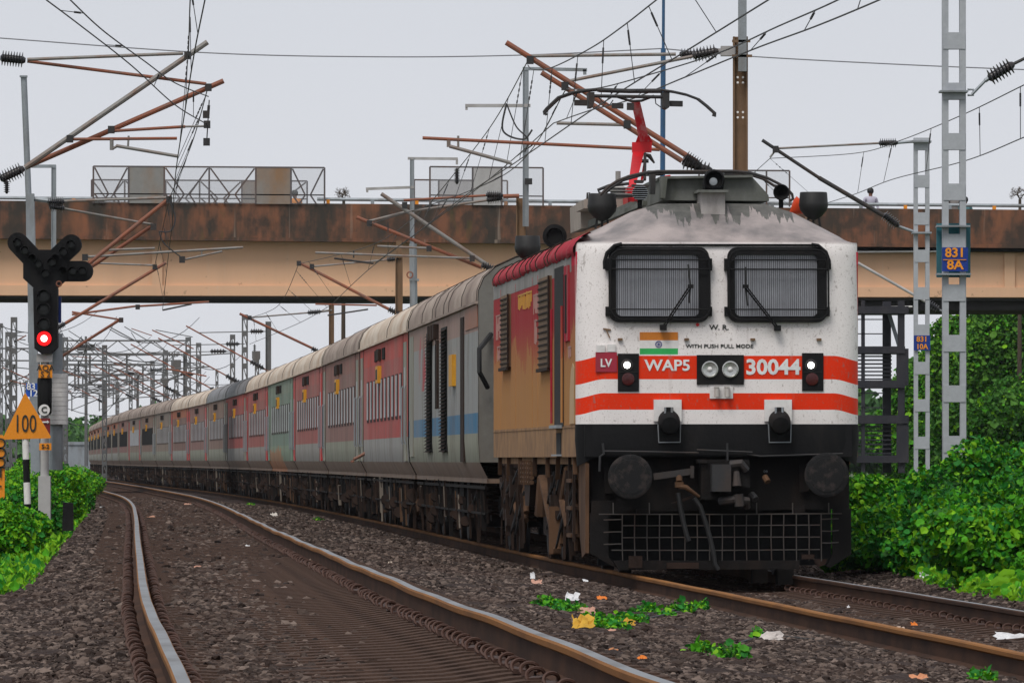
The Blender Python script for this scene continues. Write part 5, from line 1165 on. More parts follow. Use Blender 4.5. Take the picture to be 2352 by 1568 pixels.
tubes(m, 'bracket_tube', 225, [(150, 742, 381, 603, .045)], 'tube_rust'); insuls(m, 225, [(124, 757, 150, 742)], .11, 7)
tubes(m, 'stay_tube', 225, [(140, 601, 352, 609, .026)], 'tube_grey'); tubes(m, 'steady_arm', 225, [(165, 722, 317, 702, .03), (316, 703, 480, 693, .03), (165, 716, 278, 734, .026)], 'tube_rust'); tubes(m, 'registration_arm', 225, [(373, 712, 440, 698, .024)], 'steel_dark')
tubes(m, 'bracket_tube', 225.5, [(110, 838, 278, 732, .04)], 'tube_rust'); clampsp(m, 225, [(355, 612), (278, 734), (316, 704)], .06)
# right side masts
m = mast('grey pole mast with two cross arms left of the pantograph', 1200, 172)
mb = MB(); pole_I(mb, 1207, 14, 155, 172, P(0, 520, 172).z, .12); part('upper_pole', mb, 'steel_grey', m, W=True, smooth=False)
mb = MB(); pole_I(mb, 1196, 22, 455, 172.2, -.2, .2); part('pole', mb, 'mast_brown', m, W=True, smooth=False)
mb = MB(); mb.bar(P(1200, 158, 172), P(1348, 161, 172), .07); mb.bar(P(1342, 160, 172), P(1343, 172, 172), .07); part('cross_arm', mb, 'steel_grey', m, W=True)
mb = MB(); mb.bar(P(1068, 243, 172), P(1218, 243, 172), .07); mb.bar(P(1071, 243, 172), P(1071, 253, 172), .05); part('cross_arm', mb, 'sheet_pale', m, W=True)
mb = MB(); a = P(1205, 410, 171.9); b = P(1222, 424, 171.9); mb.box(a.x, b.x, 171.8, 171.9, b.z, a.z); part('number_plate', mb, 'steel_dark', m, W=True, smooth=False)
tubes(m, 'bracket_tube', 172, [(875, 445, 1121, 610, .042)], 'tube_grey'); tubes(m, 'bracket_tube', 172.2, [(819, 499, 1105, 614, .038)], 'tube_rust')
tubes(m, 'stay_tube', 172, [(927, 460, 1115, 449, .026)], 'tube_rust'); tubes(m, 'stay_tube', 172.2, [(847, 508, 930, 487, .026), (930, 487, 1118, 460, .026)], 'tube_grey')
tubes(m, 'steady_arm', 172, [(724, 580, 1084, 593, .024), (866, 565, 985, 570, .024)], 'tube_grey'); tubes(m, 'registration_arm', 172, [(767, 593, 858, 605, .022), (812, 576, 812, 592, .016)], 'steel_dark')
insuls(m, 172, [(1116, 447, 1155, 449), (1117, 459, 1153, 454)], .105, 8); insuls(m, 172, [(1105, 608, 1135, 618)], .10, 5)
tubes(m, 'insulator_bracket', 172, [(1155, 451, 1192, 450, .045)], 'tube_rust'); clampsp(m, 172, [(929, 470), (848, 512), (1084, 593), (985, 570)], .055)
m = mast('grey pole mast with hanging insulator rising above the generator car', 948, 215)
mb = MB(); pole_I(mb, 946, 10, 362, 215, 4, .12); mb.tube([P(948, 560, 215), P(950, 705, 215)], .10, 10); part('upper_pole', mb, 'steel_grey', m, W=True, smooth=False)
mb = MB(); mb.tube([P(950, 705, 215), P(950, 1000, 215)], .16, 10); mb.box(P(940, 0, 215).x, P(962, 0, 215).x, 214.9, 215.2, P(0, 645, 215).z, P(0, 640, 215).z); part('pole', mb, 'steel_grey', m, W=True)
mb = MB(); mb.tube([P(941+7*math.cos(a), 631+7*math.sin(a), 214.8) for a in np.linspace(0, 6.28, 13)], .02, 5); part('wire_coil', mb, 'tube_rust', m, W=True)
mb = MB(); mb.bar(P(936, 364, 215), P(1051, 365, 215), .07); mb.bar(P(1049, 365, 215), P(1049, 378, 215), .06); part('cross_arm', mb, 'sheet_pale', m, W=True)
mb = MB(); mb.bar(P(840, 434, 215), P(952, 430, 215), .07); mb.bar(P(843, 434, 215), P(843, 442, 215), .06); part('cross_arm', mb, 'sheet_pale', m, W=True)
insuls(m, 215, [(1049, 386, 1049, 423)], .085, 9)
m = mast('brown mast left of the grey pole mast, in front of the bridge girder', 915, 225)
mb = MB(); pole_I(mb, 916, 17, 590, 225, -.2, .2); mb.box(P(910, 0, 225).x, P(922, 0, 225).x, 224.9, 225.1, P(0, 592, 225).z, P(0, 553, 225).z); part('pole', mb, 'mast_brown', m, W=True, smooth=False)
tubes(m, 'bracket_tube', 225, [(683, 601, 899, 713, .042)], 'tube_rust'); tubes(m, 'stay_tube', 225, [(716, 612, 893, 596, .026)], 'tube_grey'); insuls(m, 225, [(891, 709, 918, 722)], .10, 5); insuls(m, 225, [(888, 596, 915, 594)], .10, 7); clampsp(m, 225, [(686, 604), (716, 611)], .06)
tubes(m, 'steady_arm', 225, [(724, 698, 865, 701, .024)], 'tube_rust'); tubes(m, 'registration_arm', 225, [(752, 724, 845, 710, .022)], 'steel_dark')
m = mast('brown mast seen below the bridge right of the far arms', 761, 290)
mb = MB(); pole_I(mb, 761, 12, 686, 290, -.2, .2); part('pole', mb, 'mast_brown', m, W=True, smooth=False)
tubes(m, 'bracket_tube', 290, [(550, 720, 725, 803, .045)], 'tube_rust'); tubes(m, 'stay_tube', 290, [(574, 729, 706, 718, .028)], 'tube_grey'); insuls(m, 290, [(715, 799, 740, 812)], .11, 5); insuls(m, 290, [(706, 718, 738, 715)], .11, 7); clampsp(m, 290, [(573, 729)], .07)
tubes(m, 'steady_arm', 290, [(738, 715, 762, 712, .04)], 'tube_grey')
# lattice masts
def lattice(mb, px_, wpx, ytop, Y, z0=-.2, nb=9, lace=False, off=.0):
    a = P(px_-wpx/2, ytop, Y); b = P(px_+wpx/2, ytop, Y); w_ = b.x-a.x; H = a.z-z0; c = w_*.26
    mb.box(a.x, a.x+c, Y-w_*.3, Y+w_*.3, z0, a.z); mb.box(b.x-c, b.x, Y-w_*.3, Y+w_*.3, z0, a.z)
    for k in range(nb+1):
        z = a.z-(H)*k/nb-off*H/nb; h_ = min(H/nb*.33, .38)
        if lace: mb.bar((a.x+c*.5, Y-w_*.3, z), (b.x-c*.5, Y-w_*.3, z-H/nb if k < nb else z), .04)
        mb.box(a.x+.01, b.x-.01, Y-w_*.3-.012, Y-w_*.3+.002, z-h_, z)
        mb.box(a.x+.01, b.x-.01, Y+w_*.3-.002, Y+w_*.3+.012, z-h_, z)
def anchor(par, Y, y, px0, px1): 
    mb = MB(); a = P(px0, y-2, Y); b = P(px1, y+2, Y); mb.box(a.x, b.x, Y-.22, Y+.22, b.z, a.z); part('mast_band', mb, 'steel_grey', par, W=True, smooth=False)
m = mast('wide silver batten mast with the blue 831 over 8A plate rising out of the bushes', 2190, 112)
mb = MB(); lattice(mb, 2190.5, 54, -190, 112, .4, 12, False, .30); part('pole', mb, 'mast_silver', m, W=True, smooth=False)
anchor(m, 112, 211, 2157, 2222); anchor(m, 112, 520, 2150, 2226); anchor(m, 112, 630, 2150, 2228)
mb = MB(); a = P(2150, 513, 112.3); b = P(2228, 637, 112.3); mb.box(a.x, b.x, 112.26, 112.3, b.z, a.z); part('teal_backboard', mb, 'teal', m, W=True, smooth=False)
def plate(par, name, x0, x1, y0, y1, Y, mat, lines, lmat, d=.15):
    mb = MB(); a = P(x0, y0, Y-d); b = P(x1, y1, Y-d); mb.box(a.x, b.x, Y-d, Y-d+.01, b.z, a.z); o = part(name, mb, mat, par, W=True, smooth=False)
    pw = Vector(par.location)
    for (s, cx_, cy_, sz, sx) in lines:
        p = P(cx_, cy_, Y-d-.006)-pw; text('plate_lettering', s, sz, p, lmat, par, sz*.025, sx)
    return o
pl = plate(m, 'number_plate', 2163, 2223, 568, 623, 112, 'blue_sign', [('831', 2193, 581, .175, 1.05), ('8A', 2193, 609, .175, 1.1)], 'orange_letter')
mb = MB(); mb.box(P(2166, 0, 111.8).x, P(2219, 0, 111.8).x, 111.835, 111.845, P(0, 597, 111.8).z, P(0, 595.5, 111.8).z); part('plate_divider', mb, 'orange_letter', m, W=True, smooth=False)
mb = MB(); mb.tube([P(2222, 206, 112), P(2235, 206, 112), P(2235, 219, 112), P(2222, 219, 112)], .018, 6); mb.tube([P(2232, 217, 112), P(2262, 186, 112)], .025, 6); mb.tube([P(2262, 186, 112), P(2277, 176, 112)], .035, 6); part('anchor_link', mb, 'steel_grey', m, W=True)
insuls(m, 112, [(2270, 181, 2328, 147)], .12, 7); tubes(m, 'anchor_wire', 112, [(2328, 147, 2400, 112, .022)], 'wire')
m = mast('narrow silver batten mast with small blue 831 over 10A plate, left of the wide one', 2116, 166)
mb = MB(); lattice(mb, 2116, 36, 317, 166, .2, 10, False, 0); part('pole', mb, 'mast_silver', m, W=True, smooth=False)
anchor(m, 166, 326, 2092, 2138); anchor(m, 166, 535, 2094, 2138)
plate(m, 'number_plate', 2098, 2136, 770, 804, 166, 'blue_sign', [('831', 2117, 779, .15, 1), ('10A', 2117, 796, .15, .95)], 'orange_letter')
tubes(m, 'bracket_tube', 166, [(1750, 322, 1880, 408, .035), (1880, 408, 2032, 497, .045)], 'steel_dark'); tubes(m, 'stay_tube', 166, [(1785, 341, 2020, 329, .022)], 'tube_grey')
insuls(m, 166, [(2018, 329, 2062, 328)], .10, 8); insuls(m, 166, [(2028, 492, 2064, 520)], .11, 7); tubes(m, 'insulator_bracket', 166, [(2062, 328, 2098, 325, .03), (2064, 520, 2098, 532, .03)], 'steel_grey'); clampsp(m, 166, [(1781, 342)], .06)
tubes(m, 'hanger_link', 166, [(1781, 345, 1768, 362, .02)], 'tube_grey')
m = mast('mast behind the wide silver one, holding the grey arm over the stair tower', 2165, 225)
mb = MB(); pole_I(mb, 2172, 12, 560, 225, -.2, .15); part('pole', mb, 'steel_grey', m, W=True, smooth=False)
tubes(m, 'bracket_tube', 225, [(1970, 604, 2125, 692, .04)], 'sheet_pale'); insuls(m, 225, [(2125, 692, 2157, 712)], .11, 6); tubes(m, 'insulator_bracket', 225, [(2157, 712, 2172, 716, .03)], 'steel_grey')
# blue lighting pole
t = thing('lighting_pole', 'thin blue pole rising out of frame behind the pantograph', 'pole', (P(1523, 0, 240).x, 240, -.2))
mb = MB(); mb.tube([P(1519, 1055, 240), P(1521, 500, 240), P(1523, 112, 240)], .075, 8); mb.tube([P(1523, 112, 240), P(1524, -60, 240)], .045, 8); part('shaft', mb, 'blue_pole', t, W=True)
# wires
def curve3(pts, n_=24):
    """smooth line through photo points given with their distances"""
    p = [P(*q) for q in pts]
    if len(p) == 2: return [p[0].lerp(p[1], k/n_) for k in range(n_+1)]
    out_ = []
    for i in range(len(p)-1):
        p0 = p[max(0, i-1)]; p1 = p[i]; p2 = p[i+1]; p3 = p[min(len(p)-1, i+2)]
        for k in range(n_):
            t_ = k/n_; out_.append(.5*((2*p1)+(-p0+p2)*t_+(2*p0-5*p1+4*p2-p3)*t_*t_+(-p0+3*p1-3*p2+p3)*t_**3))
    return out_+[p[-1]]
def wire(label, pts, r=.009, mat='wire', grp='overhead wires', name='overhead_wire'):
    mb = MB(); c = curve3(pts, 14); mb.tube(c, r, 5); return single(name, mb, mat, label, 'wire', grp), c
def run(label, cont, mess, nd, r=.009):
    """contact wire and messenger wire joined by droppers: one wire run"""
    p0 = P(*cont[0]); t = thing('catenary_wire_run', label, 'wire run', p0, 0, 'catenary wire runs')
    a = curve3(cont, 30); b = curve3(mess, 30)
    mb = MB(); mb.tube(a, r, 5); part('contact_wire', mb, 'wire', t, W=True); mb = MB(); mb.tube(b, r, 5); part('messenger_wire', mb, 'wire', t, W=True)
    for k in range(nd):
        f = (k+.5)/nd; pa = a[int(f*(len(a)-1))]; pb = min(b, key=lambda q: abs(q.y-pa.y)); mb = MB(); chain(mb, pb, pa, .005); part('dropper', mb, 'wire', t, W=True)
    return t
run('wire run through the pantograph, nearest of the two over the locomotive', [(1175, 379, 125), (1251, 327, 112), (1344, 263, 102), (1457, 190, 94), (1591, 108, 87), (1765, 0, 80), (1960, -120, 74)], [(1212, 150, 125), (1224, 160, 122), (1268, 155, 112), (1358, 110, 102), (1431, 60, 95), (1508, 0, 88), (1700, -150, 78)], 9)
run('wire run passing just right of the pantograph towards the top right corner', [(1271, 283, 125), (1357, 253, 111), (1444, 230, 102), (1567, 180, 94), (1734, 112, 87), (1875, 60, 81), (2020, 0, 76), (2200, -80, 70)], [(1300, 205, 125), (1371, 203, 113), (1480, 175, 103), (1650, 122, 94), (1789, 60, 86), (1925, 0, 80), (2100, -90, 74)], 8)
run('wire run behind the loco mast going down past the bridge parapet', [(1175, 379, 125), (1060, 455, 148), (945, 545, 172)], [(1212, 140, 125), (1120, 300, 145), (985, 470, 172)], 6)
run('wire run from the lower arm down to the far arms by the bridge', [(1271, 283, 125), (1100, 430, 150), (860, 605, 172)], [(1300, 205, 125), (1160, 400, 150), (850, 515, 172)], 5)
run('wire run in front of the girder from the brown mast to the grey pole mast', [(945, 545, 172), (845, 620, 200), (760, 700, 225)], [(985, 470, 172), (860, 560, 200), (686, 606, 225)], 5)
run('wire run over the coaches below the bridge', [(760, 700, 225), (690, 740, 255), (573, 790, 290)], [(686, 606, 225), (640, 700, 255), (573, 730, 290)], 5)
run('steep pair of wires crossing the two long arms at left', [(408, 359, 125), (425, 250, 112), (446, 120, 100), (470, 0, 92), (495, -120, 86)], [(432, 130, 125), (434, 60, 112), (436, 0, 100), (442, -120, 90)], 6)
run('steep wires dropping from the left arms towards the signal arms', [(408, 359, 125), (400, 430, 148), (395, 520, 172)], [(476, 205, 125), (440, 330, 148), (388, 458, 172)], 6)
run('far steep wires in front of the girder at left', [(395, 520, 172), (385, 600, 198), (373, 712, 225)], [(388, 458, 172), (370, 540, 198), (355, 612, 225)], 4)
run('slanting pair of wires from the top left corner to the rusty left arm', [(105, 0, 92), (185, 60, 98), (300, 150, 106), (400, 240, 116), (474, 285, 125)], [(160, 0, 92), (235, 70, 98), (330, 140, 106), (400, 190, 116), (478, 222, 125)], 4)
run('wires on the silver mast side crossing the bridge parapet at right', [(2420, 290, 95), (2351, 316, 100), (2215, 370, 118), (2050, 412, 145), (1960, 447, 166), (1860, 478, 190)], [(2420, 165, 95), (2351, 196, 100), (2215, 262, 118), (2070, 322, 145), (1965, 352, 166), (1768, 364, 178)], 7, .008)
run('wires leaving the end of the dark arm at right down to the locomotive roof', [(1860, 478, 190), (1800, 500, 205)], [(1768, 364, 178), (1730, 398, 200)], 1, .008)
for lb, pts in (('thin sagging cable crossing the whole sky, left half', [(-60, 84, 260), (0, 88, 260), (480, 122, 260), (870, 131, 260), (1200, 127, 260), (1520, 112, 260)]), ('thin sagging cable crossing the whole sky, right half', [(1520, 112, 260), (1740, 131, 260), (2100, 150, 260), (2420, 163, 260)])):
    wire(lb, pts, .02, 'wire_thin', 'thin cables high in the sky')
for k, (lb, pts, r_) in enumerate([('thick black loop of cable hanging left of the pantograph', [(1163, 238, 140), (1155, 300, 140), (1200, 320, 140), (1222, 298, 140)], .018), ('black jumper cable from the loop to the lower wire', [(1163, 238, 139), (1185, 290, 139), (1212, 320, 139), (1205, 350, 139)], .014),
    ('cable drooping below the left arms in front of the parapet', [(388, 458, 171), (402, 500, 171), (392, 530, 171), (365, 532, 171)], .016), ('cable hanging under the girder from the left signal arms', [(365, 532, 171), (378, 560, 171), (418, 592, 171)], .014)]):
    wire(lb, pts, r_, 'wire', 'loose jumper cables')
mb = MB(); chain(mb, P(480, 230, 125), P(474, 330, 125), .009); 
for y in (262, 285, 325): p = P(474, y, 125); mb.box(p.x-.03, p.x+.025, 124.97, 125.03, p.z-.05, p.z+.05)
single('hanging_link_chain', mb, 'steel_dark', 'chain of dark clamps hanging from the rusty left arm', 'chain')
# far field: cantilever masts, portals, poles
def far_mast(label, px_, ytop, Y, side, tip, w=12, latt=False, z0=-.2, extra=0):
    m = mast(label, px_, Y, 'distant masts beyond the bridge')
    mb = MB()
    if latt: lattice(mb, px_, w, ytop, Y, z0, 11, True)
    else: pole_I(mb, px_, w, ytop, Y, z0, .2)
    part('pole', mb, 'mast_far', m, W=True, smooth=False)
    if tip:
        tx, ty = tip; s = F/Y; hx = px_; hy = ty+(abs(hx-tx))*.55
        mb = MB(); mb.tube([P(tx, ty, Y), P(hx, hy, Y)], .034, 6); part('bracket_tube', mb, 'tube_rust', m, W=True)
        insuls(m, Y, [(hx+(tx-hx)*.22, hy+(ty-hy)*.22, hx+(tx-hx)*.05, hy+(ty-hy)*.05)], .13, 5)
        mb = MB(); xx = tx+(hx-tx)*.15; yy = ty+(hy-ty)*.15; mb.tube([P(xx, yy, Y), P(hx, yy-3, Y)], .022, 6); mb.tube([P(tx+(hx-tx)*.05, yy+(hy-yy)*.6, Y), P(tx+(hx-tx)*.6, ty+(hy-ty)*.6, Y)], .03, 6); part('stay_tube', mb, 'mast_far', m, W=True)
        insuls(m, Y, [(hx+(tx-hx)*.22, yy-3, hx+(tx-hx)*.06, yy-3)], .12, 5)
    return m
FM = [('concrete grey mast right of the lattice masts beyond the bridge', 616, 738, 335, (427, 748), 13, 0), ('tall lattice mast with insulators on top beyond the bridge', 562, 722, 350, (363, 776), 14, 1), ('lattice mast left of the one with insulators on top', 534, 768, 365, (300, 790), 12, 1),
      ('grey lattice mast above the dark roofed coaches', 456, 787, 420, (266, 846), 12, 1), ('lone mast above the brown coaches, left of the lattice ones', 425, 810, 440, (220, 800), 9, 0), ('thin mast above the taupe coach', 382, 822, 455, (215, 838), 7, 1), ('low mast over the orange topped coaches', 352, 850, 470, None, 7, 1),
      ('short mast between far portals', 316, 862, 500, (190, 850), 6, 0), ('mast over the tail of the train', 240, 880, 540, (165, 884), 6, 0), ('lattice mast at far left edge, tallest of three', 32, 728, 400, (60, 770), 15, 1), ('lattice mast at far left edge with flat cap', 18, 762, 380, None, 12, 1), ('faint lattice mast cut by the left edge', 3, 742, 430, None, 7, 1),
      ('thin grey mast just left of the coach tail', 268, 862, 520, None, 6, 1), ('mast with transformer box above the red coaches', 590, 808, 345, None, 10, 1), ('mast with grey box above the dark coaches', 405, 845, 430, None, 10, 1), ('narrow far mast behind the boxed one', 498, 850, 410, None, 7, 1)]
for a in FM: far_mast(a[0], a[1], a[2], a[3], 1, a[4], a[5], a[6])
for lb, x, y, Y, w_, h_ in (('pale grey transformer tank on a mast above the red coaches', 588, 806, 344, 18, 28), ('pale grey equipment box on a mast over the dark coaches', 404, 826, 429, 22, 34), ('small dark equipment tank hung left of the lattice mast', 378, 868, 440, 18, 14)):
    mb = MB(); a = P(x-w_/2, y, Y); b = P(x+w_/2, y+h_, Y); mb.prism([(a.x, a.z), (b.x, a.z), (b.x, b.z+(a.z-b.z)*.4), (b.x-.12, b.z), (a.x+.12, b.z), (a.x, b.z+(a.z-b.z)*.4)], Y-.3, Y+.3, 'y'); mb.insul((a.x+.1, Y, a.z), (a.x+.1, Y, a.z+.3), .07, 3); single('transformer', mb, 'mast_far', lb, 'transformer', 'transformers among the distant masts', smooth=False)
def portal(label, x0, x1, yb, Y, dep):
    c = P((x0+x1)/2, 1075, Y); t = thing('portal_gantry', label, 'gantry', (c.x, Y, -.2), 0, 'portal gantries across the far tracks')
    a = P(x0, yb, Y); b = P(x1, yb, Y); zt = a.z; zb = a.z-dep; mb = MB()
    for z in (zt, zb):
        mb.bar((a.x, Y-.3, z), (b.x, Y-.3, z), .08); mb.bar((a.x, Y+.3, z), (b.x, Y+.3, z), .08)
    n_ = max(4, int((b.x-a.x)/.9))
    for k in range(n_):
        xa = a.x+(b.x-a.x)*k/n_; xb = a.x+(b.x-a.x)*(k+1)/n_
        mb.bar((xa, Y-.3, zt if k % 2 else zb), (xb, Y-.3, zb if k % 2 else zt), .05)
    part('truss', mb, 'mast_far', t, W=True, smooth=False)
    for x in (x0, x1): mb = MB(); lattice(mb, x, 14*400/Y, yb-8, Y, -.2, 12, True); part('leg', mb, 'mast_far', t, W=True, smooth=False)
    for k in range(3):
        xx = a.x+(b.x-a.x)*(.2+.3*k); mb = MB(); mb.bar((xx, Y, zb), (xx, Y, zb-1.6), .10); mb.tube([(xx, Y, zb-1.5), (xx+2.2, Y, zb-.6)], .04, 5); mb.tube([(xx, Y, zb-.3), (xx+2.0, Y, zb-.5)], .03, 5); part('drop_bracket', mb, 'mast_far', t, W=True, smooth=False)
for lb, x0, x1, yb, Y, dp in (('nearest far portal gantry with a long truss over the tracks', 150, 432, 782, 440, .75), ('second far portal gantry, truss a little lower', 120, 380, 812, 500, .7), ('wide portal gantry reaching past the left edge', -60, 240, 800, 470, .7), ('third portal gantry behind the second one', 150, 350, 836, 560, .7), ('low portal gantry deep in the station throat', 100, 300, 862, 640, .7), ('last and faintest portal gantry', 60, 270, 884, 720, .7)):
    portal(lb, x0, x1, yb, Y, dp)
# far loose wires between the portals
rw = random.Random(5)
for k in range(46):
    x0 = rw.uniform(-20, 420); y0 = rw.uniform(735, 900); Y0 = rw.uniform(300, 420); x1 = x0+rw.uniform(-160, 260); y1 = y0+rw.uniform(-50, 60); Y1 = Y0+rw.uniform(40, 200)
    mb = MB(); pa = P(x0, y0, Y0); pb = P(x1, y1, Y1); mb.tube([pa.lerp(pb, q/10)+Vector((0, 0, -.8*4*(q/10)*(1-q/10))) for q in range(11)], .019, 4)
    single('overhead_wire', mb, 'wire', 'thin wire strung among the distant portal gantries', 'wire', 'thin wires among the distant gantries')
for k in range(24):
    x0 = rw.uniform(0, 430); y0 = rw.uniform(745, 930); Y0 = rw.uniform(330, 560); l_ = rw.uniform(30, 110)
    mb = MB(); mb.tube([P(x0, y0, Y0), P(x0+l_, y0+l_*rw.uniform(-.12, .6), Y0)], .030, 5); single('bracket_arm', mb, 'mast_far' if k % 2 else 'tube_rust', 'rusty grey bracket arm among the distant portal gantries', 'bracket arm', 'bracket arms among the distant gantries')
t = thing('telecom_mast', 'slender tall grey mast with a round antenna head left of the train tail', 'mast', (P(197, 1060, 620).x, 620, -.2))
mb = MB(); mb.tube([P(198, 1070, 620), P(197, 772, 620)], [.14, .09], 6); part('shaft', mb, 'mast_far', t, W=True)
mb = MB(); mb.bar(P(180, 796, 620), P(216, 796, 620), .14); 
for x in (182, 190, 204, 213): p = P(x, 794, 620); mb.box(p.x-.15, p.x+.15, 619.8, 620.2, p.z-.35, p.z+.1)
part('antenna_head', mb, 'steel_dark', t, W=True, smooth=False)
# ================================================================== SIGNAL AND SIGNS (left)
YG = 115.0
sig = thing('railway_signal', 'black signal head lit red, with three feather arms above it', 'signal', (P(103, 0, YG).x, YG, 0))
def g5(cx, cy, Y=YG): return P((0+cx*.7014)/1.6598, (850+cy*.7014)/1.6598, Y)   # crop of the left column
def capsule(a, b, r, d0, d1, n=10):
    a = Vector((a.x, a.z)); b = Vector((b.x, b.z)); d = (b-a).normalized(); ang = math.atan2(d.y, d.x); pts = []
    for c, s in ((b, -90), (a, 90)):
        for k in range(n+1): t_ = ang+R(s+180*k/n); pts.append((c.x+r*math.cos(t_), c.y+r*math.sin(t_)))
    mb = MB(); mb.prism(pts, YG+d0, YG+d1, 'y'); return mb
def hood(par, p, r, y0, mat='black', lens='dark_lens', hoodn=True):
    mb = MB(); mb.lathe((p.x, y0, p.z), (0, -1, 0), [(r, 0), (r, .02), (r*.8, .022), (r*.75, .01), (0, .012)], 18); part('lens', mb, lens, par, W=True)
    if hoodn:
        mb = MB(); pts = [(p.x+r*1.05*math.cos(a), p.z+r*1.05*math.sin(a)) for a in np.linspace(R(0), R(180), 12)]
        vs = [(x, y0, z) for x, z in pts]+[(x, y0-.16, z) for x, z in pts]+[(p.x+(x-p.x)*1.1, y0, p.z+(z-p.z)*1.1) for x, z in pts]+[(p.x+(x-p.x)*1.1, y0-.16, p.z+(z-p.z)*1.1) for x, z in pts]
        m_ = 12; fs = [(i, i+1, i+1+m_, i+m_) for i in range(m_-1)]+[(2*m_+i, 3*m_+i, 3*m_+i+1, 2*m_+i+1) for i in range(m_-1)]+[(m_+i, m_+i+1, 3*m_+i+1, 3*m_+i) for i in range(m_-1)]
        mb.add(vs, fs); part('hood', mb, mat, par, W=True)
M['dark_lens'] = grimy('unlit_lens', c4(.02, .02, .022), c4(.03, .03, .03), 8, .15)
a = g5(182, 338); b = g5(315, 712)
mb = MB(); w0, w1 = a.x, b.x; mb.prism([(w0+.03, a.z), (w1-.03, a.z), (w1, a.z-.05), (w1, b.z+.10), (w1-.10, b.z), (w0+.12, b.z), (w0+.02, b.z+.08), (w0, a.z-.05)], YG-.15, YG+.15, 'y'); head = part('signal_head', mb, 'black', sig, W=True, smooth=False)
for cy in (400, 472, 552): hood(head, g5(242, cy), .085, YG-.151)
c = g5(243, 628); mb = MB(); mb.lathe((c.x, YG-.151, c.z), (0, -1, 0), [(.10, 0), (.10, .02), (.062, .024)], 24); part('red_lens', mb, 'lamp_red', head, W=True); mb = MB(); mb.lathe((c.x, YG-.18, c.z), (0, -1, 0), [(.048, 0), (.045, .006), (0, .008)], 20); part('red_lamp', mb, 'lamp_red_core', head, W=True)
mb = MB(); p0 = g5(200, 712); p1 = g5(285, 755); mb.box(p0.x, p1.x, YG-.08, YG+.08, p1.z, p0.z); mb.tube([g5(243, 1390), g5(243, 740)], .06, 10); part('post', mb, 'sheet_pale', sig, W=True)
mb = MB(); cc = g5(248, 256); mb.prism([(cc.x+.34*math.cos(R(22.5+45*k)), cc.z+.31*math.sin(R(22.5+45*k))) for k in range(8)], YG-.10, YG+.10, 'y'); hub = part('route_indicator', mb, 'black', sig, W=True, smooth=False)
for (x0, y0, x1, y1) in ((97, 108, 182, 198), (388, 118, 300, 200), (450, 262, 340, 262)):
    mb = capsule(g5(x0, y0), g5(x1, y1), .145, -.08, .08); o = part('feather_arm', mb, 'black', hub, W=True, smooth=False)
    for k in range(3):
        f = k/2; hood(o, g5(x0+(x1-x0)*f*.95, y0+(y1-y0)*f*.95), .055, YG-.081)
for x, y in ((212, 225), (285, 215), (250, 275)): hood(hub, g5(x, y), .055, YG-.101)
mb = MB(); mb.tube([g5(320+14*math.cos(q), 330+14*math.sin(q), YG-.1) for q in np.linspace(0, 6.28, 13)], .012, 5); part('wire_coil', mb, 'tube_rust', sig, W=True)
mb = MB(); p0 = g5(303, 398, YG+.2); p1 = g5(333, 543, YG+.2); mb.box(p0.x, p1.x, YG+.15, YG+.2, p1.z, p0.z); part('side_plate', mb, 'blue_sign', sig, W=True, smooth=False)
mb = MB(); p0 = g5(272, 842, YG+.1); p1 = g5(328, 1092, YG+.1); mb.lathe((.5*(p0.x+p1.x), YG+.3, p1.z), (0, 0, 1), sum([[(.168, z), (.168, z+.055), (.158, z+.06)] for z in np.arange(0, p0.z-p1.z, .065)], []), 16); part('wrapped_sleeve', mb, 'white_paint', sig, W=True)
mb = MB(); mb.tube([g5(303, 1340, YG+.3), g5(302, 600, YG+.3)], .10, 10); part('rear_post', mb, 'steel_grey', sig, W=True)
def g5sign(par, name, x0, y0, x1, y1, mat, d=.25):
    a = g5(x0, y0, YG-d); b = g5(x1, y1, YG-d); mb = MB(); mb.box(a.x, b.x, YG-d, YG-d+.012, b.z, a.z); return part(name, mb, mat, par, W=True, smooth=False)
def g5text(par, s, cx, cy, size, mat, d=.26, bold=.02, sx=1): text('lettering', s, size, g5(cx, cy, YG-d)-Vector(par.location), mat, par, size*bold, sx)
g5sign(sig, 'name_plate', 209, 770, 284, 840, 'orange_sign'); g5text(sig, 'AQA', 247, 788, .115, 'ink', .26, .01); g5text(sig, 'S 2', 247, 822, .115, 'ink', .26, .01)
g5sign(sig, 'small_plate', 213, 1195, 279, 1233, 'orange_sign'); g5text(sig, 'S-2', 247, 1214, .085, 'ink')
mb = MB(); c = g5(240, 1015, YG-.25); mb.lathe(c, (0, -1, 0), [(.08, -.01), (.08, .005), (0, .006)], 24); part('letter_disc', mb, 'white_paint', sig, W=True); g5text(sig, 'C', 240, 1015, .12, 'ink', .265, .02)
mb = MB(); p0 = g5(220, 1060, YG-.24); p1 = g5(272, 1165, YG-.24); mb.box(p0.x, p1.x, YG-.24, YG-.22, p1.z, p0.z); part('arrow_board', mb, grimy('dark_red_board', c4(.20, .01, .015), c4(.10, .01, .01), 5, .6), sig, W=True, smooth=False)
mb = MB(); mb.bar(g5(230, 1080, YG-.25), g5(258, 1080, YG-.25), .02); mb.add([g5(256, 1070, YG-.255), g5(268, 1080, YG-.255), g5(256, 1090, YG-.255)], [(0, 1, 2)]); part('arrow', mb, 'white_letter', sig, W=True, smooth=False)
p = g5(245, 925); mb = MB(); mb.lathe((p.x, YG-.12, p.z-.30), (0, 0, 1), [(.08, 0), (.10, .03), (.105, .50), (.07, .56), (.03, .58)], 14); part('telephone_case', mb, 'black', sig, W=True)
mb = MB(); p = g5(243, 1365); mb.box(p.x-.085, p.x+.085, YG-.1, YG+.1, p.z-.9, p.z-.02); part('base', mb, 'sheet_pale', sig, W=True, smooth=False)
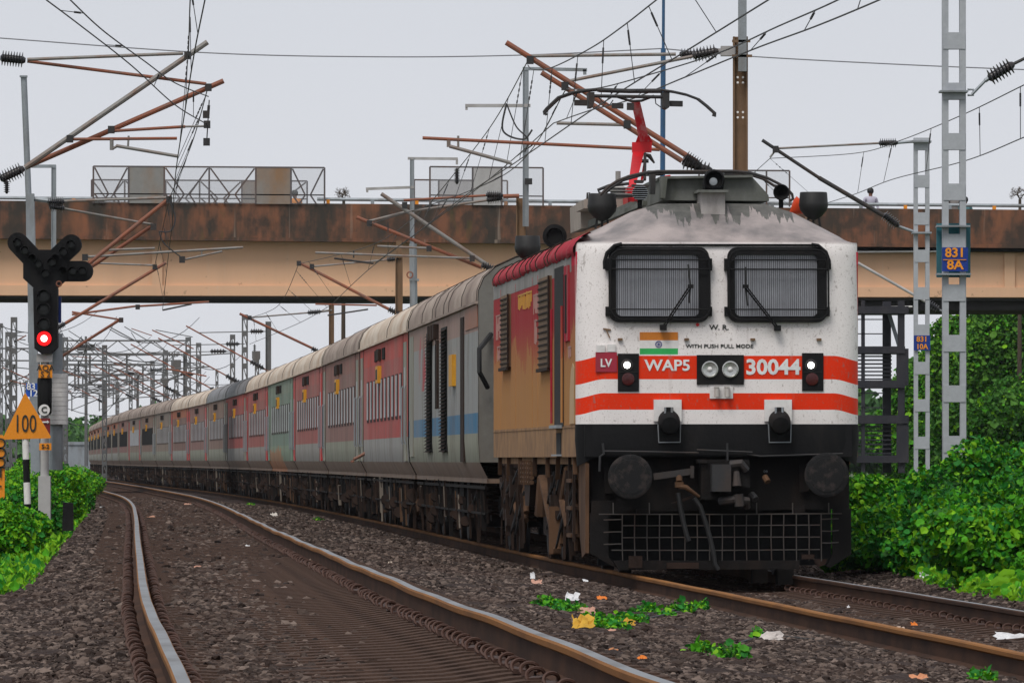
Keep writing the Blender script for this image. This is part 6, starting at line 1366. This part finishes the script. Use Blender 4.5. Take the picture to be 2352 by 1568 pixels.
# 831/12 plate on the tall grey mast
t = thing('kilometre_plate', 'blue plate reading 831 over 12 on the mast above the yellow triangle', 'sign', g5(181, 943, 171))
a = g5(143, 870, 171); b = g5(218, 943, 171); mb = MB(); mb.box(a.x, b.x, 170.9, 171, b.z, a.z); part('board', mb, grimy('bright_blue_enamel', c4(.01, .09, .50), c4(.01, .07, .35), 5, .4), t, W=True, smooth=False)
for s_, cy in (('831', 889), ('12', 925)): text('lettering', s_, .19, g5(181, cy, 170.88)-Vector(t.location), 'white_letter', t, .004)
# 100 triangle
YT = 108.0
t = thing('speed_sign', 'yellow triangle board reading 100 on a black and white striped post', 'sign', (g5(143, 0, YT).x, YT, .1))
A_ = [g5(130, 928, YT), g5(278, 1162, YT), g5(20, 1172, YT)]
A_ = [g5(133, 925, YT), g5(140, 925, YT), g5(277, 1160, YT), g5(274, 1168, YT), g5(22, 1175, YT), g5(16, 1168, YT)]
mb = MB(); mb.prism([(q.x, q.z) for q in A_], YT-.02, YT, 'y'); part('triangle_board', mb, 'orange_sign', t, W=True, smooth=False)
text('speed_numerals', '100', .33, g5(137, 1093, YT-.03)-Vector(t.location), 'ink', t, .0, .62)
for k, (y0, y1) in enumerate(((1172, 1283), (1283, 1408), (1408, 1525), (1525, 1620))):
    mb = MB(); mb.tube([g5(138+k*4, y0, YT+.03), g5(142+k*4, y1, YT+.03)], .045, 10); part('post_band', mb, 'black' if k % 2 else 'white_paint', t, W=True)
t = thing('warning_board', 'orange lettered board cut off by the left edge, beside the yellow triangle', 'sign', (g5(0, 0, 104).x, 104, 0))
mb = MB(); a = g5(-60, 1150, 104); b = g5(26, 1495, 104); mb.prism([(a.x, b.z), (b.x-.01, b.z), (b.x, b.z+.02), (b.x, a.z-.03), (b.x-.03, a.z), (a.x, a.z)], 103.98, 104, 'y'); part('board', mb, 'orange_sign', t, W=True, smooth=False)
mb = MB(); mb.tube([g5(-20, 1490, 104.03), g5(-20, 1640, 104.03)], .03, 6); part('post', mb, 'steel_grey', t, W=True)
for k, ch_ in enumerate('SOUND'): text('lettering', {0: 'D', 1: 'O', 2: 'D', 3: 'T', 4: ''}[k] or '.', .20, g5(4, 1200+k*52, 103.96)-Vector(t.location), 'ink', t, .002)
# stump marker post
p = P(156, 1165, 88); mb = MB(); mb.prism([(p.x-.06, p.z-.25), (p.x+.06, p.z-.25), (p.x+.055, p.z+.05), (p.x-.05, p.z+.06)], 87.95, 88.08, 'y'); single('marker_stump', mb, 'black', 'small black stump in the grass beside the left rail', 'marker post', smooth=False)
# ================================================================== VEGETATION
def leaf_mesh(name, pos, size, mats, probs, up=.35, droop=0.0, broad=1.0, nrm=None):
    """one small folded leaf polygon per point"""
    n = len(pos); a = rng.normal(size=(n, 3)); 
    if nrm is not None: a = a*.8+nrm*.55
    a[:, 2] += up; a /= np.linalg.norm(a, axis=1)[:, None]+1e-9
    t = rng.normal(size=(n, 3)); t -= (t*a).sum(1)[:, None]*a; t /= np.linalg.norm(t, axis=1)[:, None]+1e-9; t[:, 2] -= droop
    b = np.cross(a, t); t /= np.linalg.norm(t, axis=1)[:, None]+1e-9; s = size*np.clip(rng.lognormal(-.15, .38, n), .35, 2.1)
    s = s[:, None]; w = s*.42*broad
    c1 = rng.uniform(-.12, .12, (n, 1))
    out_ = [(0, 0, 0), (.22, .85, -.0), (.60, .95, .02), (1.0, c1, -.10), (.60, -.95, .02), (.22, -.85, 0), (.45, 0, -.14)]
    V = np.stack([pos+t*s*p_+b*w*q_+a*s*(r_-.05) for p_, q_, r_ in out_], 1).reshape(-1, 3)
    base = (np.arange(n)*7)[:, None]
    Fc = np.concatenate([base+np.array([[i, (i+1) % 6, 6]]) for i in range(6)], 1).reshape(-1, 3)
    me = bpy.data.meshes.new(name); me.vertices.add(len(V)); me.vertices.foreach_set('co', V.ravel().astype(np.float32))
    me.loops.add(Fc.size); me.loops.foreach_set('vertex_index', Fc.ravel().astype(np.int32))
    me.polygons.add(len(Fc)); me.polygons.foreach_set('loop_start', np.arange(0, Fc.size, 3, dtype=np.int32)); me.update(calc_edges=True)
    for m in mats: me.materials.append(M[m])
    mi = rng.choice(len(mats), n, p=probs).repeat(6); me.polygons.foreach_set('material_index', mi.astype(np.int32)); me.polygons.foreach_set('use_smooth', np.zeros(len(Fc), dtype=bool)); return me
def blob(c, r, n, lumps=7, fill=.35):
    """points in an uneven crown: several overlapping lobes, mostly near their surfaces"""
    c = np.array(c); r = np.array(r); P_ = []; Nn = []
    L_ = [(np.zeros(3), 1.0)]
    for k in range(lumps):
        d = rng.normal(size=3); d[2] = abs(d[2])*.8-.15; d /= np.linalg.norm(d); L_.append((d*rng.uniform(.5, .85), rng.uniform(.28, .5)))
    wts = np.array([.45]+[q[1]**2 for q in L_[1:]]); wts /= wts.sum(); cnt = rng.multinomial(n, wts)
    for (o, q), m in zip(L_, cnt):
        d = rng.normal(size=(m, 3)); d /= np.linalg.norm(d, axis=1)[:, None]
        rad = np.where(rng.random(m) < fill, rng.random(m)**.5, rng.uniform(.82, 1.08, m)); q2 = q*(.78 if q == 1.0 else 1)
        P_.append(c+(o+d*rad[:, None]*q2)*r); Nn.append(d)
    return np.concatenate(P_), np.concatenate(Nn)
def bush(label, x, y, w_, h_, n, size, mats, probs, name='bush', cat='bush', grp=None, up=.4, broad=1, z0=None, lumps=9):
    z0 = h1(x, y) if z0 is None else z0
    t = thing(name, label, cat, (x, y, z0), 0, grp)
    p, nn = blob((0, 0, h_*.45), (w_/2, w_/2, h_*.55), n, lumps); k = p[:, 2] > -.02; p = p[k]; nn = nn[k]
    link('foliage', leaf_mesh('foliage', p, size, mats, probs, up, .2, broad, nn), t)
    mb = MB()
    for k in range(6):
        a = random.uniform(0, 6.28); mb.tube([(0, 0, -.05), (math.cos(a)*w_*.15, math.sin(a)*w_*.15, h_*.4), (math.cos(a)*w_*.3, math.sin(a)*w_*.3, h_*.75)], [.025, .018, .006], 5)
    part('stem', mb, 'bark', t); return t
# right hand thicket: broad leaved vines (distance from camera grows to the left of the list)
RB = [('broad leaved bush right beside the right buffer and plough', 1985, 101, 1.5, 1.30, 3800), ('tall leafy bush at the foot of the narrow silver mast', 2085, 104, 2.0, 1.35, 5200), ('leafy bush in front of the foot of the wide silver mast', 2185, 99, 2.0, 1.45, 5000),
      ('dense broad leaved bush between the wide silver mast and the right edge', 2270, 101, 1.9, 1.9, 5200), ('dark bush hollow in the middle of the thicket by the track', 2100, 92, 1.8, 1.05, 4200), ('bush low beside the right rail behind the plough', 2005, 94, 1.1, .95, 2600),
      ('bright bush bulging forward at the right edge of the picture', 2345, 81, 1.9, 1.15, 5200), ('dark green bush left of the bright bulging one', 2215, 88, 1.7, 1.05, 4200), ('big bush cut by the right edge behind the bright one', 2390, 93, 2.6, 1.6, 5200), ('leafy bush climbing the base of the stair tower', 2030, 110, 2.4, 1.25, 4200), ('bush behind the wide silver mast', 2240, 112, 2.2, 1.6, 5200), ('far bush behind the thicket at the right edge', 2370, 108, 3, 1.95, 4600)]
for i, (lb, px_, Y, w_, h_, n) in enumerate(RB):
    bright = i in (6, 5, 0)
    bush(lb, P(px_, 0, Y).x, Y, w_, h_*.84, int(n*2.9), .066, ['leaf_vine', 'leaf_bright', 'leaf_dark', 'leaf_yellow'] , [.15, .50, .10, .25] if bright else [.38, .30, .18, .14], grp='bushes in the thicket right of the train', broad=1.05, lumps=16, z0=-.15)
LB = [('dense green bush at the left edge, nearest the camera', 15, 96, 1.3, 1.0, 5200), ('dark bush below the orange warning board', -20, 99, 1.6, 1.05, 4200), ('dark bush behind the striped post', 78, 116, 1.2, 1.0, 4200), ('leafy bush at the foot of the signal', 85, 128, 1.4, 1.15, 4600), ('bright bush right of the signal post', 125, 142, 1.4, 1.25, 5600),
      ('dark round bush nearest the left rail', 145, 160, 1.3, 1.05, 4200), ('taller bright bush behind the signal', 118, 180, 2.4, 1.6, 5600), ('bush behind the yellow triangle board', 60, 150, 2.4, 1.3, 4200), ('bush behind the left edge bush', 10, 130, 2.2, 1.0, 4200), ('low bush beyond, along the bend of the left rail', 150, 215, 2.4, 1.3, 4200)]
for i, (lb, px_, Y, w_, h_, n) in enumerate(LB):
    drk = 'dark' in lb
    bush(lb, P(px_, 0, Y).x, Y, w_*.85, h_*.9, int(n*1.9), .052, ['leaf_bright', 'leaf_yellow', 'leaf_vine', 'leaf_dark'], [.22, .08, .35, .35] if drk else [.42, .42, .12, .04], grp='bushes along the left side of the tracks', broad=1.0, z0=h1(P(px_, 0, Y).x, Y)-.05)
# grass and creepers: stuff
def grass(name, label, pts, size, mats, probs, up=1.1, broad=.5, cat='grass'):
    o = link(name, leaf_mesh(name, pts, size, mats, probs, .2, -1.2, broad)); tag(o, label, cat, None, 'stuff'); return o
def strip(n, Ya, Yb, u0, u1, fn, jit=.06):
    y = rng.uniform(Ya, Yb, n)**1.0; u = rng.uniform(u0, u1, n)+.15*np.sin(y*1.3)+.12*np.sin(y*.47+2); x = fn(y)+u
    return x, y
x, y = strip(190000, 70, 240, -3.6, -1.7, lambda Y: np.interp(Y, _yy, _nl)+.87)
edge = (x-(np.interp(y, _yy, _nl)+.87)) < -1.82-.30*rng.random(len(x)); x = x[edge]; y = y[edge]
z = ground_h(x, y)+rng.uniform(0, .06, len(x))
grass('verge_grass', 'bright green grass and weeds along the left ballast shoulder', np.stack([x, y, z], 1), .065, ['leaf_bright', 'leaf_yellow', 'leaf_vine'], [.40, .50, .10])
x, y = strip(5000, 30, 88, -4.2, -2.6, lambda Y: np.interp(Y, _yy, _nl)+.87)
kk = (np.sin(x*5)*np.sin(y*.9) > .25); x = x[kk]; y = y[kk]
grass('sparse_weeds', 'small scattered weeds in the gravel at lower left', np.stack([x, y, ground_h(x, y)+.01], 1), .06, ['leaf_bright', 'leaf_yellow', 'leaf_vine'], [.45, .25, .30])
x, y = strip(60000, 66, 100, 1.4, 5.5, lambda Y: np.interp(Y, _yy, _tt))
kk = (x-np.interp(y, _yy, _tt)) > np.interp(y, [66, 84, 92, 100], [1.45, 1.75, 2.4, 2.9])+.3*rng.random(len(x)); x = x[kk]; y = y[kk]
grass('creeping_plants', 'low yellow green creepers between the right rail and the bushes', np.stack([x, y, ground_h(x, y)+rng.uniform(0, .14, len(x))], 1), .055, ['leaf_yellow', 'leaf_bright', 'leaf_vine'], [.5, .38, .12], broad=1.2)
x = rng.uniform(-4, 45, 60000); y = rng.uniform(105, 255, 60000); x = x+np.interp(y, _yy, _tt)+6; 
grass('undergrowth', 'rank undergrowth on the ground below the bridge at right', np.stack([x, y, -.15+rng.uniform(0, .5, len(x))], 1), .22, ['leaf_vine', 'leaf_dark', 'leaf_tree'], [.4, .3, .3], broad=1)
x = rng.uniform(-34, -5, 50000); y = rng.uniform(140, 420, 50000); x = x+np.interp(y, _yy, _nl)
grass('far_verge', 'green undergrowth beyond the bushes on the left side', np.stack([x, y, -.2+rng.uniform(0, .6, len(x))], 1), .2, ['leaf_bright', 'leaf_vine', 'leaf_dark'], [.4, .3, .3], broad=1)
def on_ground(px_, py, dz=0.0):
    lo, hi = 20, 400
    for _ in range(40):
        m_ = (lo+hi)/2; p = P(px_, py, m_)
        if p.z > h1(p.x, m_)+dz: lo = m_
        else: hi = m_
    return Vector((p.x, m_, h1(p.x, m_)))
# weed tufts in the ballast
for i, (px_, py, r_, n, lb) in enumerate([(1262, 1398, .16, 420, 'green weed tuft left of the pinkish cardboard'), (1305, 1408, .16, 420, 'green weed tuft just above the big yellow wrapper'), (1362, 1440, .15, 380, 'leafy weed right of the big yellow wrapper'), (1405, 1448, .16, 420, 'green weed patch below the small yellow wrapper'), (1450, 1432, .15, 360, 'green weed right of the small yellow wrapper'),
      (1500, 1415, .17, 420, 'green weed beside the black strip'), (1560, 1408, .14, 300, 'weed at the upper end of the black strip'), (1600, 1402, .10, 160, 'tiny weed between the strip and the dry brown leaf'), (1620, 1505, .12, 300, 'weed patch in gravel right of the small white scrap'), (1665, 1515, .09, 160, 'smaller weed right of the lower weed patch'), (1700, 1516, .06, 90, 'lone sprig in the gravel below the pale bag'),
      (575, 1160, .15, 120, 'little green tuft far along the ballast'), (1205, 1397, .06, 0, ''), (730, 1196, .12, 90, 'thin weed by the cream stone beside the train rail'), (2260, 1565, .10, 260, 'weed at the bottom right corner of the gravel'), (1740, 1470, .05, 60, 'small weed sprig beside the pale crumpled bag')]):
    if not n: continue
    p = on_ground(px_, py); t = thing('weed_tuft', lb, 'weed', p, 0, 'weeds growing in the ballast')
    q, nn = blob((0, 0, .02), (r_*1.0, r_*3.4, .085), n, 9, .7); q = q[q[:, 2] > 0]
    link('leaves', leaf_mesh('leaves', q, .036, ['leaf_bright', 'leaf_yellow', 'leaf_vine', 'leaf_dark'], [.35, .15, .3, .2], .8, .1, 1.1), t)
# small white flowers in the creepers
for k in range(14):
    px_ = rw.uniform(2110, 2345); py = 1325+(px_-2110)*.18+rw.uniform(-8, 22); p = on_ground(px_, py); mb = MB(); z = p.z+.10
    for q in range(5): a = q*1.257; mb.add([(p.x, p.y, z), (p.x+.03*math.cos(a-.4), p.y-.01, z+.03*math.sin(a-.4)), (p.x+.04*math.cos(a), p.y-.015, z+.04*math.sin(a)), (p.x+.03*math.cos(a+.4), p.y-.01, z+.03*math.sin(a+.4))], [(0, 1, 2, 3)])
    mb.tube([(p.x, p.y, p.z), (p.x, p.y, z)], .0015, 3); single('white_flower', mb, 'white_letter', 'small white flower among the creepers right of the rail', 'flower', 'white flowers in the creepers')
# trees
def tree(label, x, y, h_, rad, n, size, mats, probs, trunk=.22, grp='trees beyond the bridge', squash=.75, low=.25):
    t = thing('broadleaf_tree', label, 'tree', (x, y, -.25), 0, grp)
    mb = MB(); mb.tube([(0, 0, 0), (.1, 0, h_*.25), (-.05, .1, h_*.5), (.1, 0, h_*.8)], [trunk, trunk*.8, trunk*.5, trunk*.15], 8)
    for k in range(8):
        a = random.uniform(0, 6.28); z = h_*random.uniform(.25, .6); mb.tube([(0, 0, z), (math.cos(a)*rad*.4, math.sin(a)*rad*.4, z+h_*.12), (math.cos(a)*rad*.8, math.sin(a)*rad*.8, z+h_*.2)], [trunk*.4, trunk*.25, .02], 5)
    part('trunk', mb, 'bark', t)
    c = h_*(1+low)/2; rz_ = h_*(1-low)/2
    p, nn = blob((0, 0, c), (rad, rad, rz_), n, 16, .25); link('crown', leaf_mesh('crown', p, size, mats, probs, .5, .3, 1.0, nn), t); return t
TM = ['leaf_tree', 'leaf_bright', 'leaf_dark', 'leaf_yellow']
for lb, px_, Y, h_, rad, n, pr in (('tall bright leafy tree beyond the bridge right of the wide silver mast', 2262, 300, 7.3, 2.2, 26000, [.5, .15, .15, .2]), ('big dark tree filling the gap at the right edge under the bridge', 2360, 290, 9, 2.6, 26000, [.5, .1, .35, .05]), ('lower tree between the two silver masts', 2128, 310, 5.2, 1.5, 16000, [.5, .2, .15, .15]),
      ('dark tree behind the wide silver mast', 2205, 320, 6.0, 2.2, 18000, [.5, .05, .4, .05]), ('small tree standing next to the stair tower', 2085, 330, 4.0, 1.6, 12000, [.5, .2, .2, .1]), ('dark leaved tree low at the right edge of the thicket', 2330, 240, 3.8, 2.4, 18000, [.45, .05, .45, .05]), ('shrubby tree low behind the wide silver mast foot', 2235, 300, 3.6, 1.6, 14000, [.4, .2, .3, .1]), ('shrubby tree low between the silver masts', 2135, 300, 3.0, 1.2, 12000, [.4, .25, .25, .1])):
    tree(lb, P(px_, 0, Y).x, Y, h_, rad, int(n*1.7), .155 if Y > 260 else .13, TM, pr, .2, low=.02)
for lb, px_, Y, h_, rad in (('distant tree seen through the stair tower', 2005, 480, 5.2, 5), ('distant hazy tree just left of the train tail', 165, 820, 5.6, 7), ('second distant hazy tree left of the slim antenna mast', 110, 860, 5.8, 9), ('distant hazy tree behind the yellow triangle board', 40, 780, 5.0, 9), ('distant tree at the left edge of the horizon', -20, 700, 4.5, 8), ('distant tree right of the stair tower', 2100, 520, 5, 6), ('nearer hazy tree by the grey yard wall', 180, 690, 3.6, 5)):
    tree(lb, P(px_, 0, Y).x, Y, h_, rad, 6000, .6, ['leaf_far', 'leaf_tree'], [.7, .3], .3, 'hazy trees on the horizon', low=.05)
xx = rng.uniform(-1, 1, 30000); yy = rng.uniform(900, 1400, 30000); P_ = np.stack([xx*yy*.09, yy, rng.uniform(-.2, 6.5, 30000)*(.6+.4*np.sin(xx*23))], 1)
o = link('distant_wood', leaf_mesh('distant_wood', P_, 2.2, ['leaf_far', 'leaf_tree'], [.8, .2], .5)); tag(o, 'hazy line of woodland along the horizon', 'woodland', None, 'stuff')
mb = MB(); a = P(60, 1021, 640); b = P(215, 1058, 640); mb.box(a.x, b.x, 640, 640.3, -.3, a.z); mb.box(a.x, b.x, 639.9, 640.4, a.z, a.z+.25); single('yard_wall', mb, 'steel_grey', 'long low grey yard wall at the end of the curve', 'wall', smooth=False)
def bare_tree(label, px_, py0, py1, Y, r_):
    base = P(px_, py1, Y); t = thing('bare_tree', label, 'tree', (base.x, Y, -.25), 0, 'small bare trees behind the bridge rail')
    rb = random.Random(int(px_)); mb = MB(); top = P(px_, py0, Y).z+.25; cz = P(px_, (py0+py1)/2, Y).z+.25
    mb.tube([(0, 0, 0), (.03, 0, cz-r_*.9)], [.10, .05], 6); part('trunk', mb, 'bark', t); mb = MB()
    def br(p, d, l_, r, dep):
        q = p+d*l_; mb.tube([p, (p+q)/2+Vector((rb.uniform(-.03, .03), 0, rb.uniform(-.03, .03))), q], [r, r*.8, r*.55], 4, False)
        if dep:
            for _ in range(3 if dep > 1 else 2): br(q, (d*.6+Vector((rb.uniform(-1, 1), rb.uniform(-1, 1), rb.uniform(-.8, .8)))).normalized(), l_*.66, r*.6, dep-1)
    for k in range(5): br(Vector((.03, 0, cz-r_*.9)), Vector((rb.uniform(-.9, .9), rb.uniform(-.7, .7), 1)).normalized(), r_*.5, .022, 4)
    part('bare_crown', mb, 'bark', t)
bare_tree('small bare leafless tree beside the left screen behind the bridge rail', 787, 408, 462, 276, .42)
bare_tree('small bare leafless tree behind the bridge rail at the right edge', 2340, 387, 480, 276, .40)
# ================================================================== LITTER
def litter(name, label, px_, py, wpx, hpx, col, crumple=.35, cat=None, dz=.012, z=None, rough=.7, nn=7):
    p = on_ground(px_, py+hpx*.3); s_ = F/p.y; w_ = wpx/s_; h_ = hpx/s_
    mname = 'litter_%d' % (hash(label) % 10**6); M[mname] = grimy(name+'_surface', col, tuple(q*.55 for q in col[:3])+(1,), 14, rough, 0, .4, .8, (1, 1, 1), .1)
    rl = random.Random(len(label)*7+int(px_)); mb = MB(); vs = []
    for j in range(nn):
        for i in range(nn):
            u = i/(nn-1)-.5; v = j/(nn-1)-.5; e = 1-.25*rl.random()
            zz = h_*(.15+.85*(v+.5))*(1+rl.uniform(-crumple, crumple))*(1-.5*abs(u)*rl.random()) if True else 0
            vs.append((p.x+w_*u*e+rl.uniform(-.06, .06)*w_, p.y+v*w_*.9+rl.uniform(-.08, .08)*w_, p.z+dz+max(0, zz*.9)))
    mb.add(vs, [(j*nn+i, j*nn+i+1, (j+1)*nn+i+1, (j+1)*nn+i) for j in range(nn-1) for i in range(nn-1)])
    o = single(name, mb, mname, label, cat or 'litter', 'litter lying on the ballast', smooth=False); so = o.modifiers.new('thickness', 'SOLIDIFY'); so.thickness = .002; return o
W_ = c4(.72, .72, .74); CR = c4(.60, .45, .36); YL = c4(.60, .34, .03); OR = c4(.70, .19, .02); PK = c4(.55, .30, .22); BR = c4(.28, .14, .08)
for a in [('plastic_bag', 'crumpled cream plastic bag caught under the polished right rail', 712, 1303, 46, 26, CR), ('paper_scrap', 'folded white paper beside the rail clips at bottom centre', 995, 1477, 52, 17, c4(.85, .86, .9)), ('plastic_scrap', 'small red scrap just behind the polished rail head', 1112, 1417, 24, 9, c4(.65, .02, .04)),
  ('wrapper', 'largest yellow wrapper lying among the weeds', 1340, 1438, 58, 38, YL), ('wrapper', 'smaller yellow wrapper right of the largest one', 1443, 1435, 32, 18, YL), ('cardboard', 'pinkish torn cardboard above the yellow wrappers', 1343, 1408, 52, 18, PK), ('paper_cup', 'crushed white cup above the pinkish cardboard', 1313, 1377, 36, 20, W_), ('peel', 'orange peel right of the crushed white cup', 1381, 1377, 26, 9, OR),
  ('paper_scrap', 'white curved scrap left of the dry brown leaf', 1521, 1367, 38, 14, W_), ('dry_leaf', 'crumpled brown dry leaf lying against the rusty rail', 1637, 1382, 26, 26, BR), ('paper_scrap', 'flat white scrap close to the rusty rail near the plough', 1338, 1337, 26, 7, W_), ('paper_scrap', 'thin white twist left of the flat white scrap', 1223, 1328, 12, 16, W_), ('wrapper', 'brown and white wrapper under the white twist', 1232, 1341, 26, 12, PK),
  ('plastic_bag', 'pale crumpled bag right of the weeds at bottom right', 1770, 1468, 58, 20, c4(.55, .50, .47)), ('paper_scrap', 'small white scrap by the lower weed patch', 1595, 1497, 20, 11, W_), ('peel', 'orange scrap near the bottom of the polished rail', 1474, 1517, 24, 11, OR), ('peel', 'orange brown scrap above the orange one near the rail', 1408, 1498, 26, 9, c4(.45, .18, .07)), ('cardboard', 'brown card piece under the smaller yellow wrapper', 1405, 1452, 22, 9, PK),
  ('wrapper', 'peach coloured scraps at the bottom edge right of centre', 2108, 1562, 44, 16, c4(.65, .28, .14)), ('plastic_sheet', 'white plastic sheet between the rusty rails at the right edge', 2318, 1466, 84, 18, W_), ('peel', 'orange peel between the rusty rails', 2098, 1437, 18, 10, OR), ('paper_scrap', 'tan twig like scrap left of the orange peel between the rails', 2060, 1444, 34, 6, CR), ('paper_scrap', 'tiny white scrap on the sleepers right of the plough', 1948, 1398, 8, 9, W_),
  ('pale_stone', 'cream stone on the ballast far behind the locomotive', 629, 1184, 18, 9, c4(.65, .60, .55)), ('paper_scrap', 'cream scrap left of the nearer track near the bend', 266, 1196, 26, 5, CR), ('peel', 'peach scrap between the nearer rails near the bend', 347, 1190, 22, 6, c4(.55, .28, .18)), ('peel', 'orange scrap between the nearer rails', 430, 1241, 20, 5, c4(.5, .18, .07)), ('wrapper', 'pinkish scrap between the nearer rails', 455, 1306, 20, 9, PK), ('paper_scrap', 'white scrap close to the polished right rail', 568, 1258, 14, 8, W_), ('paper_scrap', 'white scrap on the lower left gravel', 242, 1384, 11, 8, W_),
  ('paper_scrap', 'yellow scrap in the bottom right corner', 2118, 1570, 6, 4, YL), ('peel', 'peach scrap between the rails further round the bend', 430, 1160, 20, 6, c4(.50, .28, .2)), ('peel', 'orange scrap on the ballast beside the power car', 1165, 1330-40, 16, 6, OR), ('paper_scrap', 'white scrap at the ballast edge under the first coach', 1014, 1236, 14, 4, W_), ('paper_scrap', 'white scrap in front of the rail clips', 783, 1353, 10, 6, W_), ('paper_scrap', 'pale scrap half way up the ballast slope', 896, 1296, 10, 7, c4(.6, .5, .4))]:
    litter(*a)
mb = MB(); mb.tube([on_ground(1455+k*11, 1427-k*2.4+2*math.sin(k))+Vector((0, 0, .03)) for k in range(12)], .012, 5); mb.tube([on_ground(1450+k*11, 1434-k*2.4)+Vector((0, 0, .025)) for k in range(11)], .008, 5); single('rubber_strip', mb, 'rubber', 'black rubber strip lying along the weeds', 'litter')
mb = MB(); mb.tube([on_ground(1700+k*14, 1480-9*math.sin(k*.35)-k*1.2)+Vector((0, 0, .02)) for k in range(14)], .007, 5); single('loose_cable', mb, 'rubber', 'thin black cable lying on the gravel at the right', 'litter')
# loose white chips by the left rail
for k in range(12):
    p = on_ground(rw.uniform(225, 300), rw.uniform(1166, 1176)); mb = MB(); mb.box(p.x-.03, p.x+.03, p.y-.05, p.y+.05, p.z+.01, p.z+.04); single('white_chip', mb, 'white_letter', 'tiny white chip on the ballast outside the left rail', 'litter', 'white chips outside the left rail', smooth=False)
# ================================================================== HAZE
def haze(d):
    mb = MB(); mb.box(-400, 400, -80, 1500, -1.6, 24); k = bpy.data.materials.new('haze'); k.use_nodes = True; t = k.node_tree; t.nodes.clear()
    o_ = t.nodes.new('ShaderNodeOutputMaterial'); v = t.nodes.new('ShaderNodeVolumePrincipled'); v.inputs['Color'].default_value = (.82, .87, .95, 1); v.inputs['Density'].default_value = d; v.inputs['Anisotropy'].default_value = .2
    t.links.new(v.outputs[0], o_.inputs['Volume']); o = link('haze', mb.mesh('haze', [k])); tag(o, kind='stuff')
haze(.00005)
